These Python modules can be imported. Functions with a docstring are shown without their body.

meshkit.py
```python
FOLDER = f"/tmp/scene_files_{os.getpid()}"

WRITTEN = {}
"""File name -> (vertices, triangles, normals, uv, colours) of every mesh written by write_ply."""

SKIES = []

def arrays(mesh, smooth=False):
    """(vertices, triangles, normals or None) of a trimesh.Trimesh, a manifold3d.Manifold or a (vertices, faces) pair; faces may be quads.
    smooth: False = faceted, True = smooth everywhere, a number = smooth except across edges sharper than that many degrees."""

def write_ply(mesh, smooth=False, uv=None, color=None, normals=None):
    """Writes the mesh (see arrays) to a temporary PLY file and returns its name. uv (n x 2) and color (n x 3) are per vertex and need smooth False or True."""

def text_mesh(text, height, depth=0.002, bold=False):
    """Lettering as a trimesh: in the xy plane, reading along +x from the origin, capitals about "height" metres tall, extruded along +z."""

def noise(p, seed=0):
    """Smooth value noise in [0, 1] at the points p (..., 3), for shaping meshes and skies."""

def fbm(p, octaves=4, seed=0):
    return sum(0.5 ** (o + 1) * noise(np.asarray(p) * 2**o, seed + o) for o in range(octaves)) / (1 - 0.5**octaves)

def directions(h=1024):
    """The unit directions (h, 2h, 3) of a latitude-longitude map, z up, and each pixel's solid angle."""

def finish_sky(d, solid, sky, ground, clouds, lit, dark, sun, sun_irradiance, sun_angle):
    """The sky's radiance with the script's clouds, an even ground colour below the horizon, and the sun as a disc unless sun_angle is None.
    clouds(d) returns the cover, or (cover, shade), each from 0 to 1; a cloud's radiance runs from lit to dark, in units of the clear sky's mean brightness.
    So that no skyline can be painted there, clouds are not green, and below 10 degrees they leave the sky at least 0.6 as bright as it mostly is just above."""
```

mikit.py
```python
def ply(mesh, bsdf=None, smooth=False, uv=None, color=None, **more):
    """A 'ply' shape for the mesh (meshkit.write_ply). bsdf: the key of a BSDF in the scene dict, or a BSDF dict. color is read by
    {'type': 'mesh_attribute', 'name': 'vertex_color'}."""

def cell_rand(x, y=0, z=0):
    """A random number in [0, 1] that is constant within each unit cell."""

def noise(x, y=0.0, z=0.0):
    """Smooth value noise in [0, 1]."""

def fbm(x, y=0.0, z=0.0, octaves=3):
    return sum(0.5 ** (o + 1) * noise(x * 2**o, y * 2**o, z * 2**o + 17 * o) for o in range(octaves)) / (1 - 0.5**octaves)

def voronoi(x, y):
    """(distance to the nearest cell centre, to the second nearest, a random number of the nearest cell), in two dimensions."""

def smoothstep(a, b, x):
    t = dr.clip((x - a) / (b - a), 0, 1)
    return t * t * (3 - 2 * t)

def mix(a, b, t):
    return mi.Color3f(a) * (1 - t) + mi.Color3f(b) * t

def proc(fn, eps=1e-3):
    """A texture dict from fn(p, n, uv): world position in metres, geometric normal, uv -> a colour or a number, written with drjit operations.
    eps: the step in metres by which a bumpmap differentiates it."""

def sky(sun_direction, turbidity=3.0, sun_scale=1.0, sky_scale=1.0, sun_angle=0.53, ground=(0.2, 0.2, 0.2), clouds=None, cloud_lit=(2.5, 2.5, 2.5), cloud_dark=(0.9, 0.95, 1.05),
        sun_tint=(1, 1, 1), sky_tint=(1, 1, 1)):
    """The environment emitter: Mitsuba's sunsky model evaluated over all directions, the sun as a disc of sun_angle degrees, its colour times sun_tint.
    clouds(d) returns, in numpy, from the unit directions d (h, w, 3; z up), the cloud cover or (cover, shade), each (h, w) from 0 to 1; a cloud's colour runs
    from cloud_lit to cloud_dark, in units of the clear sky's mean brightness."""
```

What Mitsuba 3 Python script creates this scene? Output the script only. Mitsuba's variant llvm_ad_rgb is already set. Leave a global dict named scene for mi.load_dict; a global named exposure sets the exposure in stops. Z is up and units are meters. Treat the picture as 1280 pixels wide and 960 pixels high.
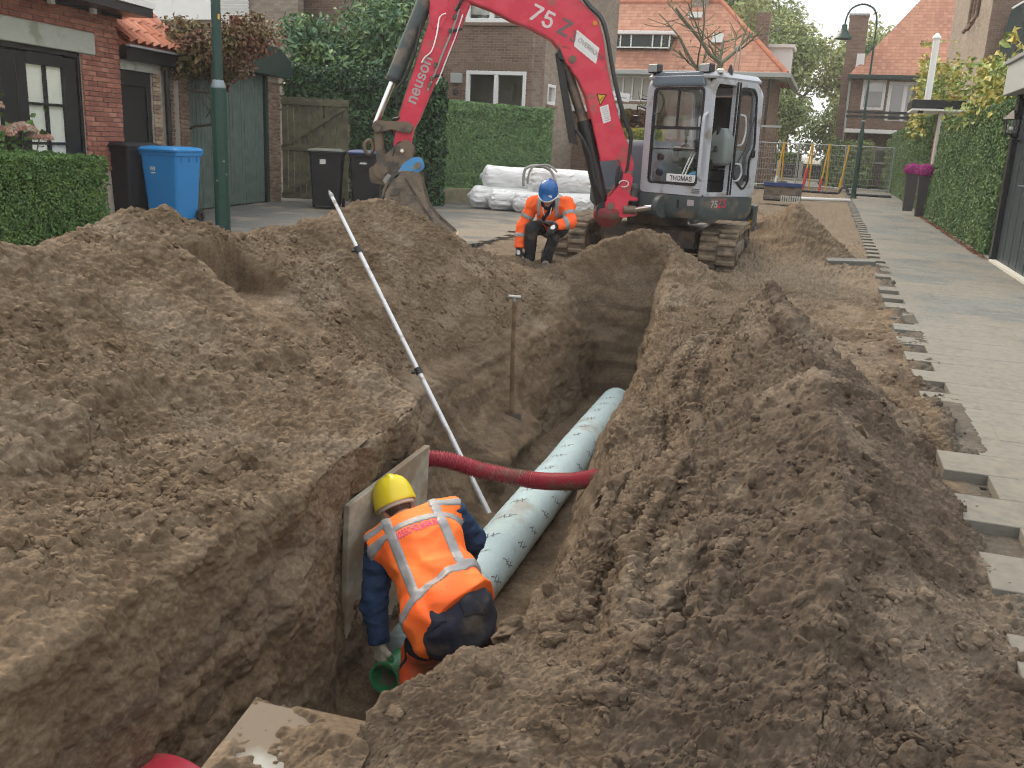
import math, random
import numpy as np, trimesh, drjit as dr, mitsuba as mi
import mikit, meshkit
from scipy.ndimage import gaussian_filter, gaussian_filter1d
from scipy.spatial import cKDTree
from shapely.geometry import Polygon, LineString
T = mi.ScalarTransform4f
scene, labels = {}, {}
# ---------------- camera, sky, exposure ----------------
EYE = [0.0, 0.0, 1.4]
scene['camera'] = {'type': 'perspective', 'fov': 58.29, 'fov_axis': 'x', 'near_clip': 0.05, 'far_clip': 2000.0,
    'to_world': T().look_at(origin=EYE, target=[EYE[0] - 0.29944, EYE[1] + 0.91989, EYE[2] - 0.25324], up=[-0.12307, 0.22597, 0.96633])}
exposure = 2.68
def clouds(d):
    n = meshkit.fbm(d * [2.2, 2.2, 5.0], 4, 3)
    return np.ones(d.shape[:2]), np.clip(0.62 * (1 - d[..., 2]) + (n - 0.45) * 0.9, 0, 1)      # an overcast sky is brightest overhead
scene['daylight'] = mikit.sky([-0.55, 0.45, 0.62], turbidity=4, sun_scale=0.36, sun_angle=34, clouds=clouds,
    cloud_lit=(2.9, 2.9, 2.92), cloud_dark=(1.15, 1.18, 1.22), ground=(0.16, 0.14, 0.12))
# ---------------- helpers ----------------
rng = np.random.default_rng(7)
random.seed(7)
_count = {}
def numbered(key):
    n = _count.get(key, 0)
    _count[key] = n + 1
    return key if n == 0 else f'{key}_{n:03d}'
def thing(name, label, cat, group=None):
    key = numbered(name)
    labels[key] = {'label': label, 'category': cat}
    if group: labels[key]['group'] = group
    return key
def put(parent, name, mesh, mat, smooth=False, label=None, stuff=False, **kw):
    """one mesh as a part of parent (or a top-level mesh when parent is None)"""
    key = numbered(f'{parent}__{name}' if parent else name)
    scene[key] = shape(mesh, mat, smooth, **kw)
    if label or stuff:
        labels[key] = {}
        if label: labels[key]['label'] = label
        if stuff: labels[key]['kind'] = 'stuff'
    return key
def copy_of(parent, name, shp, matrix, label=None):
    """a part that shares another part's mesh under its own placing"""
    key = numbered(f'{parent}__{name}')
    scene[key] = {**shp, 'to_world': T(matrix)}
    if label: labels[key] = {'label': label}
    return key
def structure(name, mesh, mat, smooth=False, **kw):
    key = put(None, name, mesh, mat, smooth, **kw)
    labels[key] = {'kind': 'structure'}
    return key
def mat4(loc=(0, 0, 0), rz=0.0, scale=(1, 1, 1), axes=None):
    m = np.eye(4)
    if axes is not None: m[:3, :3] = np.array(axes, float).T
    else:
        c, s = math.cos(rz), math.sin(rz)
        m[:3, :3] = [[c, -s, 0], [s, c, 0], [0, 0, 1]]
    m[:3, :3] = m[:3, :3] * np.asarray(scale, float)[None, :]
    m[:3, 3] = loc
    return m
def moved(mesh, m):
    r = mesh.copy(); r.apply_transform(m); return r
def join(*ms):
    ms = [m for m in (ms[0] if len(ms) == 1 and isinstance(ms[0], (list, tuple)) else ms) if m is not None]
    return trimesh.util.concatenate(ms)
def hull(pts):
    return trimesh.Trimesh(np.asarray(pts, float)).convex_hull if False else trimesh.convex.convex_hull(np.asarray(pts, float))
_boxes = {}
def box(c, s, b=0.0, rz=0.0):
    """box centred at c of size s with chamfer b"""
    s = np.asarray(s, float)
    if b <= 0:
        m = trimesh.creation.box(s)
    else:
        k = (tuple(np.round(s, 5)), b)
        if k not in _boxes:
            b = min(b, 0.45 * s.min())
            pts = []
            for sx in (-1, 1):
                for sy in (-1, 1):
                    for sz in (-1, 1):
                        q = np.array([sx, sy, sz]) * s / 2
                        for a in range(3):
                            p = q.copy()
                            for o in range(3):
                                if o != a: p[o] -= np.sign(p[o]) * b
                            pts.append(p)
            _boxes[k] = hull(pts)
        m = _boxes[k].copy()
    if rz: m.apply_transform(mat4(rz=rz))
    m.apply_translation(c)
    return m
def bx(x0, x1, y0, y1, z0, z1, b=0.0):
    return box(((x0 + x1) / 2, (y0 + y1) / 2, (z0 + z1) / 2), (x1 - x0, y1 - y0, z1 - z0), b)
def frame_of(d):
    d = np.asarray(d, float); d = d / np.linalg.norm(d)
    a = np.array([0, 0, 1.0]) if abs(d[2]) < 0.9 else np.array([1.0, 0, 0])
    u = np.cross(a, d); u /= np.linalg.norm(u)
    return u, np.cross(d, u), d
def tube(path, r, n=12, caps=True):
    """round tube along a path; r one radius or one per point"""
    p = np.asarray(path, float); k = len(p)
    r = np.broadcast_to(np.asarray(r, float), (k,))
    t = np.gradient(p, axis=0); t /= np.linalg.norm(t, axis=1, keepdims=True) + 1e-12
    u, v, _ = frame_of(t[0]); rings = []
    a = np.arange(n) * 2 * math.pi / n
    for i in range(k):
        u = u - t[i] * (u @ t[i]); u /= np.linalg.norm(u); v = np.cross(t[i], u)
        rings.append(p[i] + r[i] * (np.cos(a)[:, None] * u + np.sin(a)[:, None] * v))
    V = np.vstack(rings); F = []
    j = np.arange(n); j2 = (j + 1) % n
    for i in range(k - 1):
        A, B = i * n, (i + 1) * n
        F += [np.stack([A + j, A + j2, B + j2], 1), np.stack([A + j, B + j2, B + j], 1)]
    if caps:
        V = np.vstack([V, p[0], p[-1]]); c0, c1 = k * n, k * n + 1
        F += [np.stack([j * 0 + c0, j2, j], 1), np.stack([j * 0 + c1, (k - 1) * n + j, (k - 1) * n + j2], 1)]
    return trimesh.Trimesh(V, np.vstack(F), process=False)
def rod(a, b, r, r2=None, n=12):
    return tube([a, b], [r, r if r2 is None else r2], n)
def lathe(profile, n=24, c=(0, 0, 0), axis=None):
    """profile (r, z) turned round z"""
    pr = np.asarray(profile, float); k = len(pr); a = np.arange(n) * 2 * math.pi / n
    V = np.stack([np.outer(pr[:, 0], np.cos(a)), np.outer(pr[:, 0], np.sin(a)), np.repeat(pr[:, 1:2], n, 1)], -1).reshape(-1, 3)
    j = np.arange(n); j2 = (j + 1) % n; F = []
    for i in range(k - 1):
        A, B = i * n, (i + 1) * n
        F += [np.stack([A + j, A + j2, B + j2], 1), np.stack([A + j, B + j2, B + j], 1)]
    m = trimesh.Trimesh(V, np.vstack(F), process=False)
    m.merge_vertices(); m.update_faces(m.nondegenerate_faces())
    if axis is not None:
        u, v, w = frame_of(axis); m.apply_transform(mat4(axes=[u, v, w]))
    m.apply_translation(c)
    return m
def prism(outline, o, u, v, t, holes=(), bevel=0.0):
    """extrude an outline given in the plane (o; u, v) by t along u x v"""
    pg = Polygon(outline, holes)
    if not pg.is_valid: pg = pg.buffer(0)
    m = trimesh.creation.extrude_polygon(pg, abs(t), engine='earcut')
    u, v = np.asarray(u, float), np.asarray(v, float); w = np.cross(u, v)
    if t < 0: m.vertices[:, 2] -= abs(t)
    m.apply_transform(mat4(o, axes=[u, v, w]))
    return m
def rounded(pts, r, k=3):
    """outline with its corners rounded by r"""
    pts = [np.asarray(p, float) for p in pts]; out = []
    for i in range(len(pts)):
        a, p, b = pts[i - 1], pts[i], pts[(i + 1) % len(pts)]
        da, db = a - p, b - p
        rr = min(r, 0.45 * np.linalg.norm(da), 0.45 * np.linalg.norm(db))
        p0, p1 = p + da / np.linalg.norm(da) * rr, p + db / np.linalg.norm(db) * rr
        for s in np.linspace(0, 1, k + 1):
            out.append((1 - s) ** 2 * p0 + 2 * s * (1 - s) * p + s * s * p1)
    return out
def spline(pts, n):
    """smooth curve through points"""
    from scipy.interpolate import PchipInterpolator
    p = np.asarray(pts, float); s = np.r_[0, np.cumsum(np.linalg.norm(np.diff(p, axis=0), axis=1))]
    return PchipInterpolator(s, p)(np.linspace(0, s[-1], n))
UP = np.array([0, 0, 1.0])
def loft(secs):
    """closed skin through rings of equal length"""
    V = np.vstack(secs); m = len(secs[0]); F_ = []
    j = np.arange(m); j2 = (j + 1) % m
    for i in range(len(secs) - 1):
        F_ += [np.stack([i * m + j, i * m + j2, (i + 1) * m + j2], 1), np.stack([i * m + j, (i + 1) * m + j2, (i + 1) * m + j], 1)]
    V = np.vstack([V, np.mean(secs[0], 0), np.mean(secs[-1], 0)]); n = len(secs) * m; e = (len(secs) - 1) * m
    F_ += [np.stack([j * 0 + n, j2, j], 1), np.stack([j * 0 + n + 1, e + j, e + j2], 1)]
    mesh = trimesh.Trimesh(V, np.vstack(F_), process=False)
    return mesh
def ring(w, d, z, r=.05, cy=0.0, k=4):
    return np.array([(x_, y_ + cy, z) for x_, y_ in rounded([(-w / 2, -d / 2), (w / 2, -d / 2), (w / 2, d / 2), (-w / 2, d / 2)], r, k)])
# ---------------- materials ----------------
# Plain materials share two BSDFs (a smooth one and one with fine relief): a mesh carries the number of its material in its uv,
# and the colour, grain, mud patches, roughness and relief of that number are read from this table.
TABLE = {}
ROWSOF = []
def P(name, color, rough=0.6, metal=0.0, var=0.0, vscale=8.0, color2=None, dirt=None, dscale=5.0, damt=0.5, bump=None, **_):
    """var: grain of brightness; color2: patches; dirt: colour of patches of mud; bump: (frequency, height in metres)"""
    c2 = color if color2 is None else color2
    dc = color if dirt is None else dirt
    da = damt if dirt is not None else -1.0
    TABLE['mat_' + name] = (len(ROWSOF), bump is not None)
    ROWSOF.append([*color, *c2, *dc, da, dscale, var, vscale, rough, metal, *(bump or (50, 0))])
    return 'mat_' + name
def _row(uv):
    return mi.UInt32(dr.clip(dr.select(dr.isfinite(uv.x), uv.x, 0.0), 0, len(ROWSOF) - 1))
def _get(i, k):
    return dr.gather(mi.Float, TAB, i * 17 + k)
def _rgb(i, k):
    return mi.Color3f(_get(i, k), _get(i, k + 1), _get(i, k + 2))
def plain_color(p, n, uv):
    i = _row(uv)
    s, d = _get(i, 12), _get(i, 10)
    g = mikit.fbm(p.x * s, p.y * s, p.z * s, 3)
    t = mikit.smoothstep(0.35, 0.65, g)
    col = _rgb(i, 0) * (1 - t) + _rgb(i, 3) * t
    f = mikit.fbm(p.x * s * 7.3 + 5, p.y * s * 7.3, p.z * s * 7.3, 3)
    col = col * (1 + _get(i, 11) * (f - 0.5) * 2)
    h = mikit.fbm(p.x * d + 9, p.y * d, p.z * d, 4)
    a = _get(i, 9)
    m = mikit.smoothstep(1 - a - 0.08, 1 - a + 0.12, h)
    return col * (1 - m) + _rgb(i, 6) * m
def plain_rough(p, n, uv): return _get(_row(uv), 13)
def plain_metal(p, n, uv): return _get(_row(uv), 14)
def plain_relief(p, n, uv):
    i = _row(uv); s = _get(i, 15)
    return mikit.fbm(p.x * s, p.y * s, p.z * s, 3) * _get(i, 16)
_base = {'type': 'principled', 'base_color': mikit.proc(plain_color), 'roughness': mikit.proc(plain_rough), 'metallic': mikit.proc(plain_metal), 'specular': 0.45}
scene['mat_plain'] = {'type': 'twosided', 'bsdf': _base}
scene['mat_relief'] = {'type': 'twosided', 'bsdf': {'type': 'bumpmap', 'arbitrary': mikit.proc(plain_relief, eps=.004), 'scale': 1.0, 'bsdf': _base}}
def shape(mesh, mat, smooth=False, **kw):
    if mat not in TABLE: return mikit.ply(mesh, mat, smooth=smooth, **kw)
    if hasattr(mesh, 'to_mesh'): mesh = trimesh.Trimesh(*meshkit.arrays(mesh)[:2], process=False)
    if smooth is not False and smooth is not True:
        mesh = trimesh.graph.smooth_shade(mesh, angle=math.radians(smooth), facet_minarea=None); smooth = True
    i, relief = TABLE[mat]
    return mikit.ply(mesh, 'mat_relief' if relief else 'mat_plain', smooth=smooth, uv=np.tile([i + .5, .5], (len(mesh.vertices), 1)), **kw)
# ---------------- the sand: one sheet with the trench and the heaps ----------------
def sand_color(p, n, uv):
    big = mikit.fbm(p.x * 0.9 + 3, p.y * 0.9, p.z * 1.4, 4)
    mid = mikit.fbm(p.x * 6, p.y * 6, p.z * 9, 4)
    fine = mikit.fbm(p.x * 55, p.y * 55, p.z * 55, 3)
    grain = mikit.noise(p.x * 420, p.y * 420, p.z * 420)
    crumbs = mikit.noise(p.x * 130, p.y * 130, p.z * 130) * mikit.noise(p.x * 61 + 7, p.y * 61, p.z * 61)
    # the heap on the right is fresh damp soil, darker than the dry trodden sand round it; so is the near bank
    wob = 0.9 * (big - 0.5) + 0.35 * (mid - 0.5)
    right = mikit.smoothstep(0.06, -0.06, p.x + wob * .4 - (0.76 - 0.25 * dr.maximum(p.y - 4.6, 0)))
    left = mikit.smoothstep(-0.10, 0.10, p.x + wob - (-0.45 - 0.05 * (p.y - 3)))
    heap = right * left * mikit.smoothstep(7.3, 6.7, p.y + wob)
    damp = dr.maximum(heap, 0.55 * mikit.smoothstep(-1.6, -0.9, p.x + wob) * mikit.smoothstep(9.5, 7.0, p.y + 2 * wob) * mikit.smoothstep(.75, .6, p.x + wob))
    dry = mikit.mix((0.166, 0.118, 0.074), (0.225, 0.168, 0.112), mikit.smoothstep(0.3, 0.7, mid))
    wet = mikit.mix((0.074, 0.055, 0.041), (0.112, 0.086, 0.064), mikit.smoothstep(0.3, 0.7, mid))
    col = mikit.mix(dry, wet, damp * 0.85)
    far = mikit.smoothstep(8.0, 13.0, p.y + 4 * (big - 0.5)) * mikit.smoothstep(0.18, -0.05, p.z + 0.25 * (mid - 0.5))
    col = mikit.mix(col, (0.225, 0.182, 0.133), far * 0.75)
    pale = mikit.smoothstep(0.56, 0.66, mikit.fbm(p.x * 2.6 + 40, p.y * 2.1, p.z * 2.6, 4))
    col = mikit.mix(col, (0.265, 0.212, 0.155), pale * 0.5)
    # grey bedding under the paving, darkened in colour for the shade in the notches
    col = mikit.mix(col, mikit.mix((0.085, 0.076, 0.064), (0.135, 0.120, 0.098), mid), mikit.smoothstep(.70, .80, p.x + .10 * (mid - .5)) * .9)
    # layers of cut soil
    layer = mikit.smoothstep(0.5, 0.62, mikit.fbm(p.x * 0.8, p.y * 0.8, p.z * 9 + big * 2, 3)) * mikit.smoothstep(-0.1, -0.4, p.z)
    col = mikit.mix(col, (0.110, 0.080, 0.056), layer * 0.6)
    return col * 0.87 * (0.42 + 0.30 * fine + 0.20 * grain + 0.62 * crumbs)
def sand_bump(p, n, uv):
    return mikit.fbm(p.x * 60, p.y * 60, p.z * 60, 3) + 0.5 * mikit.noise(p.x * 300, p.y * 300, p.z * 300)
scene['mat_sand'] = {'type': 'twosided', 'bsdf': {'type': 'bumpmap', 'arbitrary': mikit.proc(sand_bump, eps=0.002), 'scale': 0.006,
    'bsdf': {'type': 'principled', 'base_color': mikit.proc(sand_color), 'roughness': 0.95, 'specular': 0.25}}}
#        y      L            BT            CR            FM            TOE           EDG           W1            W2            FL            FR            RW            LIP           B1            B2            RC            RT           SW           END
SEC = [
 (-0.6, (-6.4,-.1), (-5.0,-.04), (-3.5,.85), (-3.0,.48), (-2.55,.19), (-1.88,.04), (-1.82,.03), (-1.72,.02), (-1.60,.0), (-1.4,.0), (-1.3,-.02), (-1.15,-.05), (-.8,-.06), (-.4,-.06), (0,-.05), (.4,-.05), (.95,-.022), (1.25,-.09)),
 (0.55, (-6.4,-.1), (-5.0,-.04), (-3.5,.85), (-3.0,.48), (-2.55,.19), (-1.88,.04), (-1.82,.03), (-1.72,.02), (-1.60,.0), (-1.4,.0), (-1.3,-.02), (-1.15,-.05), (-.8,-.06), (-.4,-.06), (0,-.05), (.4,-.05), (.95,-.022), (1.25,-.09)),  # unseen near end of the trench, added to keep light off its walls
 (0.80,  (-6.4,-.1), (-5.0,-.04), (-3.5,.86), (-3.0,.48), (-2.55,.19), (-1.86,-.02), (-1.84,-.5), (-1.80,-.9), (-1.75,-1.3), (-1.3,-1.32), (-1.26,-.8), (-1.20,-.30), (-.9,-.2), (-.4,-.1), (0,-.06), (.4,-.05), (.95,-.022), (1.25,-.09)),
 (1.3,  (-6.4,-.1), (-5.0,-.04), (-3.5,.86), (-3.0,.48), (-2.55,.19), (-1.86,-.02), (-1.84,-.5), (-1.80,-.9), (-1.75,-1.3), (-1.3,-1.32), (-1.26,-.8), (-1.20,-.34), (-.9,-.22), (-.4,-.1), (0,-.06), (.4,-.05), (.95,-.022), (1.25,-.09)),
 (1.85, (-6.4,-.1), (-5.1,-.04), (-3.55,.88), (-3.02,.50), (-2.55,.19), (-1.88,-.02), (-1.87,-.5), (-1.84,-.9), (-1.78,-1.34), (-1.40,-1.34), (-1.24,-.8), (-1.10,-.24), (-.85,-.16), (-.35,-.10), (.12,-.06), (.4,-.05), (.95,-.022), (1.25,-.09)),
 (2.15, (-6.4,-.1), (-5.1,-.04), (-3.6,.88), (-3.05,.50), (-2.55,.19), (-1.90,-.02), (-1.90,-.5), (-1.87,-.9), (-1.82,-1.34), (-1.30,-1.34), (-1.10,-.8), (-.98,-.10), (-.75,-.10), (-.35,-.08), (.15,.06), (.46,-.04), (.95,-.022), (1.25,-.09)),
 (2.6,  (-6.4,-.1), (-5.1,-.04), (-3.65,.90), (-3.05,.50), (-2.52,.19), (-1.92,-.02), (-1.92,-.5), (-1.90,-.9), (-1.86,-1.35), (-1.20,-1.35), (-1.00,-.8), (-.86,-.19), (-.65,-.12), (-.36,-.03), (.16,.24), (.60,-.02), (.95,-.022), (1.25,-.09)),
 (3.2,  (-6.4,-.1), (-5.2,-.04), (-3.7,.90), (-3.1,.50), (-2.52,.17), (-1.93,-.04), (-1.93,-.5), (-1.92,-.9), (-1.90,-1.35), (-1.18,-1.35), (-1.00,-.8), (-.82,-.22), (-.64,-.10), (-.38,.0), (.16,.38), (.71,.0), (.95,-.022), (1.25,-.09)),
 (3.7,  (-6.4,-.1), (-5.2,-.04), (-3.72,.80), (-3.15,.46), (-2.58,.16), (-2.0,-.06), (-2.07,-.5), (-2.06,-.9), (-2.0,-1.35), (-1.20,-1.35), (-1.02,-.8), (-.84,-.22), (-.66,-.10), (-.42,.02), (.11,.45), (.72,.0), (.95,-.022), (1.25,-.09)),
 (4.2,  (-6.4,-.1), (-5.4,-.04), (-3.95,.90), (-3.3,.50), (-2.68,.15), (-2.07,-.12), (-2.12,-.5), (-2.11,-.9), (-2.03,-1.35), (-1.26,-1.35), (-1.06,-.8), (-.89,-.22), (-.70,-.10), (-.46,.02), (.07,.44), (.70,.0), (.95,-.022), (1.25,-.09)),
 (4.85, (-6.4,-.1), (-5.4,-.04), (-3.98,.93), (-3.4,.54), (-2.85,.10), (-2.16,-.13), (-2.18,-.5), (-2.16,-.9), (-2.06,-1.35), (-1.33,-1.35), (-1.18,-.8), (-.98,-.21), (-.74,-.10), (-.5,.01), (.01,.42), (.67,-.01), (.95,-.022), (1.25,-.09)),
 (5.25, (-6.4,-.1), (-5.3,-.04), (-3.75,.73), (-3.35,.50), (-3.0,.20), (-2.62,-.18), (-2.45,-.5), (-2.30,-.9), (-2.10,-1.35), (-1.38,-1.35), (-1.25,-.8), (-1.05,-.21), (-.78,-.10), (-.55,.01), (-.06,.47), (.62,-.02), (.95,-.022), (1.25,-.09)),
 (6.0,  (-6.4,-.1), (-5.4,-.04), (-3.95,.70), (-3.50,.50), (-3.12,.15), (-2.85,-.30), (-2.60,-.40), (-2.42,-.86), (-2.15,-1.35), (-1.48,-1.35), (-1.28,-.8), (-1.07,-.20), (-.9,-.08), (-.66,.02), (-.22,.53), (.45,-.02), (.93,-.04), (1.25,-.09)),
 (6.5,  (-6.4,-.1), (-5.4,-.04), (-3.92,.75), (-3.50,.56), (-3.10,.15), (-2.82,-.32), (-2.60,-.42), (-2.40,-.86), (-2.18,-1.35), (-1.55,-1.35), (-1.36,-.8), (-1.14,-.18), (-.95,-.08), (-.72,.02), (-.31,.58), (.30,-.03), (.93,-.04), (1.25,-.09)),
 (6.9,  (-6.4,-.1), (-5.4,-.04), (-3.90,.78), (-3.50,.58), (-3.08,.15), (-2.80,-.33), (-2.58,-.42), (-2.38,-.86), (-2.20,-1.35), (-1.60,-1.35), (-1.42,-.8), (-1.20,-.16), (-1.0,-.07), (-.75,.0), (-.36,.30), (.18,-.04), (.93,-.04), (1.25,-.09)),
 (7.7,  (-6.4,-.1), (-5.4,-.04), (-3.85,.88), (-3.42,.60), (-3.02,.15), (-2.74,-.33), (-2.55,-.42), (-2.36,-.86), (-2.26,-1.35), (-1.70,-1.35), (-1.46,-.8), (-1.24,-.10), (-1.1,-.05), (-.8,-.04), (-.4,-.02), (.15,-.05), (.93,-.06), (1.25,-.09)),
 (8.3,  (-6.4,-.1), (-5.2,-.04), (-3.70,.68), (-3.35,.45), (-2.98,.10), (-2.70,-.33), (-2.52,-.40), (-2.36,-.86), (-2.30,-1.35), (-1.70,-1.35), (-1.48,-.8), (-1.28,-.02), (-1.15,-.05), (-.8,-.06), (-.4,-.05), (.15,-.05), (.93,-.06), (1.25,-.09)),
 (9.2,  (-6.4,-.1), (-4.9,-.04), (-3.55,.30), (-3.25,.20), (-2.92,.06), (-2.60,-.25), (-2.44,-.36), (-2.32,-.86), (-2.26,-1.35), (-1.74,-1.35), (-1.60,-.8), (-1.45,.18), (-1.1,.0), (-.8,-.06), (-.4,-.06), (.15,-.06), (.93,-.06), (1.25,-.09)),
 (9.85, (-6.4,-.1), (-4.7,-.04), (-3.40,.08), (-3.2,.06), (-2.92,.05), (-2.58,-.12), (-2.46,-.36), (-2.34,-.86), (-2.28,-1.35), (-1.80,-1.35), (-1.69,-.8), (-1.52,.34), (-1.15,.08), (-.8,-.06), (-.4,-.06), (.15,-.06), (.93,-.06), (1.25,-.09)),
 (10.05,(-6.4,-.1), (-4.7,-.04), (-3.40,.06), (-3.2,.05), (-2.95,.06), (-2.72,.06), (-2.58,-.05), (-2.40,-.22), (-2.26,-.38), (-1.82,-.36), (-1.70,-.05), (-1.56,.44), (-1.2,.14), (-.8,-.06), (-.4,-.06), (.15,-.06), (.93,-.06), (1.25,-.09)),
 (10.2, (-6.4,-.1), (-4.7,-.04), (-3.40,.05), (-3.2,.05), (-3.0,.06), (-2.80,.10), (-2.66,.18), (-2.48,.29), (-2.30,.40), (-1.95,.54), (-1.80,.57), (-1.62,.50), (-1.2,.18), (-.8,-.05), (-.4,-.06), (.15,-.06), (.93,-.06), (1.25,-.09)),
 (10.6, (-6.4,-.1), (-4.7,-.05), (-3.40,.03), (-3.2,.03), (-3.0,.04), (-2.86,.06), (-2.70,.14), (-2.52,.24), (-2.34,.34), (-1.98,.46), (-1.84,.46), (-1.68,.38), (-1.25,.10), (-.8,-.06), (-.4,-.06), (.15,-.06), (.93,-.06), (1.25,-.09)),
 (11.2, (-6.4,-.1), (-4.7,-.06), (-3.40,-.04), (-3.2,-.05), (-3.0,-.06), (-2.86,-.06), (-2.74,-.05), (-2.58,-.04), (-2.40,-.02), (-2.08,-.02), (-1.95,-.04), (-1.80,-.05), (-1.35,-.08), (-.8,-.07), (-.4,-.06), (.15,-.06), (.93,-.06), (1.25,-.09)),
 (13.2, (-6.4,-.1), (-4.7,-.07), (-3.6,-.07), (-3.2,-.07), (-3.0,-.07), (-2.86,-.07), (-2.74,-.07), (-2.58,-.07), (-2.40,-.07), (-2.2,-.07), (-2.0,-.07), (-1.80,-.07), (-1.45,-.07), (-1.1,-.03), (-.4,.02), (.30,-.05), (.93,-.06), (1.25,-.09)),
 (14.7, (-6.4,-.1), (-4.7,-.07), (-3.6,-.07), (-3.2,-.07), (-3.0,-.07), (-2.86,-.07), (-2.74,-.07), (-2.58,-.07), (-2.40,-.07), (-2.2,-.07), (-2.0,-.07), (-1.80,-.05), (-1.55,.0), (-1.3,.12), (-.42,.74), (.50,-.04), (.93,-.06), (1.25,-.09)),
 (16.2, (-6.4,-.1), (-4.7,-.07), (-3.6,-.07), (-3.2,-.07), (-3.0,-.07), (-2.86,-.07), (-2.74,-.07), (-2.58,-.07), (-2.50,-.05), (-2.4,-.02), (-2.2,.05), (-2.0,.20), (-1.7,.40), (-1.3,.52), (-.55,.30), (.30,-.04), (.93,-.06), (1.25,-.09)),
 (18.0, (-6.4,-.1), (-4.7,-.07), (-3.6,-.07), (-3.2,-.07), (-3.0,-.07), (-2.9,-.07), (-2.8,-.07), (-2.7,-.07), (-2.6,-.05), (-2.5,.0), (-2.3,.10), (-2.1,.25), (-1.8,.50), (-1.5,.62), (-.9,.10), (.10,-.05), (.93,-.06), (1.25,-.09)),
 (20.5, (-6.4,-.1), (-4.7,-.07), (-3.6,-.07), (-3.2,-.07), (-3.0,-.07), (-2.9,-.07), (-2.8,-.07), (-2.7,-.07), (-2.6,-.07), (-2.4,-.07), (-2.2,-.06), (-2.0,-.05), (-1.7,-.05), (-1.4,-.04), (-.7,-.05), (.10,-.05), (.93,-.06), (1.25,-.09)),
 (52.0, (-6.4,-.1), (-4.7,-.07), (-3.6,-.07), (-3.2,-.07), (-3.0,-.07), (-2.9,-.07), (-2.8,-.07), (-2.7,-.07), (-2.6,-.07), (-2.4,-.07), (-2.2,-.07), (-2.0,-.07), (-1.7,-.07), (-1.4,-.07), (-.7,-.07), (.10,-.07), (.93,-.06), (1.25,-.09)),
]
ROWS = [8, 10, 16, 34, 44, 64, 80, 62, 48, 44, 40, 52, 34, 30, 46, 34, 40, 30, 34, 34, 20, 22, 40, 28, 24, 22, 22, 44]
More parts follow.
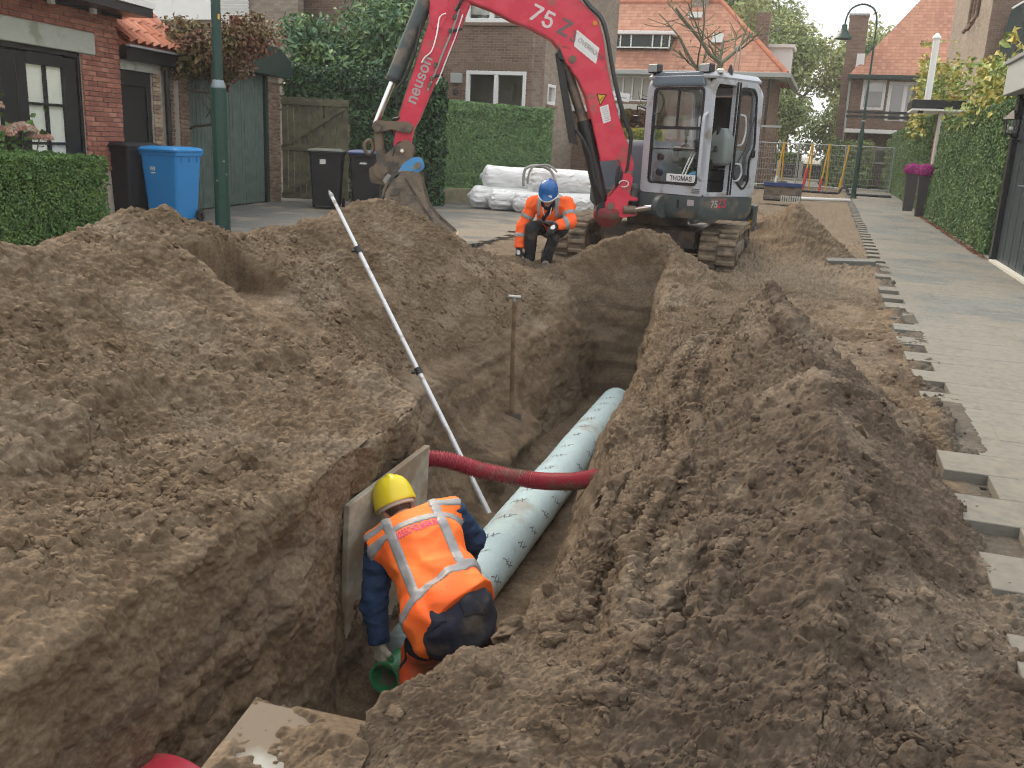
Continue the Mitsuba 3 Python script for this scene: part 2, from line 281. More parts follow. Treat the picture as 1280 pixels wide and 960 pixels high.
COLS = [14, 34, 72, 72, 76, 62, 44, 46, 44, 44, 56, 52, 62, 80, 100, 40, 14]
def terrain():
    from scipy.interpolate import PchipInterpolator
    net = np.array([[(x, s[0], z) for x, z in s[1:]] for s in SEC])          # key, point, xyz
    tk = np.arange(len(SEC), dtype=float)
    rows = np.concatenate([[i + j / n for j in range(n)] for i, n in enumerate(ROWS)] + [[len(SEC) - 1]])
    net = PchipInterpolator(tk, net, axis=0)(rows)
    cols = np.concatenate([[i + j / n for j in range(n)] for i, n in enumerate(COLS)] + [[len(COLS)]])
    lin = np.stack([[np.interp(cols, np.arange(len(COLS) + 1), net[r, :, a]) for a in range(3)] for r in range(len(rows))])   # r, 3, c
    g = lin.transpose(0, 2, 1).copy()
    for a in range(3):
        crest = np.exp(-((cols - 14) / .30) ** 2)[None] + .7 * np.exp(-((cols - 5) / .18) ** 2)[None]
        g[..., a] = np.clip(crest, 0, 1) * gaussian_filter(g[..., a], (2.0, 1.6), mode='nearest') + np.clip(1 - crest, 0, 1) * gaussian_filter(g[..., a], (2.2, 4.5), mode='nearest')
    return g, rows, cols
def normals_of(g):
    du, dv = np.gradient(g, axis=1), np.gradient(g, axis=0)
    n = np.cross(du, dv); n /= np.linalg.norm(n, axis=-1, keepdims=True) + 1e-12
    return n
def sstep(a, b, x):
    t = np.clip((x - a) / (b - a), 0, 1); return t * t * (3 - 2 * t)
def bumps(pts, cell, seed, r=0.75):
    """rounded lumps, one in each jittered cell, of random size: height in units of the cell"""
    r0 = np.random.default_rng(seed)
    key = np.unique(np.floor(pts / cell).astype(np.int64), axis=0)
    c = (key + r0.random(key.shape)) * cell
    size = cell * r * (0.45 + 0.75 * r0.random(len(c)))
    d, i = cKDTree(c).query(pts, k=3)
    q = 1 - (d / size[i]) ** 2
    return (np.clip(q, 0, 1) ** .75 * size[i]).max(1) / cell
g, rows_t, cols_t = terrain()
yy = g[..., 1]; ci = np.broadcast_to(cols_t, yy.shape)
wall = sstep(4.6, 5.4, ci) * sstep(11.2, 10.5, ci) * sstep(10.4, 10.1, yy)                       # the cut faces of the trench
shear = sstep(3.2, 3.8, ci) * sstep(6.5, 5.5, ci) * sstep(5.0, 5.6, yy) * sstep(10, 9.4, yy)     # smooth sheared bank beyond the corner
bench = sstep(3.9, 4.4, ci) * sstep(5.2, 4.8, ci) * sstep(5.4, 4.8, yy)
far = sstep(11, 16, yy)
n0 = normals_of(g)
p = g.reshape(-1, 3)
def F(s, o=4, seed=0): return (meshkit.fbm(p * s, o, seed) - 0.5).reshape(yy.shape)
edge = sstep(0, 1.2, ci) * sstep(17, 16.2, ci)
# big shapes: slumps, gullies and bulges
big = 0.22 * F(1.1, 4, 1) + 0.10 * F(3.2, 4, 2)
big *= (0.55 + 0.45 * (1 - wall)) * (1 - 0.55 * far)
g1 = g + n0 * (big * edge)[..., None]
# the scoop dug out of the left heap, with flat spade-cut faces
x, y, z = g1[..., 0], g1[..., 1], g1[..., 2]
def cut(x0, x1, y0, y1, floor, soft=0.03):
    m = sstep(x0 - soft, x0, x) * sstep(x1 + soft, x1, x) * sstep(y0 - soft, y0, y) * sstep(y1 + soft, y1, y) * (ci < 5)
    g1[..., 2] = np.where(m > 0, np.minimum(z, z * (1 - m) + floor * m), z)
cut(-3.60, -3.02, 4.66, 5.14, 0.36, 0.05)
z = g1[..., 2]
# ledge of cut soil beside the shovel in the far wall
led = sstep(6.2, 6.35, y) * sstep(7.6, 7.35, y) * np.exp(-((ci - 7.25) / 0.28) ** 2)
g1[..., 0] += 0.22 * led
# grooves scraped by the bucket along the right bank
for xs, w, d, y0, y1 in ((-.52, .05, .10, 2.6, 4.1), (-.62, .06, .09, 4.2, 6.0), (-.78, .05, .07, 3.2, 4.6), (-.88, .07, .06, 5.2, 7.4), (-.25, .05, .10, 2.5, 3.0)):
    m = sstep(y0, y0 + .12, y) * sstep(y1, y1 - .3, y) * (ci > 11)
    xw = xs + 0.05 * np.sin(y * 3.1 + xs * 9) - 0.06 * (y - y0)
    g1[..., 2] += m * (-d * np.exp(-((x - xw) / w) ** 2) + 0.8 * d * np.exp(-((x - xw - 1.9 * w) / (0.7 * w)) ** 2))
# rough scarp along the foot of the left heap
m = sstep(1.5, 2.2, y) * sstep(5.6, 4.8, y) * (ci < 5.2)
sc = 3.72 + 0.35 * (meshkit.fbm(np.stack([y * 1.3, y * 0, y * 0 + 4], -1), 3, 8) - 0.5) * 2
step = sstep(sc - 0.06, sc + 0.03, ci) * sstep(sc + 0.9, sc + 0.2, ci)
g1[..., 2] -= m * 0.075 * step * np.clip(0.3 + 2.6 * (meshkit.fbm(np.stack([y * 2.1, y * 0 + 2, y * 0], -1), 2, 9) - 0.42), 0, 1)
n1 = normals_of(g1)
p = g1.reshape(-1, 3)
# crumbs of several sizes, in drifts: warped so that no two are alike, with sharp edges between them
wv = np.stack([meshkit.noise(p * 22 + k * 31.7, 40 + k) for k in range(3)], -1) - .5
wf = np.stack([meshkit.noise(p * 60 + k * 17.3, 50 + k) for k in range(3)], -1) - .5
pw = p + .050 * wv + .016 * wf
lump = 0.036 * bumps(pw, 0.080, 1).reshape(yy.shape) * sstep(0.02, 0.16, F(2.3, 3, 21) + 0.06 * bench)
lump += 0.030 * bumps(p + .024 * wv + .012 * wf, 0.046, 2).reshape(yy.shape) * sstep(-0.12, 0.10, F(3.1, 3, 22) + 0.05)
lump += 0.019 * bumps(p + .012 * wf, 0.022, 3).reshape(yy.shape) + .014 * (meshkit.noise(p * 75, 71).reshape(yy.shape) - .5)
packed = sstep(10.9, 11.2, ci) * sstep(13.6, 12.6, ci) * sstep(3.1, 2.5, yy)        # trodden sand at the near lip
lump *= (1 - .65 * packed) * (1 - .45 * sstep(13.2, 13.8, ci) * sstep(5.0, 3.6, yy))
crumb = np.abs(meshkit.fbm(p * 17, 3, 61) - .5).reshape(yy.shape)
fine = 0.050 * F(8, 4, 5) + 0.055 * (crumb - .1) * sstep(-.15, .12, F(1.6, 2, 62)) + 0.010 * (np.random.default_rng(8).random(yy.shape) - .5)
rill = meshkit.fbm(np.stack([p[:, 1] * 7, p[:, 0] * 1.2, p[:, 2] * 1.6], -1), 4, 12).reshape(yy.shape) - 0.5   # runnels down the faces
chip = bumps(p * [1, 1, 1.6], 0.13, 7, 0.9).reshape(yy.shape)
heap = sstep(12.6, 13.4, ci) * sstep(15.6, 14.8, ci) + sstep(1.2, 2.0, ci) * sstep(4.2, 3.4, ci)
gully = np.abs(meshkit.fbm(np.stack([p[:, 1] * 3.2 + p[:, 2] * 2, p[:, 0] * .9, p[:, 2] * .6], -1), 4, 19).reshape(yy.shape) - .5)
disp = (lump + fine + heap * (.11 * (gully - .12) + .03 * rill)) * (1 - 0.80 * wall) * (1 - 0.6 * shear) + wall * (0.075 * rill + 0.030 * (crumb - .1) + 0.16 * (np.abs(meshkit.fbm(p * [2.6, 2.6, 1.9], 3, 64) - .5).reshape(yy.shape) - .1) + 0.03 * chip * sstep(0.0, 0.12, F(2.0, 3, 31)) + 0.015 * F(14, 4, 33)) + shear * 0.035 * rill
disp *= edge * (1 - 0.45 * sstep(14, 24, yy))
scoop = sstep(-3.66, -3.6, g1[..., 0]) * sstep(-2.9, -3.0, g1[..., 0]) * sstep(4.5, 4.56, yy) * sstep(5.2, 5.16, yy) * (ci < 5) 
disp *= 1 - 0.6 * scoop
g2 = g1 + n1 * disp[..., None]
side = (ci > 14.5) & (yy < 17)                # the sand stays below the paving, but for a little that has spilled over its edge
lim = np.where(g2[..., 0] > .93, -.014, np.where(g2[..., 0] > .80, .004 + .02 * F(5, 3, 66), 9))
g2[..., 2] = np.where(side & (g2[..., 0] > .68) & (g2[..., 0] < 1.1), np.maximum(g2[..., 2], -.046 + .03 * F(9, 3, 68)), g2[..., 2])
spill = sstep(.02, .12, F(2.6, 3, 67)) * sstep(3.9, 3.2, yy) * .05 * sstep(1.25, .95, g2[..., 0])
g2[..., 2] = np.where(side, np.minimum(g2[..., 2], lim + spill), g2[..., 2])
# crumbly overhang along the trench rim
R, Cn = g2.shape[:2]
idx = np.arange(R * Cn).reshape(R, Cn)
a, b, c, d = idx[:-1, :-1].ravel(), idx[:-1, 1:].ravel(), idx[1:, 1:].ravel(), idx[1:, :-1].ravel()
sand_mesh = trimesh.Trimesh(g2.reshape(-1, 3), np.vstack([np.stack([a, b, c], 1), np.stack([a, c, d], 1)]), process=False)
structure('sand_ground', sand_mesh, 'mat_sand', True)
n2 = normals_of(g2)
# loose clods lying on the sand
def clods(count, s0, s1, seed, rows, cols, sub):
    r = np.random.default_rng(seed)
    base = trimesh.creation.icosphere(subdivisions=sub)
    bv, bf = np.array(base.vertices), np.array(base.faces)
    V, Fc = [], []
    tries = 0
    while len(V) < count and tries < count * 30:
        tries += 1
        i, j = r.integers(*rows), r.integers(*cols)
        q = g2[i, j]
        if wall[i, j] > 0.4 or n2[i, j, 2] < 0.5 or scoop[i, j] > 0.3: continue
        if meshkit.noise(q * 1.7, 5) < 0.35 + 0.25 * r.random(): continue
        s = s0 + (s1 - s0) * r.random() ** 2.5
        v = bv * (1 + 1.0 * (meshkit.fbm(bv * 1.5 + r.random(3) * 90, 2, 3) - 0.5)[:, None]) * s * (0.55 + 0.75 * r.random(3))
        V.append(v @ trimesh.transformations.random_rotation_matrix(r.random(3))[:3, :3].T + q + n2[i, j] * s * 0.12)
        Fc.append(bf + len(bv) * (len(V) - 1))
    return trimesh.Trimesh(np.vstack(V), np.vstack(Fc), process=False)
i0, i1 = np.searchsorted(rows_t, 4), np.searchsorted(rows_t, 17)
clod_mesh = join(clods(1700, 0.008, 0.024, 1, (i0, i1), (50, 320), 1), clods(1400, 0.008, 0.024, 2, (i0, i1), (640, 890), 1), clods(110, 0.025, 0.048, 3, (i0, i1), (50, 890), 2))
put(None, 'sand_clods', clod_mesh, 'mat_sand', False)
labels['sand_clods'] = {'label': 'loose brown clods of soil lying on the dug sand', 'category': 'soil', 'kind': 'stuff'}
def ground_z(x0, y0):
    """height of the sand at a place (the upper surface)"""
    k = np.argmin((g2[..., 0] - x0) ** 2 + (g2[..., 1] - y0) ** 2 - 0.02 * g2[..., 2])
    return float(g2.reshape(-1, 3)[k, 2])
# the ground all round, to the horizon
P('earth', (0.17, 0.15, 0.12), 0.95, var=0.3, vscale=0.6, color2=(0.11, 0.12, 0.07))
def sheet(x0, x1, y0, y1, z, nx=1, ny=1):
    xs, ys = np.linspace(x0, x1, nx + 1), np.linspace(y0, y1, ny + 1)
    X, Y = np.meshgrid(xs, ys); i = np.arange(X.size).reshape(X.shape)
    a, b, c, d = i[:-1, :-1].ravel(), i[:-1, 1:].ravel(), i[1:, 1:].ravel(), i[1:, :-1].ravel()
    return trimesh.Trimesh(np.stack([X.ravel(), Y.ravel(), X.ravel() * 0 + z], 1), np.vstack([np.stack([a, b, c], 1), np.stack([a, c, d], 1)]), process=False)
structure('ground', join(sheet(-400, -6.3, -400, 600, -.11), sheet(1.2, 400, -400, 600, -.11), sheet(-6.3, 1.2, -400, -.59, -.11), sheet(-6.3, 1.2, 51.9, 600, -.11)), 'mat_earth')
P('sticker', (0.60, 0.62, 0.60), 0.5)
P('sign_white', (0.66, 0.67, 0.67), 0.5)
# ---------------- pavement on the right, driveway on the left ----------------
def paver_color(p, n, uv):
    g = mikit.fbm(p.x * 1.1, p.y * 0.8, 0, 4)
    f = mikit.fbm(p.x * 30, p.y * 30, p.z * 30, 4)
    cell = mikit.cell_rand(mikit.mi.Float(p.x) * 3.1 + 0.2, p.y * 3.077)
    stone = mikit.mix((0.096, 0.103, 0.098), (0.150, 0.158, 0.149), f) * (0.96 + 0.08 * cell) * (.80 + .40 * mikit.fbm(p.x * 2.3, p.y * 1.9, 5, 4))
    dust = mikit.smoothstep(0.36, 0.62, mikit.fbm(p.x * 1.7 + 7, p.y * 1.3, 0, 5) + 0.22 * mikit.smoothstep(9.5, 5.0, p.y + 3 * (g - .5)) + 0.10 * mikit.smoothstep(1.5, .8, p.x))
    streak = mikit.smoothstep(0.55, 0.7, mikit.fbm(p.x * 2.2, p.y * 9, 3, 4))
    col = mikit.mix(stone, (0.195, 0.172, 0.136), dust * (0.20 + 0.6 * f))
    return mikit.mix(col, (0.185, 0.173, 0.147), streak * 0.35)
scene['mat_paver'] = {'type': 'twosided', 'bsdf': {'type': 'bumpmap', 'arbitrary': mikit.proc(lambda p, n, uv: mikit.fbm(p.x * 90, p.y * 90, p.z * 90, 3), eps=.003), 'scale': 0.003,
    'bsdf': {'type': 'principled', 'base_color': mikit.proc(paver_color), 'roughness': 0.9, 'specular': 0.3}}}
S = 0.325
bed = structure('sidewalk', sheet(0.905, 2.75, 1.9, 46, -0.0012), 'mat_paver')
tile = mikit.ply(box((0, 0, -0.04), (S - .004, S - .004, 0.08), 0.003), 'mat_paver')
far_tiles = []
r0 = np.random.default_rng(4)
for k in range(-6, 120):
    y0 = 3.92 + k * S
    tooth = k % 2 == 0
    x0 = 0.695 if tooth else 0.8825
    for j in range(6):
        if k in (24, 31) and j == 0: continue
        m = trimesh.transformations.euler_matrix(*(r0.normal(0, .0015, 2)), r0.normal(0, .003)) 
        m[:3, 3] = (x0 + (j + .5) * S + (r0.normal(0, .008) if j == 0 else 0), y0 + S / 2, r0.normal(0, .0006))
        if k < 44: copy_of('sidewalk', 'paver', tile, m)
        else: far_tiles.append(moved(box((0, 0, -0.04), (S - .006, S - .006, 0.08)), m))
put('sidewalk', 'far_pavers', join(far_tiles), 'mat_paver', stuff=True)
# one paver pulled out and left lying on the sand
lp = put(None, 'loose_paver', moved(box((0, 0, 0), (.62, .32, .075), .005), trimesh.transformations.translation_matrix((.42, 13.5, 0.03)) @ trimesh.transformations.euler_matrix(.02, -.05, .06)), 'mat_paver')
labels[lp] = {'label': 'grey paving slab lying loose on the sand, sticking out from the toothed pavement edge', 'category': 'paving slab'}
def clinker_color(p, n, uv):
    row = dr.floor(p.y / 0.075)
    c = mikit.cell_rand(p.x / 0.21 + 0.5 * (row - 2 * dr.floor(row / 2)), row)
    jx = p.x / 0.21 + 0.5 * (row - 2 * dr.floor(row / 2)); jx = jx - dr.floor(jx)
    jy = p.y / 0.075 - row
    joint = dr.maximum(mikit.smoothstep(0.06, 0.02, jx), mikit.smoothstep(0.14, 0.05, jy))
    f = mikit.fbm(p.x * 1.3, p.y * 1.3, 0, 5)
    col = mikit.mix((0.066, 0.069, 0.066), (0.115, 0.112, 0.105), 0.6 * c + 0.5 * (f - .3))
    col = mikit.mix(col, (0.18, 0.15, 0.112), mikit.smoothstep(0.52, 0.70, f + 0.25 * mikit.smoothstep(-6.5, -4.6, p.x)) * 0.8)
    return mikit.mix(col, (0.06, 0.065, 0.055), joint * 0.7)
scene['mat_clinker'] = {'type': 'twosided', 'bsdf': {'type': 'principled', 'base_color': mikit.proc(clinker_color), 'roughness': 0.62, 'specular': 0.4}}
# broken inner edge of the driveway paving
ys = np.arange(7.0, 46, 0.15); r0 = np.random.default_rng(9)
xe = -4.72 + 0.30 * (meshkit.fbm(np.stack([ys * .8, ys * 0, ys * 0], -1), 3, 2) - .5) * 2 - 0.12 * (r0.random(len(ys)) > .5)
outl = [(-16, 7.0)] + [q for y_, x_ in zip(ys, xe) for q in ((x_, y_), (x_, y_ + .15))] + [(-16, 46)]
structure('driveway', prism(outl, (0, 0, -.07), (1, 0, 0), (0, 1, 0), .075), 'mat_clinker')
# ---------------- in the trench: pipes, board, slab, shovel, levelling staff ----------------
def wrap_color(p, n, uv):
    g = mikit.fbm(p.x * 5, p.y * 5, p.z * 5, 4)
    w = mikit.noise(p.x * 160, p.y * 160, p.z * 160)
    col = mikit.mix((0.37, 0.49, 0.51), (0.47, 0.60, 0.615), g) * (0.88 + 0.2 * w)
    mud = mikit.smoothstep(0.56, 0.74, mikit.fbm(p.x * 4 + 3, p.y * 4, p.z * 4, 5) + 0.22 * mikit.smoothstep(-1.19, -1.34, p.z))
    return mikit.mix(col, (0.27, 0.21, 0.15), mud * .55)
scene['mat_wrap'] = {'type': 'twosided', 'bsdf': {'type': 'bumpmap', 'arbitrary': mikit.proc(lambda p, n, uv: dr.sin(p.y * 260 + p.x * 40) * 0.5 + mikit.fbm(p.x * 60, p.y * 60, p.z * 60, 3), eps=.002), 'scale': 0.0035,
    'bsdf': {'type': 'principled', 'base_color': mikit.proc(wrap_color), 'roughness': 0.8, 'sheen': .4}}}
P('ink', (0.16, 0.18, 0.20), 0.8)
PA, PB = np.array([-1.73, 3.80, -1.19]), np.array([-1.86, 9.45, -1.225])
pd = (PB - PA) / np.linalg.norm(PB - PA); plen = np.linalg.norm(PB - PA)
wp = thing('drainage_pipe', 'large pale blue pipe wrapped in marked fabric along the trench floor', 'pipe')
nn, mm = 300, 44
tt = np.linspace(0, plen, nn); aa = np.arange(mm) * 2 * math.pi / mm
pu, pv, _ = frame_of(pd)
def wrap_r(t, a):
    r = 0.168 + 0.003 * np.sin(t * 3.1 + 1) + 0.010 * (meshkit.fbm(np.stack([t * 2.2, np.cos(a) * 1.2, np.sin(a) * 1.2], -1), 3, 3) - .5) + 0.0022 * np.sin(t * 2 * math.pi / .045)
    return r * np.where(t > plen - .12, np.sqrt(np.clip((plen + .02 - t) / .14, .12, 1)), 1) * np.where(t < .08, .62 + .38 * np.sqrt(np.clip(t / .08, 0, 1)), 1)
TT, AA = np.meshgrid(tt, aa, indexing='ij'); RR = wrap_r(TT, AA)
V = PA + TT[..., None] * pd + RR[..., None] * (np.cos(AA)[..., None] * pu + np.sin(AA)[..., None] * pv)
k = np.arange(nn * mm).reshape(nn, mm); a, b = k[:-1].ravel(), np.roll(k, -1, 1)[:-1].ravel(); c, d = np.roll(k, -1, 1)[1:].ravel(), k[1:].ravel()
Fq = np.vstack([np.stack([a, b, c], 1), np.stack([a, c, d], 1)])
V2 = np.vstack([V.reshape(-1, 3), PB + pd * .02, PA - pd * .03]); cap = np.vstack([np.stack([k[-1], np.roll(k[-1], -1), np.full(mm, nn * mm)], 1), np.stack([np.roll(k[0], -1), k[0], np.full(mm, nn * mm + 1)], 1)])
put(wp, 'fabric_wrap', trimesh.Trimesh(V2, np.vstack([Fq, cap]), process=False), 'mat_wrap', True)
def on_pipe(t, a, lift=.0015):
    r = wrap_r(np.asarray(t, float), np.asarray(a, float)) + lift
    return PA + np.asarray(t)[..., None] * pd + r[..., None] * (np.cos(a)[..., None] * pu + np.sin(a)[..., None] * pv)
def ribbon(t, a, w):
    t, a = np.asarray(t, float), np.asarray(a, float)
    dt, da = np.gradient(t), np.gradient(a) * .155; l = np.hypot(dt, da) + 1e-9
    ox, oa = -da / l * w / 2, dt / l * w / 2 / .155
    A, B = on_pipe(t + ox, a + oa), on_pipe(t - ox, a - oa); n = len(t)
    i = np.arange(n - 1)
    return trimesh.Trimesh(np.vstack([A, B]), np.vstack([np.stack([i, i + 1, i + n], 1), np.stack([i + 1, i + n + 1, i + n], 1)]), process=False)
a_up = math.atan2(pv[2], pu[2])                       # angle of the pipe's top
sgn = 1 if (math.cos(a_up + .3) * pu + math.sin(a_up + .3) * pv)[0] > 0 else -1
r0 = np.random.default_rng(12); marks = []
for row, off in ((-.35, 0.0), (0.95, .14)):
    for t0 in np.arange(.25 + off, plen - .3, .285):
        t0 += r0.normal(0, .03); ln = .75 + .4 * r0.random()
        s_ = np.linspace(0, 1, 14); wob = np.cumsum(r0.normal(0, .012, 14))
        ac = a_up + sgn * (row + .30)
        marks.append(ribbon(t0 + .10 * (s_ - .5) + .015 * np.sin(s_ * 9), ac + sgn * (.62 * ln * (s_ - .5)) + wob, .008))
        for q in (0.35, .62):
            marks.append(ribbon(t0 + .10 * (q - .5) + np.linspace(-.03, .035, 5), ac + sgn * (.62 * (q - .5)) + np.linspace(.05, -.06, 5), .008))
put(wp, 'printed_marks', join(marks), 'mat_ink', stuff=True)
# the short bright green pipe the worker holds
P('green_plastic', (0.03, 0.22, 0.09), 0.35, dirt=(.2, .16, .11), dscale=14, damt=.42)
gp0, gp1 = np.array([-1.755, 3.60, -1.155]), np.array([-1.735, 3.90, -1.18])
gd = (gp1 - gp0) / np.linalg.norm(gp1 - gp0)
gp = put(None, 'green_pipe', lathe([(.085, 0), (.085, .05), (.078, .055), (.078, .32), (.071, .32), (.071, .0), (.085, 0)], 28, gp0, gd), 'mat_green_plastic', 40)
labels[gp] = {'label': 'green plastic pipe end held by the worker with the yellow helmet', 'category': 'pipe'}
# red corrugated conduit across the trench
P('red_conduit', (0.30, 0.030, 0.048), 0.45, var=.15, dirt=(.17, .085, .06), dscale=7, damt=.40)
cp = spline([(-2.50, 5.16, -.64), (-2.2, 5.25, -.615), (-1.9, 5.36, -.69), (-1.62, 5.42, -.72), (-1.35, 5.36, -.67), (-1.12, 5.26, -.57), (-.9, 5.18, -.47)], 420)
cr = .052 + .0035 * np.sin(np.linspace(0, 1.7 / .016 * 2 * math.pi, 420))
cn = put(None, 'red_conduit', tube(cp, .052 + .0055 * np.sign(np.sin(np.arange(420) * 2 * math.pi / 4.2)), 20), 'mat_red_conduit', 50)
labels[cn] = {'label': 'red ribbed conduit hanging across the trench above the pale pipe', 'category': 'pipe'}
P('red_pipe', (0.45, 0.035, 0.06), 0.4, dirt=(.2, .13, .09), dscale=10, damt=.36)
rp = put(None, 'red_pipe', lathe([(.24, 0), (.24, 1.35), (.233, 1.36), (.22, 1.36), (.22, 0)], 48, (-1.80, .82, -.87), (-.02, 1, .01)), 'mat_red_pipe', 40)
labels[rp] = {'label': 'red plastic pipe low in the trench at the bottom of the view', 'category': 'pipe'}
# shuttering board against the left trench wall
P('old_board', (0.36, 0.335, 0.27), 0.85, var=.2, vscale=6, color2=(.24, .22, .175), dirt=(.24, .18, .125), dscale=3.2, damt=.46, bump=(40, .002))
bd = put(None, 'shuttering_board', moved(box((0, 0, 0), (.035, 1.02, 1.04), .004), mat4((-2.065, 4.25, -.868)) @ trimesh.transformations.euler_matrix(.0, .03, .02)), 'mat_old_board')
labels[bd] = {'label': 'weathered grey board standing upright against the left trench wall', 'category': 'board'}
# concrete slab on the tip of the near bank
P('slab', (0.33, 0.35, 0.33), 0.85, var=.12, vscale=9, dirt=(.145, .118, .088), dscale=5.0, damt=.62, bump=(60, .003))
sb = thing('concrete_slab', 'pale concrete slab half covered in sand at the near edge of the trench', 'slab')
sm_ = mat4((-1.245, 1.85, -.315)) @ trimesh.transformations.euler_matrix(.03, .06, .13)
put(sb, 'block', moved(box((0, 0, 0), (.36, .54, .07), .008), sm_), 'mat_slab')
gx, gy = np.meshgrid(np.linspace(-.175, .26, 90), np.linspace(-.265, .275, 90))
hz = .034 * (meshkit.fbm(np.stack([gx * 7, gy * 7, gx * 0], -1), 4, 3) - .49) * 2 + .012 * (meshkit.fbm(np.stack([gx * 40, gy * 40, gx * 0], -1), 3, 4) - .5) + .09 * sstep(-.06, .22, gx) + .006
hz += .03 * (np.abs(meshkit.fbm(np.stack([gx * 14, gy * 14, gx * 0], -1), 3, 5) - .5) * 3 - .3) + .02 * (meshkit.fbm(np.stack([gx * 60, gy * 60, gx * 0], -1), 2, 6) - .5)
hz = np.minimum(hz, .5 * np.minimum(gx + .185, .285 - abs(gy)))
k = np.arange(gx.size).reshape(gx.shape); a, b, c, d = k[:-1, :-1].ravel(), k[:-1, 1:].ravel(), k[1:, 1:].ravel(), k[1:, :-1].ravel()
put(sb, 'sand_cover', moved(trimesh.Trimesh(np.stack([gx.ravel(), gy.ravel(), hz.ravel() + .033], 1), np.vstack([np.stack([a, b, c], 1), np.stack([a, c, d], 1)]), process=False), sm_), 'mat_sand', True)
# shovel standing in the ledge
P('worn_wood', (0.16, 0.105, 0.062), 0.6, var=.25, vscale=12, color2=(.10, .062, .04))
P('grey_metal', (0.32, 0.32, 0.31), 0.45, metal=.7)
P('worn_steel', (0.20, 0.19, 0.18), 0.5, metal=.8, dirt=(.2, .15, .1), dscale=8, damt=.5)
sv = thing('shovel', 'wooden handled shovel standing upright in the far trench wall', 'shovel')
put(sv, 'handle', tube([(-2.355, 7.2, .16), (-2.352, 7.2, -.3), (-2.33, 7.19, -.84)], [.018, .017, .021], 10), 'mat_worn_wood', 40)
put(sv, 'grip', join(rod((-2.405, 7.19, .165), (-2.305, 7.21, .165), .017), lathe([(0, -.02), (.02, -.02), (.018, .02), (0, .02)], 10, (-2.355, 7.2, .15))), 'mat_grey_metal', 40)
put(sv, 'blade', prism(rounded([(-.09, 0), (.09, 0), (.085, -.2), (0, -.27), (-.085, -.2)], .02), (-2.33, 7.18, -.83), (1, 0, 0), (0, .1, .995), .004), 'mat_worn_steel')
# levelling staff
P('white_staff', (0.62, 0.64, 0.66), 0.3, metal=.25, dirt=(.35, .31, .27), dscale=12, damt=.38)
P('black_plastic', (0.018, 0.018, 0.020), 0.45)
st = thing('levelling_staff', 'long white metal measuring staff leaning from the trench onto the left heap', 'measuring staff')
A, B = np.array([-1.945, 5.60, -1.085]), np.array([-3.535, 6.2, 1.01]); sd = B - A
put(st, 'lower_tube', rod(A, A + sd * .42, .019, n=14), 'mat_white_staff', 40)
put(st, 'middle_tube', rod(A + sd * .42, A + sd * .80, .0165, n=14), 'mat_white_staff', 40)
put(st, 'upper_tube', rod(A + sd * .80, A + sd * .985, .0135, n=14), 'mat_white_staff', 40)
put(st, 'tip', lathe([(0, 0), (.012, 0), (.012, .02), (.017, .025), (.017, .045), (.009, .05), (.009, .075), (0, .08)], 12, A + sd * .965, sd), 'mat_grey_metal', 40)
for f_ in (.42, .80):
    cl = put(st, 'clamp', rod(A + sd * (f_ - .009), A + sd * (f_ + .009), .026, n=14), 'mat_black_plastic', 40)
    put(cl, 'knob', rod(A + sd * f_, A + sd * f_ + np.array([-.04, -.03, -.01]), .012, n=10), 'mat_black_plastic', 40)
# ---------------- houses, walls, doors on the left ----------------
P('mortar', (0.40, 0.345, 0.285), 0.95, var=.15, vscale=20)
P('mortar_pale', (0.42, 0.39, 0.33), 0.95, var=.15, vscale=20)
P('brick_red', (0.30, 0.122, 0.086), 0.85, var=.3, vscale=9, color2=(.25, .098, .072), bump=(120, .002))
P('brick_red_pale', (0.37, 0.175, 0.125), 0.85, var=.3, vscale=9, color2=(.31, .12, .08), bump=(120, .002))
P('brick_red_dark', (0.20, 0.072, 0.055), 0.85, var=.3, vscale=9, color2=(.24, .095, .065), bump=(120, .002))
P('brick_brown', (0.115, 0.078, 0.055), 0.85, var=.35, vscale=9, color2=(.16, .105, .075), bump=(120, .002))
P('brick_brown_pale', (0.19, 0.135, 0.10), 0.85, var=.35, vscale=9, bump=(120, .002))
P('brick_yellow', (0.36, 0.30, 0.20), 0.85, var=.3, vscale=9, color2=(.27, .20, .13), bump=(120, .002))
P('black_paint', (0.012, 0.014, 0.016), 0.35, coat=.3)
P('concrete', (0.37, 0.39, 0.34), 0.85, var=.12, vscale=5, dirt=(.24, .26, .2), dscale=4, damt=.38)
P('white_paint', (0.72, 0.73, 0.72), 0.4, var=.04)
P('curtain', (0.74, 0.78, 0.72), 0.9, var=.05)
P('tile_orange', (0.44, 0.160, 0.085), 0.75, var=.25, vscale=5, color2=(.36, .135, .085))
P('tile_orange_pale', (0.50, 0.21, 0.13), 0.75, var=.25, vscale=5)
P('green_door', (0.075, 0.110, 0.098), 0.55, var=.12, vscale=6, color2=(.09, .125, .11))
P('dark_green', (0.018, 0.034, 0.032), 0.4)
P('zinc', (0.42, 0.44, 0.46), 0.45, metal=.6)
scene['mat_glass'] = {'type': 'thindielectric', 'int_ior': 1.5}
Q = np.array([-10.35, 13.6, 0.0]); fe = np.array([-.158, .9874, 0.0]); fn = np.array([.9874, .158, 0.0])
def fac(s, n, z): return Q + fe * s + fn * n + UP * z
FM = np.eye(4); FM[:3, :3] = np.stack([fe, fn, UP], 1); FM[:3, 3] = Q      # columns: along the facade, out of it, up (left-handed)
def fbox(s0, s1, n0, n1, z0, z1, b=0.0):
    m = box((0, 0, 0), (s1 - s0, n1 - n0, z1 - z0), b)
    M = np.eye(4); M[:3, :3] = np.stack([fe, -fn, UP], 1); M[:3, 3] = fac((s0 + s1) / 2, (n0 + n1) / 2, (z0 + z1) / 2)
    return moved(m, M)
_brick_count = [0]
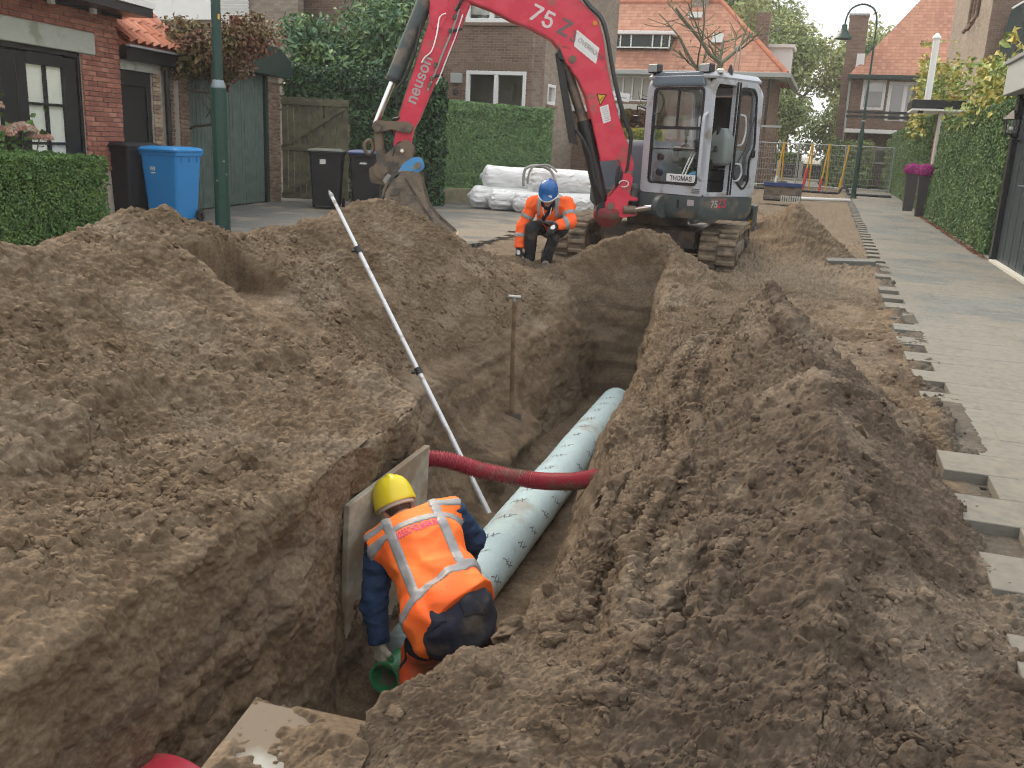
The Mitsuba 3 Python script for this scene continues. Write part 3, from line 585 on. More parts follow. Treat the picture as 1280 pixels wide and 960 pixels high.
def bricks(parent, o, u, w, width, z0, z1, mats, L=.215, Hc=.068, D=.05, joint=.011, seed=0, proud=.0, keep=None):
    """courses of single bricks on a face: o its lower left corner, u along it, w out of it"""
    r = np.random.default_rng(seed)
    o, u, w = (np.asarray(q, float) for q in (o, u, w))
    shapes = {}
    nrow = int(round((z1 - z0) / Hc))
    for i in range(nrow):
        x = -(0.5 * L if i % 2 else 0.0)
        head = i % 4 == 2
        while x < width - .02:
            l = L / 2 if (head and False) else L
            a, b = max(x, 0), min(x + l, width)
            x += l
            if b - a < .03: continue
            ll = round(b - a - joint, 3)
            cz = z0 + (i + .5) * Hc
            if keep is not None and not keep((a + b) / 2, cz): continue
            k = (ll, mats[int(r.integers(len(mats)))])
            if k not in shapes: shapes[k] = shape(box((0, 0, 0), (ll, D, Hc - joint), .004), k[1])
            M = mat4(o + u * (a + b) / 2 + w * (r.normal(0, .0022) + proud) + UP * cz, axes=[u, -w, UP])
            copy_of(parent, 'brick', shapes[k], M)
RED = ['mat_brick_red', 'mat_brick_red', 'mat_brick_red_pale', 'mat_brick_red_dark']
BRN = ['mat_brick_brown', 'mat_brick_brown', 'mat_brick_brown_pale']
# --- brick house on the left with black glazed doors
lh = thing('brick_house', 'red brick house with black glazed double doors behind the low hedge', 'house')
wl = put(lh, 'wall', join(fbox(-9, -5.6, -.3, -.02, 0, 2.9), fbox(-5.6, -2.96, -.3, -.02, 2.33, 2.9), fbox(-2.96, -2.05, -.3, -.02, 0, 2.9), fbox(-9, -2.05, -5, -.3, 0, 2.9)), 'mat_mortar')
bricks(wl, fac(-5.0, -.02, 0), fe, fn, 2.95, 2.62, 2.89, RED, seed=1)
bricks(wl, fac(-2.96, -.02, 0), fe, fn, .91, .75, 2.62, RED, seed=2, keep=lambda a, z: not (a < .32 and z > 2.33))
bricks(wl, fac(-2.05, -.045, 0), -fn, fe, .25, .75, 2.9, RED, seed=3, proud=-.024)
put(lh, 'lintel', fbox(-5.9, -2.66, -.05, .022, 2.325, 2.605, .008), 'mat_concrete')
dr1 = put(lh, 'door_frame', join(fbox(-5.59, -5.50, -.12, -.03, 0, 2.32), fbox(-3.02, -2.965, -.12, -.03, 0, 2.32), fbox(-5.59, -2.965, -.12, -.03, 2.26, 2.322)), 'mat_black_paint')
for s0, s1 in ((-5.49, -4.26), (-4.25, -3.03)):
    w0, w1 = s0 + .20, s1 - .28
    df = put(lh, 'door', join(fbox(s0, w0, -.11, -.05, 0, 2.24, .006), fbox(w1, s1, -.11, -.05, 0, 2.24, .006), fbox(w0, w1, -.11, -.05, 2.10, 2.25), fbox(w0, w1, -.11, -.05, 0, .62)), 'mat_black_paint')
    mid = (w0 + w1) / 2
    put(df, 'glazing_bars', join(fbox(mid - .018, mid + .018, -.10, -.052, .62, 2.10), *[fbox(w0, w1, -.098, -.054, z_ - .017, z_ + .017) for z_ in (1.12, 1.615)]), 'mat_black_paint')
    for (a_, b_) in ((w0, mid - .018), (mid + .018, w1)):
        for (c_, d_) in ((.62, 1.103), (1.137, 1.598), (1.632, 2.10)):
            put(df, 'pane', fbox(a_, b_, -.083, -.079, c_, d_), 'mat_glass')
    put(df, 'curtain', fbox(w0, w1, -.105, -.098, .6, 2.12), 'mat_curtain')
    put(df, 'knob', lathe([(0, 0), (.014, 0), (.02, .03), (.02, .045), (0, .05)], 12, fac(s0 + .10, -.05, 1.22), fn), 'mat_zinc', 40)
ro = put(lh, 'roof_edge', join(fbox(-9, -1.8, -.1, .42, 2.93, 3.10), fbox(-9, -1.95, -.02, .02, 2.885, 2.94)), 'mat_black_paint')
put(ro, 'gutter_trim', fbox(-9, -1.78, .42, .45, 3.05, 3.125), 'mat_white_paint')
put(lh, 'roof', fbox(-9, -1.85, -5, .40, 3.10, 3.14), 'mat_zinc')
for s_ in (-4.5, -3.62, -2.72):
    put(lh, 'lamp', join(fbox(s_ - .04, s_ + .04, .03, .10, 2.86, 2.93, .006)), 'mat_white_paint')
# --- shed with a tiled roof and a black side door
sh = thing('tiled_shed', 'small brick shed with orange pantile roof and black side door', 'shed')
sw = put(sh, 'wall', join(fbox(-2.05, -1.98, -1.6, -.08, 0, 2.5), fbox(-1.12, -.17, -1.6, -.06, 0, 2.36), fbox(-1.98, -1.12, -1.6, -.2, 0, 2.36)), 'mat_mortar_pale')
bricks(sw, fac(-1.115, -.06, 0), fe, fn, .24, .3, 2.2, ['mat_brick_yellow', 'mat_brick_brown_pale'], seed=4)
bricks(sw, fac(-.72, -.06, 0), fe, fn, .24, .3, 2.36, ['mat_brick_brown'], seed=5)
pr = put(sh, 'pier', fbox(-.47, -.18, -.06, .03, 0, 2.36), 'mat_mortar_pale')
bricks(pr, fac(-.475, .03, 0), fe, fn, .30, .3, 2.36, BRN, seed=6)
put(sh, 'lintel', fbox(-2.0, -1.06, -.1, -.02, 2.2, 2.335, .005), 'mat_concrete')
sd_ = put(sh, 'door', join(fbox(-1.97, -1.13, -.16, -.10, 0, 2.2), fbox(-1.97, -1.88, -.1, -.07, 0, 2.2, .006), fbox(-1.24, -1.13, -.1, -.07, 0, 2.2, .006), fbox(-1.88, -1.24, -.1, -.07, 1.98, 2.2, .006), fbox(-1.88, -1.24, -.1, -.08, 0, .3)), 'mat_black_paint')
put(sd_, 'handle', rod(fac(-1.2, -.07, 1.05), fac(-1.2, .0, 1.05), .012), 'mat_zinc')
put(sh, 'downpipe', join(rod(fac(-.80, .02, 0), fac(-.80, .02, 2.30), .045, n=14), rod(fac(-.8, .02, 2.28), fac(-.8, .05, 2.42), .055, .05, n=14)), 'mat_black_paint', 40)
gu = put(sh, 'fascia', fbox(-2.045, -.66, -.1, .12, 2.335, 2.53), 'mat_black_paint')
put(gu, 'gutter', fbox(-2.045, -.64, .10, .17, 2.515, 2.545), 'mat_zinc')
def pantile():
    """one S-shaped roof tile, u across, v up the slope"""
    w, l, k = .21, .31, 11
    xs = np.linspace(0, 1, k); zs = .030 * np.sin(xs * 2 * math.pi * .98 + 2.6) + .012
    top = [(x * w * 1.09, y, z + (.022 if y < .05 else .0)) for y in (0, l * 1.12) for x, z in zip(xs, zs)]
    bot = [(x * w * 1.09, y, z - .016 + (.022 if y < .05 else 0)) for y in (0, l * 1.12) for x, z in zip(xs, zs)]
    V = np.array(top + bot); F_ = []
    for i in range(k - 1):
        F_ += [(i, i + 1, k + i + 1), (i, k + i + 1, k + i), (2 * k + i, 3 * k + i + 1, 2 * k + i + 1), (2 * k + i, 3 * k + i, 3 * k + i + 1), (i, 2 * k + i, 2 * k + i + 1), (i, 2 * k + i + 1, i + 1)]
    return trimesh.Trimesh(V, F_, process=False)
rf = put(sh, 'roof', join(prism([(-.16, 2.46), (.10, 2.55), (-1.35, 3.72), (-1.35, 2.46)], Q + fe * -2.05, fn, UP, -1.86)), 'mat_tile_orange')
sl = np.array([-1.05, .85]); sl = sl / np.linalg.norm(sl); vdir = fn * sl[0] + UP * sl[1]; wdir = np.cross(fe, vdir); wdir *= np.sign(wdir[2])
tply = [shape(pantile(), m_) for m_ in ('mat_tile_orange', 'mat_tile_orange_pale')]
r0 = np.random.default_rng(3)
for i in range(6):
    for j in range(9):
        M = mat4(fac(-2.06 + j * .208, .15, 2.575) + vdir * (i * .27) + wdir * .012 + r0.normal(0, .003, 3), axes=[fe, vdir, wdir])
        copy_of(rf, 'tile', tply[int(r0.random() > .6)], M)
for j in range(6):
    put(rf, 'ridge_tile', tube([fac(-2.05 + j * .32, -1.35, 3.73), fac(-2.05 + j * .32 + .33, -1.35, 3.74)], [.12, .105], 12), 'mat_tile_orange', 40)
put(rf, 'verge_flashing', prism([(.16, 2.55), (-1.35, 3.77), (-1.35, 3.62), (.16, 2.42)], Q + fe * -.18, fn, UP, -.05), 'mat_zinc')
# --- green garage door with its dark gable
gd_ = thing('garage', 'garage with wide grey green board door under a dark gable', 'garage')
put(gd_, 'wall', join(fbox(-.17, 3.1, -5, -.2, 0, 2.5), fbox(-.17, -.10, -.2, -.02, 0, 2.5)), 'mat_green_door')
dg = put(gd_, 'door', fbox(-.10, 2.97, -.12, -.075, 0.02, 2.48), 'mat_green_door')
for i in range(25):
    put(dg, 'plank', fbox(-.10 + i * .1228, -.10 + (i + 1) * .1228 - .012, -.075, -.052 + .003 * math.sin(i * 5), .03, 2.48, .006), 'mat_green_door')
put(gd_, 'gable', prism([(-.25, 2.48), (3.78, 2.48), (3.78, 2.80), (3.2, 3.02), (-.25, 3.02)], fac(0, .22, 0), fe, UP, -.30), 'mat_dark_green')
put(gd_, 'door_post', fbox(2.97, 3.09, -.12, .0, 0, 2.48), 'mat_dark_green')
bp = thing('brick_pier', 'narrow brown brick pier between garage door and wooden gate', 'brick pier')
pc = put(bp, 'core', fbox(3.10, 3.66, -.40, -.02, 0, 2.48), 'mat_mortar_pale')
bricks(pc, fac(3.09, -.02, 0), fe, fn, .58, 0, 2.38, BRN, seed=8)
# --- wooden gate
P('gate_wood', (0.105, 0.105, 0.062), 0.85, var=.35, vscale=7, color2=(.075, .068, .045), bump=(50, .003))
wg = thing('wooden_gate', 'mossy vertical board gate with diagonal braces beside the brick pier', 'gate')
G0 = np.array([-10.93, 17.25, 0]); ge = np.array([.93, .3676, 0]); gn = np.array([.3676, -.93, 0])
def gbox(s0, s1, n0, n1, z0, z1, b=0.0):
    M = np.eye(4); M[:3, :3] = np.stack([ge, -gn, UP], 1); M[:3, 3] = G0 + ge * (s0 + s1) / 2 + gn * (n0 + n1) / 2 + UP * (z0 + z1) / 2
    return moved(box((0, 0, 0), (s1 - s0, n1 - n0, z1 - z0), b), M)
for i in range(11):
    put(wg, 'plank', gbox(.02 + i * .125, .02 + i * .125 + (.115 if i != 6 else .100), -.025, 0, .06, 2.12 + .01 * math.sin(i * 3), .004), 'mat_gate_wood')
for z_ in (.12, 1.10, 2.02): put(wg, 'rail', gbox(0, 1.4, 0, .03, z_ - .055, z_ + .055, .005), 'mat_gate_wood')
for z0_ in (.17, 1.155):
    put(wg, 'brace', prism([(.02, z0_), (.16, z0_), (1.38, z0_ + .80), (1.24, z0_ + .80)], G0 + gn * .033, ge, UP, .028), 'mat_gate_wood')
# --- wheelie bins
P('bin_blue', (0.026, 0.215, 0.52), 0.42, var=.05, spec=.45)
P('bin_black', (0.012, 0.013, 0.015), 0.62)
P('bin_lid_green', (0.022, 0.034, 0.030), 0.62)
P('bin_lid_blue', (0.016, 0.040, 0.14), 0.58)
P('rubber', (0.02, 0.02, 0.02), 0.85)
P('tape_blue', (0.15, 0.38, 0.55), 0.5)
def wheelie_bin(label, body, lid, M, H=1.10, sticker=None, group=None):
    """front faces -y, wheels at the back"""
    b = thing('wheelie_bin', label, 'bin', group)
    k = H / 1.07
    put(b, 'body', moved(loft([ring(.45 * k, .52 * k, .06), ring(.47 * k, .55 * k, .12), ring(.57 * k, .66 * k, .93 * k), ring(.57 * k, .66 * k, .95 * k), ring(.61 * k, .70 * k, .955 * k), ring(.61 * k, .70 * k, 1.0 * k)]), M), body, 40)
    l = put(b, 'lid', moved(join(loft([ring(.63 * k, .74 * k, 1.003 * k, cy=-.01), ring(.64 * k, .75 * k, 1.03 * k, cy=-.01), ring(.58 * k, .68 * k, 1.062 * k), ring(.40 * k, .50 * k, 1.075 * k)]),
        box((0, .37 * k, 1.02 * k), (.5 * k, .05, .05), .012)), M), lid, 40)
    put(b, 'handle_bar', moved(tube([(-.25 * k, .36 * k, .96 * k), (-.25 * k, .44 * k, .98 * k), (.25 * k, .44 * k, .98 * k), (.25 * k, .36 * k, .96 * k)], .016, 10), M), lid, 40)
    for sx in (-1, 1):
        put(b, 'wheel', moved(lathe([(.03, -.025), (.085, -.025), (.1, -.015), (.1, .015), (.085, .025), (.03, .025)], 20, (sx * .27 * k, .26 * k, .10), (1, 0, 0)), M), 'mat_rubber', 40)
    put(b, 'axle', moved(rod((-.27 * k, .26 * k, .10), (.27 * k, .26 * k, .10), .012), M), 'mat_rubber')
    put(b, 'rim_ribs', moved(join([box((x_ * k, -.335 * k, .90 * k), (.012, .02, .08), .003) for x_ in (-.2, .2)] + [box((.29 * k, y_ * k, .90 * k), (.02, .012, .08), .003) for y_ in (-.2, .0, .2)]), M), body)
    if sticker is not None:
        for (x_, z_, w_, h_) in sticker:
            put(b, 'sticker', moved(box((x_, -(.26 + .07 * (z_ - .06) / .87) * k - .004, z_), (w_, .004, h_)), M), 'mat_sticker')
    return b
b1 = wheelie_bin('bright blue wheelie bin between the black bin and the green lamp post', 'mat_bin_blue', 'mat_bin_blue', mat4((-9.42, 11.85, 0), math.radians(6)), 1.12, sticker=[(-.10, .80, .075, .055), (-.10, .74, .075, .02)])
P('sticker_grey', (.25, .3, .36), .5)
put(b1, 'emblem', moved(moved(join(lathe([(.012, 0), (.024, 0), (.024, .002), (.012, .002), (.012, 0)], 16), box((.0, .012, 0), (.03, .012, .002))), trimesh.transformations.rotation_matrix(math.pi / 2, (1, 0, 0))), mat4((-9.42, 11.85, 0), math.radians(6)) @ mat4((-.10, -.34, .80))), 'mat_sticker_grey')
b2 = wheelie_bin('black wheelie bin with a light blue band behind the blue bin', 'mat_bin_black', 'mat_bin_black', mat4((-10.0, 11.55, 0), math.radians(4)), 1.16)
put(b2, 'band', moved(loft([ring(.575, .665, .80), ring(.585, .675, .845)]), mat4((-10.0, 11.55, 0), math.radians(4))), 'mat_tape_blue', 40)
wheelie_bin('black wheelie bin with a dark green lid in front of the gate', 'mat_bin_black', 'mat_bin_lid_green', mat4((-9.25, 16.2, 0), math.radians(24)), 1.14, sticker=[(-.05, .90, .11, .09)])
wheelie_bin('black wheelie bin with a blue lid before the ivy', 'mat_bin_black', 'mat_bin_lid_blue', mat4((-8.55, 16.5, 0), math.radians(24)), 1.14, sticker=[(-.05, .90, .13, .03)])
# --- green lamp post at the left
P('lamp_green', (0.014, 0.050, 0.040), 0.4, coat=.3, var=.1)
P('grey_band', (0.20, 0.25, 0.27), 0.4, metal=.5)
lp = thing('lamp_post', 'dark green steel lamp post in front of the grey green garage door', 'lamp post')
LB = np.array([-7.28, 10.1, 0])
put(lp, 'base', lathe([(.095, -.1), (.095, 1.88), (.085, 1.90)], 24, LB), 'mat_lamp_green', 40)
put(lp, 'collar', lathe([(.088, 1.895), (.09, 1.915), (.066, 1.985), (.060, 1.99)], 24, LB), 'mat_grey_band', 40)
put(lp, 'pole', lathe([(.060, 1.985), (.048, 5.0), (.0, 5.0)], 20, LB), 'mat_lamp_green', 40)
put(lp, 'service_door', moved(box((0, 0, 0), (.012, .09, .42), .004), mat4(LB + np.array([.062, -.075, .8]), -.9)), 'mat_lamp_green')
P('yellow_tag', (.55, .36, .04), .5)
put(lp, 'number_tag', moved(box((0, 0, 0), (.006, .03, .06)), mat4(LB + np.array([.052, -.02, 2.72]), -.35)), 'mat_yellow_tag')
for z_, a_ in ((1.02, -.6), (.86, -.35), (.78, -1.5)):
    put(lp, 'bolt', rod(LB + np.array([.09 * math.cos(a_), .09 * math.sin(a_), z_]), LB + np.array([.108 * math.cos(a_), .108 * math.sin(a_), z_]), .012), 'mat_grey_band')
# ---------------- the excavator ----------------
P('ex_red', (0.56, 0.030, 0.065), 0.34, coat=.35, var=.06, color2=(.60, .05, .085), dirt=(.30, .10, .085), dscale=4.5, damt=.33)
P('ex_grey', (0.060, 0.078, 0.080), 0.5, var=.15, vscale=5, dirt=(.15, .125, .10), dscale=5, damt=.40)
P('ex_silver', (0.42, 0.45, 0.49), 0.45, metal=.1, var=.06, vscale=4, dirt=(.27, .26, .24), dscale=5, damt=.36)
P('ex_blue', (0.115, 0.150, 0.185), 0.35, coat=.3, var=.1)
P('muddy_steel', (0.085, 0.076, 0.068), 0.55, metal=.3, var=.3, vscale=7, dirt=(.17, .13, .095), dscale=6, damt=.55, bump=(70, .002))
P('muddy_plate', (0.185, 0.155, 0.118), 0.75, var=.25, vscale=7, color2=(.14, .115, .09), dirt=(.10, .09, .08), dscale=9, damt=.40, bump=(60, .002))
P('track_rubber', (0.075, 0.066, 0.056), 0.9, var=.3, vscale=9, color2=(.15, .118, .085), dirt=(.20, .155, .11), dscale=10, damt=.52, bump=(70, .003))
P('dirty_red', (0.20, 0.028, 0.035), 0.6, dirt=(.12, .085, .06), dscale=9, damt=.52)
P('chrome', (0.82, 0.83, 0.84), 0.12, metal=1.0)
P('hook_blue', (0.06, 0.27, 0.55), 0.45, dirt=(.25, .27, .27), dscale=18, damt=.38)
P('sign_yellow', (0.62, 0.36, 0.02), 0.5)
P('logo_grey', (0.36, 0.33, 0.34), 0.5)
P('logo_light', (0.62, 0.52, 0.54), 0.5)
P('logo_dark', (0.14, 0.10, 0.11), 0.5)
P('lamp_glass', (0.30, 0.32, 0.33), 0.15, coat=.5)
P('orange_lens', (0.6, 0.20, 0.02), 0.3, coat=.4)
ex = thing('excavator', 'red and grey tracked excavator with raised boom standing over the far end of the trench', 'excavator')
BO = np.array([-2.42, 11.8, 0.0]); BD = np.array([-.9326, -.361, 0.0]); AW = np.cross(BD, UP)
def bp_(u, z, d=0.0): return BO + BD * u + UP * z + AW * d
def plate(parent, name, pts, d0, t, mat, r=0.0, label=None, **kw):
    return put(parent, name, prism(rounded(pts, r) if r else pts, bp_(0, 0, d0), BD, UP, t), mat, label=label, **kw)
def bevel_plate(pts, d0, t, b=.012, r=.03):
    """plate with small chamfers on both faces"""
    pg = Polygon(rounded(pts, r) if r else pts); 
    if not pg.is_valid: pg = pg.buffer(0)
    inn = pg.buffer(-b)
    ms = []
    for q, a, c in ((pg, d0 + b, t - 2 * b), (inn, d0, t)):
        m = trimesh.creation.extrude_polygon(q, c, engine='earcut')
        m.apply_transform(mat4(bp_(0, 0, a), axes=[BD, UP, AW])); ms.append(m)
    return join(ms)
boom_pts = [(0.36,1.23),(0.48,1.63),(0.6,2.01),(0.7,2.19),(0.8,2.3),(0.93,2.5),(1.05,2.64),(1.31,2.76),(1.56,2.84),(1.81,2.95),(2.05,3.02),(2.29,3.1),(2.49,3.2),(2.54,3.33),(2.4,3.49),(1.97,3.48),(1.49,3.43),(1.1,3.33),(0.85,3.21),(0.71,3.08),(0.52,2.92),(0.44,2.72),(0.38,2.44),(0.29,2.12),(0.16,1.74),(-0.01,1.36),(-0.06,1.22),(-0.05,1.05),(0.02,1.0),(0.08,1.08),(0.12,1.26)]
bm = put(ex, 'boom', bevel_plate(boom_pts, 0, .27, .012, .02), 'mat_ex_red')
put(bm, 'cylinder_lug', join(bevel_plate([(.98, 2.58), (.70, 2.50), (.72, 2.36), (.85, 2.34)], -.012, .04, .006, .05)), 'mat_ex_red')
for (u, z, r_) in ((.80, 2.43, .045), (-.01, 1.08, .055)):
    put(bm, 'pin', rod(bp_(u, z, -.03), bp_(u, z, .30), r_, n=16), 'mat_muddy_steel', 40)
hz = [(1.5, 3.46), (0.99, 3.30), (0.80, 3.20), (0.66, 3.05), (0.49, 2.90), (0.41, 2.70), (0.345, 2.44), (0.255, 2.12), (0.12, 1.74), (0.02, 1.50), (0.03, 1.2), (.12, .95)]
for k_, dd in enumerate((-.015, .02, .055)):
    put(bm, 'hose', tube(spline([bp_(u - .012 * (k_ + 1), z + .015 * k_, dd) for u, z in hz], 60), .017, 8), 'mat_black_plastic', 40)
put(bm, 'orange_reflector', join(lathe([(0, 0), (.03, 0), (.03, .012), (0, .014)], 14, bp_(.55, 2.86, -.001), -AW)), 'mat_orange_lens', 40)
# lettering and stickers on the boom
def text_on(parent, name, s, u, z, ang, h, mat, d=-.001, bold=True):
    X = -BD * math.cos(ang) + UP * math.sin(ang); Y = UP * math.cos(ang) + BD * math.sin(ang)
    m = meshkit.text_mesh(s, h, .003, bold); m.apply_transform(mat4(bp_(u, z, d), axes=[X, Y, -AW]))
    return put(parent, name, m, mat)
text_on(bm, 'lettering', '75', 1.385, 2.885, -.40, .185, 'mat_logo_light')
text_on(bm, 'lettering', 'Z', 1.03, 2.745, -.44, .185, 'mat_logo_dark')
text_on(bm, 'lettering', '3', .865, 2.665, -.46, .115, 'mat_logo_dark')
sg = put(bm, 'name_sign', prism([(.79, 2.585), (.765, 2.775), (.475, 2.575), (.505, 2.39)], bp_(0, 0, -.004), BD, UP, .004), 'mat_sign_white')
text_on(sg, 'lettering', 'OVERBOON', .752, 2.648, -.60, .050, 'mat_logo_dark', -.005, False)
ws = put(bm, 'warning_sign', prism(rounded([(.475, 2.045), (.345, 2.04), (.42, 1.90)], .012), bp_(0, 0, -.004), BD, UP, .004), 'mat_sign_yellow')
put(ws, 'border', prism([(.475, 2.045), (.345, 2.04), (.42, 1.90)], bp_(0, 0, -.006), BD, UP, .002, holes=[[(.458, 2.034), (.362, 2.03), (.419, 1.922)]]), 'mat_black_paint')
put(ws, 'symbol', prism([(.435, 1.965), (.425, 1.96), (.385, 2.005), (.40, 2.015), (.395, 2.0)], bp_(0, 0, -.007), BD, UP, .002), 'mat_black_paint')
ld = put(bm, 'load_chart', prism([(.425, 1.885), (.32, 1.925), (.27, 1.73), (.365, 1.69)], bp_(0, 0, -.004), BD, UP, .004), 'mat_sign_white')
for k_ in range(7):
    put(ld, 'chart_line', prism([(.40 - .0045 * k_ * 2 + .0, 1.872 - .024 * k_ + .0), (.335 - .009 * k_, 1.897 - .024 * k_), (.333 - .009 * k_, 1.889 - .024 * k_), (.398 - .009 * k_, 1.864 - .024 * k_)], bp_(0, 0, -.006), BD, UP, .002), 'mat_logo_grey')
# lifting cylinder
lc = put(ex, 'boom_cylinder', tube([bp_(.60, 1.72, .13), bp_(.27, .62, .13)], [.088, .088], 20), 'mat_black_plastic', 40)
put(lc, 'rod', rod(bp_(.93, 2.52, .13), bp_(.58, 1.66, .13), .062, n=18), 'mat_muddy_steel', 40)
put(lc, 'rod_guard', prism([(1.0, 2.50), (.90, 2.36), (.66, 1.42), (.76, 1.44)], bp_(0, 0, .04), BD, UP, .18), 'mat_black_plastic')
put(lc, 'rod_eye', rod(bp_(.90, 2.50, .0), bp_(.90, 2.50, .27), .085, n=18), 'mat_black_plastic', 40)
put(lc, 'hose', tube(spline([bp_(.70, 1.60, .02), bp_(.53, 1.35, .0), bp_(.42, 1.0, .0), bp_(.30, .75, .02)], 30), .022, 8), 'mat_black_plastic', 40)
# dipper arm
arm_pts = [(1.98,3.58),(2.06,3.04),(2.22,2.63),(2.41,2.23),(2.53,1.95),(2.66,1.63),(2.73,1.51),(2.76,1.34),(2.84,1.26),(2.98,1.30),(2.93,1.6),(2.87,1.81),(2.74,2.22),(2.62,2.61),(2.57,2.75),(2.56,3.02),(2.43,3.51),(2.22,3.7)]
am = put(ex, 'dipper_arm', bevel_plate(arm_pts, .035, .22, .012, .02), 'mat_ex_red')
put(am, 'cylinder_bracket', bevel_plate([(2.62, 3.3), (2.545, 2.93), (2.555, 2.78), (2.50, 2.69), (2.40, 2.72), (2.33, 2.9), (2.36, 3.3)], .012, .03, .006, .02), 'mat_ex_red')
put(am, 'front_strip', prism([(2.60, 2.62), (2.76, 2.12), (2.92, 1.60), (2.945, 1.60), (2.785, 2.13), (2.63, 2.62)], bp_(0, 0, .06), BD, UP, .17), 'mat_muddy_plate')
X = -BD * math.sin(.35) * 1; text_on(am, 'lettering', 'neuson', 2.715, 1.80, math.radians(70), .125, 'mat_logo_grey', .034)
for pts_, r_, m_ in (([(2.36, 2.88), (2.43, 2.84), (2.47, 2.62), (2.52, 2.45), (2.54, 2.42), (2.61, 2.36), (2.64, 2.30)], .010, 'mat_chrome'),
                     ([(2.16, 2.88), (2.24, 2.62), (2.34, 2.36), (2.43, 2.12), (2.46, 2.06)], .010, 'mat_chrome'),
                     ([(2.20, 2.94), (2.27, 2.72), (2.38, 2.44), (2.48, 2.18), (2.56, 1.98)], .014, 'mat_grey_metal')):
    put(am, 'hydraulic_pipe', tube(spline([bp_(u, z, .012) for u, z in pts_], 24), r_, 8), m_, 40)
for (u, z) in ((2.24, 2.92), (2.26, 2.82), (2.31, 2.66), (2.48, 2.26), (2.52, 2.10), (2.55, 2.02)):
    put(am, 'fitting', rod(bp_(u, z, .005), bp_(u - .012, z + .05, .005), .024, n=8), 'mat_muddy_steel', 40)
for (u, z) in ((2.22, 2.70), (2.44, 2.16)):
    put(am, 'clamp', box((0, 0, 0), (.13, .03, .03), .006).apply_transform(mat4(bp_(u, z, .02), axes=[BD * .95 - UP * .3, UP * .95 + BD * .3, AW])), 'mat_black_plastic')
put(am, 'hose', tube(spline([bp_(2.10, 3.3, .01), bp_(2.17, 3.05, -.01), bp_(2.24, 2.92, .0)], 16), .02, 8), 'mat_black_plastic', 40)
for dd in (.02, .06):
    put(am, 'hose', tube(spline([bp_(2.66, 2.75, dd), bp_(2.72, 2.45, dd - .02), bp_(2.84, 2.12, dd), bp_(2.95, 1.95, dd), bp_(2.93, 1.75, dd)], 30), .016, 8), 'mat_black_plastic', 40)
bc = put(ex, 'bucket_cylinder', rod(bp_(2.475, 3.40, .145), bp_(2.995, 2.09, .145), .098, n=22), 'mat_ex_grey', 40)
put(bc, 'gland', rod(bp_(2.985, 2.115, .145), bp_(3.005, 2.065, .145), .105, n=22), 'mat_black_plastic', 40)
put(bc, 'rod', rod(bp_(3.0, 2.08, .145), bp_(3.21, 1.56, .145), .040, n=18), 'mat_chrome', 40)
lk = put(ex, 'bucket_linkage', join([bevel_plate([(3.20, 1.60), (3.25, 1.52), (3.19, 1.44), (3.0, 1.50), (2.86, 1.47), (2.76, 1.46), (2.72, 1.53), (2.78, 1.60), (2.95, 1.60)], d_, .045, .008, .03) for d_ in (-.02, .25)]), 'mat_muddy_steel')
put(lk, 'pin', rod(bp_(3.18, 1.52, -.05), bp_(3.18, 1.52, .33), .055, n=16), 'mat_muddy_steel', 40)
put(lk, 'pin', rod(bp_(2.77, 1.53, -.04), bp_(2.77, 1.53, .31), .045, n=16), 'mat_muddy_steel', 40)
put(lk, 'push_link', join([bevel_plate([(3.22, 1.47), (3.12, 1.47), (3.11, 1.27), (3.05, 1.06), (3.17, 1.02), (3.20, 1.22)], d_, .05, .008, .02) for d_ in (.03, .21)]), 'mat_muddy_steel')
qh = put(ex, 'quick_hitch', join([bevel_plate([(2.80, 1.40), (2.71, 1.30), (2.74, 1.13), (2.86, 1.05), (3.04, .86), (3.20, .92), (3.23, 1.04), (3.14, 1.13), (2.92, 1.33)], d_, .05, .008, .04) for d_ in (-.03, .255)] + [bevel_plate([(3.28, 1.02), (3.26, 0.84), (2.98, .80), (2.96, .95), (3.1, 1.1)], .03, .21, .01, .03)]), 'mat_muddy_steel')
for (u, z, r_) in ((3.07, 1.02, .062), (2.86, 1.25, .04), (2.94, 1.11, .03)):
    put(qh, 'pin', rod(bp_(u, z, -.06), bp_(u, z, .33), r_, n=16), 'mat_muddy_steel', 40)
put(qh, 'bolt', rod(bp_(2.86, 1.25, -.075), bp_(2.86, 1.25, -.05), .022, n=8), 'mat_chrome')
put(qh, 'lifting_eye', tube([bp_(3.29 + .055 * math.cos(a_), 1.27 + .085 * math.sin(a_), .14) for a_ in np.linspace(0, 2 * math.pi, 20)], .026, 8), 'mat_muddy_steel', 40)
put(qh, 'hose', tube(spline([bp_(3.0, 1.45, .1), bp_(2.98, 1.62, .05), bp_(2.9, 1.64, .05), bp_(2.83, 1.58, .1)], 24), .018, 8), 'mat_black_plastic', 40)
put(qh, 'hose', tube(spline([bp_(3.06, 1.33, .0), bp_(2.98, 1.18, -.02), bp_(2.95, 1.28, -.02), bp_(2.88, 1.36, .05)], 24), .012, 8), 'mat_black_plastic', 40)
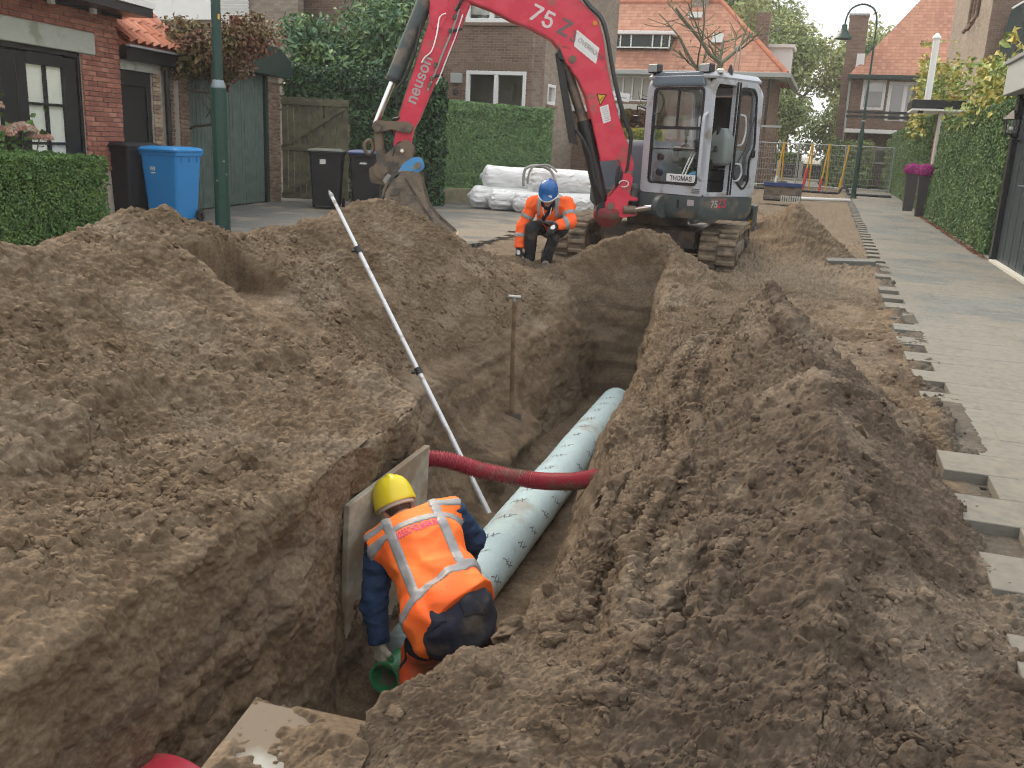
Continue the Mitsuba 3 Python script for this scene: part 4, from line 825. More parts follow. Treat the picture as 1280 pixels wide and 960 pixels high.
# bucket
bk = put(ex, 'bucket', None if False else join([bevel_plate([(2.83, 1.0), (2.62, 1.0), (2.59, .82), (2.51, .58), (2.37, .43), (2.17, .27), (2.15, .22), (2.28, .16), (2.52, .12), (2.82, .10), (3.03, .22), (3.10, .50), (3.05, .75), (2.95, .90)], d_, .03, .006, .03) for d_ in (-.17, .43)]), 'mat_muddy_plate')
arc = spline([(2.72, 1.0), (2.92, .97), (3.07, .76), (3.12, .50), (3.04, .22), (2.82, .09), (2.5, .10), (2.17, .235)], 60)
shell = LineString(arc).buffer(.014, cap_style=2)
put(bk, 'shell', prism(list(shell.exterior.coords), bp_(0, 0, -.15), BD, UP, .59), 'mat_muddy_steel')
put(bk, 'side_rib', prism([(2.82, .93), (2.79, .93), (2.33, .20), (2.36, .19)], bp_(0, 0, -.185), BD, UP, .02), 'mat_muddy_steel')
put(bk, 'side_cutter', bevel_plate([(2.80, .93), (2.615, .99), (2.58, .80), (2.50, .56), (2.36, .41), (2.15, .25), (2.30, .18)], -.20, .032, .005, .02), 'mat_muddy_plate')
for j_, (u, z) in enumerate(((2.86, .80), (2.88, .68), (2.92, .56))):
    put(bk, 'wear_plate', prism([(u, z), (u + .13, z - .015), (u + .13, z - .10), (u + .02, z - .085)], bp_(0, 0, -.19), BD, UP, .022), 'mat_muddy_steel')
put(bk, 'cutting_edge', prism([(2.13, .215), (2.13, .245), (2.40, .14), (2.40, .11)], bp_(0, 0, -.20), BD, UP, .69), 'mat_worn_steel')
for d_ in (.0, .26):
    put(bk, 'hook_plate', bevel_plate([(2.98,.80),(2.94,.95),(2.84,1.1),(2.72,1.18),(2.62,1.17),(2.585,1.05),(2.67,.98),(2.77,.99),(2.84,.92),(2.91,.79)], d_ - .045, .035, .006, .03), 'mat_hook_blue')
put(bk, 'hook_pin', rod(bp_(2.66, 1.08, -.07), bp_(2.66, 1.08, .34), .042, n=14), 'mat_worn_steel', 40)
put(bk, 'hook_end', bevel_plate([(3.10,.88),(3.03,.97),(2.96,.92),(2.91,.88),(2.95,.77),(3.0,.84),(3.04,.80)], -.06, .04, .006, .015), 'mat_grey_metal')
# swing bracket
sb_ = put(ex, 'swing_bracket', join([bevel_plate([(.09, 1.0), (.16, .87), (.28, .72), (.26, .61), (.05, .54), (-.14, .575), (-.14, .62), (-.02, .66), (-.02, .76), (-.14, .765), (-.14, .80), (-.03, .825), (-.06, 1.05), (-.02, 1.12), (.06, 1.10)], d_, .05, .01, .02) for d_ in (-.04, .24)] +
    [bx(0, .28, 0, .26, 0, .04).apply_transform(mat4(bp_(.25, z_, .0), axes=[-BD, AW, UP])) for z_ in (.58, .745)]), 'mat_ex_red')
put(sb_, 'pin', rod(bp_(.21, .685, -.07), bp_(.21, .685, .33), .045, n=14), 'mat_muddy_steel', 40)
put(sb_, 'cylinder_foot', rod(bp_(.27, .62, -.0), bp_(.27, .62, .27), .11, n=20), 'mat_black_plastic', 40)
put(sb_, 'casting', moved(lathe([(.0, -.20), (.10, -.19), (.19, -.08), (.20, .0), (.18, .05), (0, .06)], 18), mat4(bp_(.20, .60, .12))), 'mat_dirty_red', 40)
for k_ in range(4):
    put(sb_, 'hose', tube(spline([bp_(.02 + .035 * k_, 1.18, .03), bp_(.06 + .03 * k_, .98, -.0), bp_(.02 + .02 * k_, .80, .03)], 14), .016, 8), 'mat_black_plastic', 40)
put(sb_, 'cable_loop', tube([bp_(.06 + .06 * math.cos(a_), .97 + .04 * math.sin(a_), -.06) for a_ in np.linspace(0, 5.2, 18)], .007, 6), 'mat_sticker', 40)
# ---- house: frame with origin at the front left corner of the cab
MO = np.array([-1.43, 11.5, 0.0]); ML = np.array([.866, -.5, 0.0]); MB = np.array([.5, .866, 0.0])
def mc(a, b, z): return MO + ML * a + MB * b + UP * z
def mbox(a0, a1, b0, b1, z0, z1, c=0.0):
    M = np.eye(4); M[:3, :3] = np.stack([ML, MB, UP], 1); M[:3, 3] = mc((a0 + a1) / 2, (b0 + b1) / 2, (z0 + z1) / 2)
    return moved(box((0, 0, 0), (a1 - a0, b1 - b0, z1 - z0), c), M)
def fplate(outline, b0, t, holes=()):  return prism(outline, mc(0, b0, 0), ML, UP, -t, holes)      # in the plane of the front, thickness backwards
def splate(outline, a0, t, holes=()):  return prism(outline, mc(a0, 0, 0), MB, UP, t, holes)        # in the plane of the left side; t > 0 outwards
cab = put(ex, 'cab', join(
    fplate(rounded([(-1.0, .88), (0, .88), (0, 2.13), (-.10, 2.27), (-.90, 2.27), (-1.0, 2.13)], .05), .0, .07, [rounded([(-.875, 1.01), (-.115, 1.01), (-.115, 2.14), (-.875, 2.14)], .06)]),
    splate(rounded([(.0, .88), (1.05, .88), (1.07, 1.4), (1.0, 2.16), (.90, 2.27), (.06, 2.27), (0, 2.13)], .06), -.055, .055, [rounded([(.07, .93), (.475, .93), (.475, 2.20), (.12, 2.20), (.07, 2.1)], .04), rounded([(.575, 1.12), (.80, .965), (.895, 1.06), (.875, 1.35), (.965, 1.5), (.90, 2.10), (.84, 2.17), (.575, 2.17)], .06)]),
    splate(rounded([(.0, .88), (1.05, .88), (1.07, 1.4), (1.0, 2.16), (.90, 2.27), (.06, 2.27), (0, 2.13)], .06), -1.0, .055, [rounded([(.10, 1.35), (.95, 1.35), (.90, 2.15), (.10, 2.15)], .06)]),
    fplate(rounded([(-1.0, .88), (0, .88), (0, 2.13), (-.10, 2.27), (-.90, 2.27), (-1.0, 2.13)], .05), 1.0, .05, [rounded([(-.86, 1.45), (-.14, 1.45), (-.14, 2.12), (-.86, 2.12)], .06)]),
    mbox(-.97, -.03, .05, 1.0, .86, .90)), 'mat_ex_silver')
put(cab, 'roof', moved(loft([ring(1.00, 1.06, 2.255, .10), ring(1.02, 1.08, 2.28, .11), ring(.94, 1.0, 2.335, .12), ring(.6, .7, 2.35, .1)]), mat4(mc(-.5, .50, 0), axes=[ML, MB, UP])), 'mat_ex_silver', 40)
put(cab, 'roof_visor', moved(loft([ring(.80, .05, 2.17, .01), ring(.80, .07, 2.20, .02), ring(.74, .16, 2.32, .02, cy=.06), ring(.70, .14, 2.335, .02, cy=.07)]), mat4(mc(-.5, -.012, 0), axes=[ML, MB, UP])), 'mat_ex_blue', 30)
wf = put(cab, 'windscreen', fplate(rounded([(-.875, 1.01), (-.115, 1.01), (-.115, 2.14), (-.875, 2.14)], .06), .035, .005), 'mat_glass')
put(wf, 'seal', fplate(rounded([(-.89, .995), (-.10, .995), (-.10, 2.155), (-.89, 2.155)], .07), -.006, .03, [rounded([(-.86, 1.025), (-.13, 1.025), (-.13, 2.125), (-.86, 2.125)], .05)]), 'mat_black_plastic')
put(wf, 'crossbar', mbox(-.875, -.115, -.004, .03, 1.66, 1.695), 'mat_black_plastic')
put(wf, 'lower_bar', mbox(-.875, -.115, .0, .03, 1.415, 1.43), 'mat_black_plastic')
put(wf, 'wiper', join(mbox(-.50, -.475, -.012, .01, 1.69, 2.12), tube(spline([mc(-.80, -.012, 2.10), mc(-.71, -.016, 1.98), mc(-.76, -.016, 1.86), mc(-.85, -.012, 1.84)], 20), .009, 6)), 'mat_black_plastic')
pl_ = put(cab, 'name_plate', mbox(-.60, -.135, .018, .026, 1.03, 1.125, .002), 'mat_sign_white')
tm = meshkit.text_mesh('THOMAS', .058, .003, True); tm.apply_transform(mat4(mc(-.545, .019, 1.047), axes=[ML, UP, -MB])); put(pl_, 'lettering', tm, 'mat_black_paint')
sgl = put(cab, 'door_window', splate(rounded([(.575, 1.12), (.80, .965), (.895, 1.06), (.875, 1.35), (.965, 1.5), (.90, 2.10), (.84, 2.17), (.575, 2.17)], .06), -.028, .005), 'mat_glass')
put(sgl, 'seal', splate(rounded([(.555, 1.11), (.795, .94), (.915, 1.045), (.895, 1.34), (.985, 1.49), (.92, 2.11), (.85, 2.19), (.555, 2.19)], .07), -.01, .018, [rounded([(.58, 1.125), (.80, .972), (.89, 1.06), (.87, 1.355), (.96, 1.505), (.895, 2.095), (.835, 2.165), (.58, 2.165)], .06)]), 'mat_black_plastic')
put(cab, 'door_edge', join(mbox(-.02, .012, .478, .505, .90, 2.24), mbox(-.02, .014, .535, .552, .90, 2.24)), 'mat_black_plastic')
put(cab, 'side_window', splate(rounded([(.10, 1.35), (.95, 1.35), (.90, 2.15), (.10, 2.15)], .06), -.975, .005), 'mat_glass')
put(cab, 'rear_window', fplate(rounded([(-.86, 1.45), (-.14, 1.45), (-.14, 2.12), (-.86, 2.12)], .06), 1.02, .005), 'mat_glass')
put(cab, 'grab_rail', tube(spline([mc(-.055, -.0, 1.08), mc(-.045, -.055, 1.12), mc(-.04, -.065, 1.45), mc(-.045, -.055, 1.80), mc(-.04, -.0, 1.86)], 30), .021, 10), 'mat_ex_silver', 40)
for z_ in ((1.50, 1.86), (1.07, 1.28)):
    put(cab, 'door_handle', tube(spline([mc(0, .60, z_[0]), mc(.05, .61, z_[0] + .01), mc(.06, .66, (z_[0] + z_[1]) / 2), mc(.05, .63, z_[1] - .01), mc(0, .60, z_[1])], 24), .013, 8), 'mat_ex_silver', 40)
put(cab, 'door_latch', join(mbox(.0, .03, .905, .965, 1.36, 1.46, .008), mbox(.0, .02, .80, .86, 1.07, 1.15, .006)), 'mat_black_plastic')
put(cab, 'door_strut', tube([mc(.01, .56, 1.20), mc(.015, .75, 1.45), mc(.01, .93, 1.95)], .008, 6), 'mat_black_plastic', 40)
for k_, (a_, b_, z_) in enumerate(((-.88, -.02, 2.37), (-.12, .02, 2.36))):
    put(cab, 'work_lamp', join(mbox(a_ - .085, a_ + .085, b_ - .06, b_ + .05, z_ - .05, z_ + .06, .018), mbox(a_ - .02, a_ + .02, b_ - .01, b_ + .03, z_ - .13, z_ - .04)), 'mat_black_plastic')
    put(cab, 'lamp_lens', mbox(a_ - .07, a_ + .07, b_ - .066, b_ - .058, z_ - .038, z_ + .048, .004), 'mat_lamp_glass')
put(cab, 'aerial', tube(spline([mc(-.04, .42, 2.30), mc(-.02, .43, 2.60), mc(-.005, .44, 2.66), mc(.015, .45, 2.60), mc(.01, .45, 2.36)], 24), .008, 6), 'mat_grey_metal', 40)
put(cab, 'aerial_base', lathe([(.035, 0), (.03, .06), (.012, .12), (0, .12)], 12, mc(-.04, .36, 2.31)), 'mat_black_plastic', 40)
put(cab, 'rotating_lamp_base', lathe([(.05, 0), (.05, .03), (.03, .05), (0, .05)], 14, mc(-.02, .14, 2.32)), 'mat_sticker', 40)
put(cab, 'mirror', join(tube([mc(-.98, .02, 1.9), mc(-1.13, -.02, 1.93), mc(-1.13, -.02, 1.78)], .011, 6), tube([mc(-.98, .02, 2.0), mc(-1.08, -.02, 2.02)], .009, 6), mbox(-1.18, -1.08, -.05, -.01, 1.72, 1.82, .012)), 'mat_black_plastic')
put(cab, 'vent_slots', join([mbox(-.17, -.05, -.006, .002, .915 + k_ * .02, .925 + k_ * .02) for k_ in range(3)]), 'mat_ex_grey', stuff=True)
# inside the cab
P('seat_fabric', (0.022, 0.020, 0.020), 0.9, sheen=.3)
P('seat_yellow', (.30, .22, .06), .8)
P('console_grey', (0.16, 0.18, 0.18), 0.6)
P('can_green', (0.17, 0.20, 0.195), 0.5)
P('rag_blue', (0.05, 0.22, 0.40), 0.9)
def slab_(c, s, tilt, r_=.05):
    m = moved(loft([ring(s[0], s[1], -s[2] / 2, r_), ring(s[0] * 1.02, s[1] * 1.02, 0, r_), ring(s[0], s[1], s[2] / 2, r_)]), trimesh.transformations.rotation_matrix(tilt, (1, 0, 0)))
    return moved(m, mat4(mc(*c), axes=[ML, MB, UP]))
se = put(cab, 'seat', slab_((-.40, .50, 1.27), (.48, .46, .12), .05), 'mat_seat_fabric', 40)
put(se, 'backrest', slab_((-.40, .76, 1.58), (.46, .12, .60), -.12), 'mat_seat_fabric', 40)
put(se, 'headrest', slab_((-.40, .80, 1.98), (.28, .10, .20), -.1, .04), 'mat_seat_fabric', 40)
put(se, 'cushion_edge', slab_((-.40, .285, 1.295), (.42, .03, .03), .0, .01), 'mat_seat_yellow', 40)
put(se, 'pedestal', join(mbox(-.62, -.18, .32, .74, 1.06, 1.2, .02), mbox(-.60, -.2, .36, .70, .90, 1.06, .02)), 'mat_black_plastic')
for a_ in (-.74, -.10):
    cs = put(cab, 'console', mbox(a_ - .08, a_ + .08, .34, .80, 1.25, 1.46, .03), 'mat_console_grey')
for a_, b_ in ((-.50, .22), (-.12, .36)):
    put(cab, 'joystick', join(lathe([(.07, 0), (.05, .06), (.015, .08), (.012, .16), (.028, .18), (.03, .27), (0, .28)], 12, mc(a_, b_, 1.42))), 'mat_black_plastic', 40)
put(cab, 'dashboard', join(mbox(-.62, -.20, .12, .26, 1.40, 1.45, .012), mbox(-.30, -.15, .10, .22, 1.44, 1.56, .02)), 'mat_black_plastic')
for a_ in (-.40, -.355):
    put(cab, 'travel_lever', rod(mc(a_ - .06, .10, 1.02), mc(a_ + .05, .22, 1.46), .011, n=8), 'mat_chrome', 40)
for a_ in (-.46, -.30):
    put(cab, 'pedal', mbox(a_ - .06, a_ + .06, .12, .26, .92, .95, .008), 'mat_black_plastic')
put(cab, 'jerrycan', moved(loft([ring(.22, .16, 0, .05), ring(.27, .2, .06, .06), ring(.27, .2, .30, .06), ring(.14, .12, .40, .04), ring(.1, .1, .42, .03)]), mat4(mc(-.10, .42, 1.28), axes=[ML, MB, UP])), 'mat_can_green', 40)
put(cab, 'rag', moved(trimesh.creation.icosphere(subdivisions=3), mat4(mc(-.25, .16, 1.10), scale=(.10, .08, .07))), 'mat_rag_blue', True)
put(cab, 'headlining', mbox(-.96, -.04, .06, .98, 2.21, 2.25), 'mat_seat_fabric')
put(cab, 'paper', mbox(-.21, -.11, .06, .065, 1.70, 1.82), 'mat_sign_white')
for z_ in (1.32, 1.13):
    put(cab, 'fan_grille', rod(mc(-.80, .10, z_), mc(-.80, .14, z_), .045, n=14), 'mat_black_plastic', 40)
# upper carriage
hs = put(ex, 'upper_carriage', moved(loft([ring(1.60, 1.30, .575, .25), ring(1.70, 1.44, .66, .28), ring(1.74, 1.5, .70, .28), ring(1.74, 1.5, .875, .28)]), mat4(mc(-1.16, .76, 0), axes=[ML, MB, UP])), 'mat_ex_grey', 30)
sk = put(hs, 'side_skirt', moved(loft([ring(.96, .98, .60, .05), ring(1.03, 1.07, .68, .06), ring(1.03, 1.07, .868, .06)]), mat4(mc(-.495, .51, 0), axes=[ML, MB, UP])), 'mat_ex_grey', 30)
for s_, b_, m_, h_ in (('75', .14, 'mat_logo_grey', .085), ('Z3', .285, 'mat_ex_red', .10)):
    tm = meshkit.text_mesh(s_, h_, .003, True); tm.apply_transform(mat4(mc(.0215, b_, .745), axes=[MB, UP, ML])); put(sk, 'lettering', tm, m_)
put(sk, 'slot', mbox(-.74, -.55, -.035, -.02, .66, .78, .01), 'mat_black_plastic')
put(sk, 'sticker', mbox(-.20, -.10, -.029, -.024, .76, .83), 'mat_logo_grey')
put(sk, 'hole', mbox(-.36, -.33, -.03, -.02, .72, .82), 'mat_black_plastic')
put(hs, 'swing_cylinder_eye', lathe([(0, -.05), (.12, -.05), (.14, -.02), (.14, .05), (0, .05)], 18, mc(-.60, -.05, .715), ML), 'mat_ex_grey', 40)
put(hs, 'swing_rod', rod(bp_(-.10, .65, -.03), mc(-.60, -.12, .715), .034, n=16), 'mat_chrome', 40)
put(hs, 'swing_barrel', rod(bp_(.04, .645, -.03), bp_(-.12, .648, -.03), .055, n=16), 'mat_muddy_steel', 40)
put(hs, 'fender', join(mbox(-1.32, -1.02, -.08, .4, .70, .96, .04)), 'mat_ex_grey')
hood = put(ex, 'engine_hood', moved(loft([ring(.98, 1.30, .87, .12), ring(1.0, 1.32, 1.0, .12), ring(.98, 1.30, 1.42, .14), ring(.86, 1.16, 1.52, .16)]), mat4(mc(-1.52, .85, 0), axes=[ML, MB, UP])), 'mat_ex_blue', 30)
put(hood, 'panel_seam', mbox(-1.10, -1.025, .16, .17, .92, 1.46), 'mat_black_plastic')
put(hood, 'rear_hood', moved(loft([ring(1.60, .40, .87, .18), ring(1.62, .42, 1.0, .18), ring(1.58, .40, 1.38, .18), ring(1.4, .3, 1.46, .12)]), mat4(mc(-1.2, 1.28, 0), axes=[ML, MB, UP])), 'mat_ex_blue', 30)
# undercarriage
uc = put(ex, 'undercarriage', join(bx(-2.85, -1.55, 12.35, 13.6, .12, .42, .04), lathe([(.0, .40), (.42, .40), (.42, .60), (0, .60)], 28, (-2.2, 12.95, 0)), bx(-2.9, -1.5, 12.5, 12.75, .08, .34, .03), bx(-2.9, -1.5, 13.2, 13.45, .08, .34, .03)), 'mat_muddy_steel')
dz = put(uc, 'dozer_blade', join(bx(-3.25, -.98, 14.72, 14.80, .12, .66, .01), bx(-3.25, -.98, 14.62, 14.74, .60, .66, .01), bx(-1.02, -.98, 14.4, 14.8, .12, .66, .01)), 'mat_ex_grey')
for z_ in (.38, .30): put(dz, 'reflector', bx(-1.09, -1.04, 14.712, 14.718, z_, z_ + .05), 'mat_sign_yellow')
put(uc, 'blade_arm', join(bx(-2.7, -2.55, 13.3, 14.74, .2, .34, .02), bx(-1.8, -1.65, 13.3, 14.74, .2, .34, .02)), 'mat_ex_grey')
put(uc, 'blade_cylinder', rod((-1.75, 13.3, .40), (-1.72, 14.6, .36), .06, n=14), 'mat_chrome', 40)
def track(xc, zb, y0, y1, H):
    r_ = H / 2 - .015; W = .45
    tr = put(ex, 'track', None or prism([(y0 + r_ + .0, -r_ + .06)] + [(y1 - r_ + (r_ - .05) * math.sin(a_), -(r_ - .05) * math.cos(a_)) for a_ in np.linspace(0, math.pi, 14)] + [(y0 + r_ - (r_ - .05) * math.sin(a_), (r_ - .05) * math.cos(a_)) for a_ in np.linspace(0, math.pi, 14)], (xc - W / 2 + .06, 0, zb + H / 2), (0, 1, 0), UP, W - .12), 'mat_muddy_steel')
    # rubber belt
    out = [(y1 - r_ + r_ * math.sin(a_), -r_ * math.cos(a_)) for a_ in np.linspace(0, math.pi, 24)] + [(y0 + r_ - r_ * math.sin(a_), r_ * math.cos(a_)) for a_ in np.linspace(0, math.pi, 24)]
    inn = list(Polygon(out).buffer(-.045).exterior.coords)
    put(tr, 'belt', prism(out, (xc - W / 2, 0, zb + H / 2), (0, 1, 0), UP, W, [inn]), 'mat_track_rubber')
    ring_ = LineString(out + [out[0]]); Lr = ring_.length; n_ = int(Lr / .115)
    shp = shape(join(box((-.115, .0, 0), (.225, .062, .05), .014), box((.115, .052, 0), (.225, .062, .05), .014)), 'mat_track_rubber')
    for i in range(n_):
        s_ = i * Lr / n_; q0, q1 = ring_.interpolate(s_), ring_.interpolate((s_ + .02) % Lr)
        d_ = np.array([0, q1.x - q0.x, q1.y - q0.y]); d_ /= np.linalg.norm(d_)
        nrm = np.cross(d_, [1.0, 0, 0]); nrm *= np.sign(nrm @ (np.array([0, q0.x - (y0 + y1) / 2, q0.y * 1.0]) + 1e-9)) if abs(nrm[1]) > .3 else np.sign(nrm[2] * q0.y + 1e-9)
        copy_of(tr, 'track_pad', shp, mat4(np.array([xc, q0.x, zb + H / 2 + q0.y]) + nrm * .018, axes=[(1, 0, 0), d_, nrm]))
    for yc_ in (y0 + r_, y1 - r_):
        put(tr, 'wheel', join(rod((xc - .20, yc_, zb + H / 2), (xc + .205, yc_, zb + H / 2), r_ - .06, n=22), rod((xc + .2, yc_, zb + H / 2), (xc + .23, yc_, zb + H / 2), .09, n=14)), 'mat_muddy_steel', 40)
    for k_ in range(4):
        yc_ = y0 + r_ + .25 + k_ * (y1 - y0 - 2 * r_ - .5) / 3
        put(tr, 'roller', rod((xc - .15, yc_, zb + .12), (xc + .20, yc_, zb + .12), .075, n=14), 'mat_muddy_steel', 40)
    put(tr, 'side_frame', bx(xc + .10, xc + .195, y0 + r_ + .1, y1 - r_ - .1, zb + .17, zb + .36, .03), 'mat_muddy_plate')
track(-1.24, -.13, 11.92, 14.15, .56)
track(-3.20, -.12, 11.95, 14.2, .56)
# ---------------- the two workers ----------------
def smin(a, b, k):
    h = np.clip(.5 + .5 * (b - a) / k, 0, 1); return b * (1 - h) + a * h - k * h * (1 - h)
def cone(p, a, b, ra, rb):
    a, b = np.asarray(a, float), np.asarray(b, float); d = b - a
    t = np.clip(((p - a) @ d) / (d @ d + 1e-12), 0, 1)
    return np.linalg.norm(p - a - t[:, None] * d, axis=1) - (ra + t * (rb - ra))
def ell(p, c, r, ax=None):
    q = p - np.asarray(c, float)
    if ax is not None: q = q @ np.asarray(ax, float).T
    r = np.asarray(r, float); k = np.linalg.norm(q / r, axis=1)
    return (k - 1) * r.min() * .85 + (k - 1) * (r.mean() - r.min()) * .3
def blend(p, items, k=.03):
    out = None
    for it in items:
        d = cone(p, *it) if len(it) == 4 else ell(p, *it)
        out = d if out is None else smin(out, d, k)
    return out
def skin_of(fn, lo, hi, h):
    """surface nets round fn < 0"""
    lo, hi = np.asarray(lo, float), np.asarray(hi, float)
    n = np.ceil((hi - lo) / h).astype(int) + 1
    ax = [lo[i] + h * np.arange(n[i]) for i in range(3)]
    nc = (n + 3) // 4                       # first a coarse look, then every point only near the skin
    C_ = np.stack(np.meshgrid(*[lo[i] + h * (4 * np.arange(nc[i]) + 1.5) for i in range(3)], indexing='ij'), -1).reshape(-1, 3)
    vc = fn(C_).reshape(nc)
    v = vc.repeat(4, 0).repeat(4, 1).repeat(4, 2)[:n[0], :n[1], :n[2]].copy()
    near = np.argwhere(np.abs(v) < 4 * h + .022)
    v[tuple(near.T)] = fn(lo + h * near)
    s = v < 0
    c = np.zeros(n - 1, int); pos = np.zeros((*(n - 1), 3)); cnt = np.zeros(n - 1)
    idx3 = np.stack(np.meshgrid(*[np.arange(k) for k in n - 1], indexing='ij'), -1)
    for a in range(3):
        o = [b for b in range(3) if b != a]
        sl0 = [slice(None)] * 3; sl1 = [slice(None)] * 3; sl0[a] = slice(0, -1); sl1[a] = slice(1, None)
        e0, e1 = v[tuple(sl0)], v[tuple(sl1)]; cross = (e0 < 0) != (e1 < 0)
        t = np.where(cross, e0 / np.where(cross, e0 - e1, 1), 0)
        for i in (0, 1):
            for j in (0, 1):
                sl = [slice(None)] * 3; sl[o[0]] = slice(i, n[o[0]] - 1 + i); sl[o[1]] = slice(j, n[o[1]] - 1 + j)
                cr, tt = cross[tuple(sl)], t[tuple(sl)]
                off = np.zeros((*cr.shape, 3)); off[..., a] = tt; off[..., o[0]] = i; off[..., o[1]] = j
                pos += off * cr[..., None]; cnt += cr
    act = cnt > 0; c[act] = np.arange(act.sum())
    V = lo + h * (idx3[act] + pos[act] / cnt[act][:, None]); F_ = []
    for a in range(3):
        o = [b for b in range(3) if b != a]
        sl0 = [slice(1, -1)] * 3; sl1 = [slice(1, -1)] * 3; sl0[a] = slice(0, -1); sl1[a] = slice(1, None)
        A = s[tuple(sl0)]; B = s[tuple(sl1)]; I = np.argwhere(A != B)
        off = np.ones(3, int); off[a] = 0; I = I + off
        flip = s[tuple(I.T)]
        q = []
        for di, dj in ((1, 1), (0, 1), (0, 0), (1, 0)):
            J = I.copy(); J[:, o[0]] -= di; J[:, o[1]] -= dj; q.append(c[tuple(J.T)])
        q = np.stack(q, 1)
        if a == 1: flip = ~flip
        q = np.where(flip[:, None], q, q[:, ::-1])
        F_ += [q[:, [0, 1, 2]], q[:, [0, 2, 3]]]
    m = trimesh.Trimesh(V, np.vstack(F_), process=False)
    if m.volume < 0: m.invert()
    return m
def folds(p, s, a, seed=0, st=(1, 1, 1)):
    return a * (meshkit.fbm(p * s * np.asarray(st), 3, seed) - .5) * 2
P('skin', (0.42, 0.225, 0.155), 0.55, var=.08)
P('hair_brown', (0.055, 0.034, 0.022), 0.7, var=.4, vscale=30)
P('vest_orange', (0.90, 0.135, 0.020), 0.7, var=.05, color2=(.92, .19, .03), vscale=5)
P('jacket_orange', (0.86, 0.115, 0.018), 0.75, var=.08)
P('reflective', (0.255, 0.26, 0.265), 0.45, var=.1)
P('vest_pink', (0.50, 0.06, 0.30), .7)
P('navy_cloth', (0.014, 0.036, 0.085), 0.9, var=.25, color2=(.022, .050, .115), vscale=6)
P('dark_trousers', (0.022, 0.022, 0.030), 0.85, var=.3, color2=(.016, .018, .034), dirt=(.075, .062, .050), dscale=9, damt=.40)
P('black_trousers', (0.016, 0.016, 0.018), 0.85, var=.3, dirt=(.07, .06, .05), dscale=8, damt=.4)
P('trouser_orange', (0.62, 0.085, 0.02), 0.8, var=.15, dirt=(.25, .10, .05), dscale=6, damt=.45)
P('glove_grey', (0.40, 0.38, 0.32), 0.9, var=.12)
P('glove_green', (0.06, 0.20, 0.09), 0.7, var=.2)
P('glove_black', (0.017, 0.017, 0.018), 0.8)
P('helmet_yellow', (0.66, 0.54, 0.025), 0.28)
P('helmet_blue', (0.012, 0.095, 0.30), 0.25)
P('helmet_band', (0.50, 0.48, 0.42), 0.7)
P('boot', (0.05, 0.046, 0.042), 0.7, var=.2, dirt=(.2, .16, .12), dscale=12, damt=.55)
P('collar_navy', (0.012, 0.014, 0.028), .85)
P('hood_grey', (0.25, 0.26, 0.27), .85)
P('eye_white', (.7, .68, .64), .3)
P('eye_dark', (.02, .015, .01), .2)
P('lip', (.36, .13, .11), .5)
P('ear_red', (0.55, 0.07, 0.06), .5)
def creases(p, s, a, seed=0, st=(1, 1, 1)):
    return a * (.35 - 4 * np.abs(meshkit.fbm(p * s * np.asarray(st), 2, seed) - .5))
def unit(v): v = np.asarray(v, float); return v / np.linalg.norm(v)
def hand_bones(w, d, n, t, L=.165, curl=.5, spread=.0, rad=1.0):
    """palm and five fingers: wrist w, direction d, back of the hand n, thumb side t"""
    w, d, n, t = np.asarray(w, float), unit(d), unit(n), unit(t)
    it = []; pl = L * .50
    for k in range(4):
        o = (k - 1.5) * .0195
        it.append((w + t * o * -.7, w + d * pl + t * -o, .014 * rad, .0125 * rad))
    lens = (.070, .078, .072, .056)
    for k in range(4):
        b = w + d * pl + t * -((k - 1.5) * .021); dd = unit(d + t * -(k - 1.5) * spread)
        for j, f in enumerate((.44, .32, .24)):
            ang = curl * (j + .6); e = unit(dd * math.cos(ang) - n * math.sin(ang)); q = b + e * lens[k] * f * (L / .165)
            it.append((b, q, (.0105 - .0012 * j) * rad, (.0098 - .0014 * j) * rad)); b = q
    b = w + d * pl * .25 + t * .030; e = unit(d * .7 + t * .7 - n * .25); q = b + e * .038; it.append((w + d * .01 + t * .012, b, .016 * rad, .015 * rad)); it.append((b, q, .0135 * rad, .012 * rad))
    e = unit(d * .95 + t * .2 - n * .35); it.append((q, q + e * .030, .0118 * rad, .009 * rad))
    return it
def head_parts(parent, C, up, fw, skin_k, hair=True, s=1.0):
    """axes rows: right, forward, up"""
    up = unit(up); fw = unit(fw - up * (np.asarray(fw) @ up)); rt = np.cross(fw, up); A = np.stack([rt, fw, up]); C = np.asarray(C, float)
    def at(x, y, z): return C + s * (rt * x + fw * y + up * z)
    items = [(C + up * .025 * s, np.array([.075, .095, .09]) * s, A), (at(0, .022, -.05), np.array([.058, .068, .065]) * s, A), (at(0, .055, -.085), np.array([.03, .03, .026]) * s, A),
             (at(0, .088, .0), at(0, .108, -.032), .010 * s, .015 * s), (at(-.014, .097, -.036), at(.014, .097, -.036), .010 * s, .010 * s),
             (at(-.03, .078, .022), at(.03, .078, .022), .014 * s, .014 * s), (at(0, .082, -.068), at(0, .084, -.068), .017 * s, .017 * s)]
    for sx in (-1, 1):
        items += [(at(sx * .076, -.006, -.005), np.array([.010, .020, .032]) * s, A), (at(sx * .04, .066, -.025), np.array([.025, .025, .022]) * s, A)]
    return items, at, A
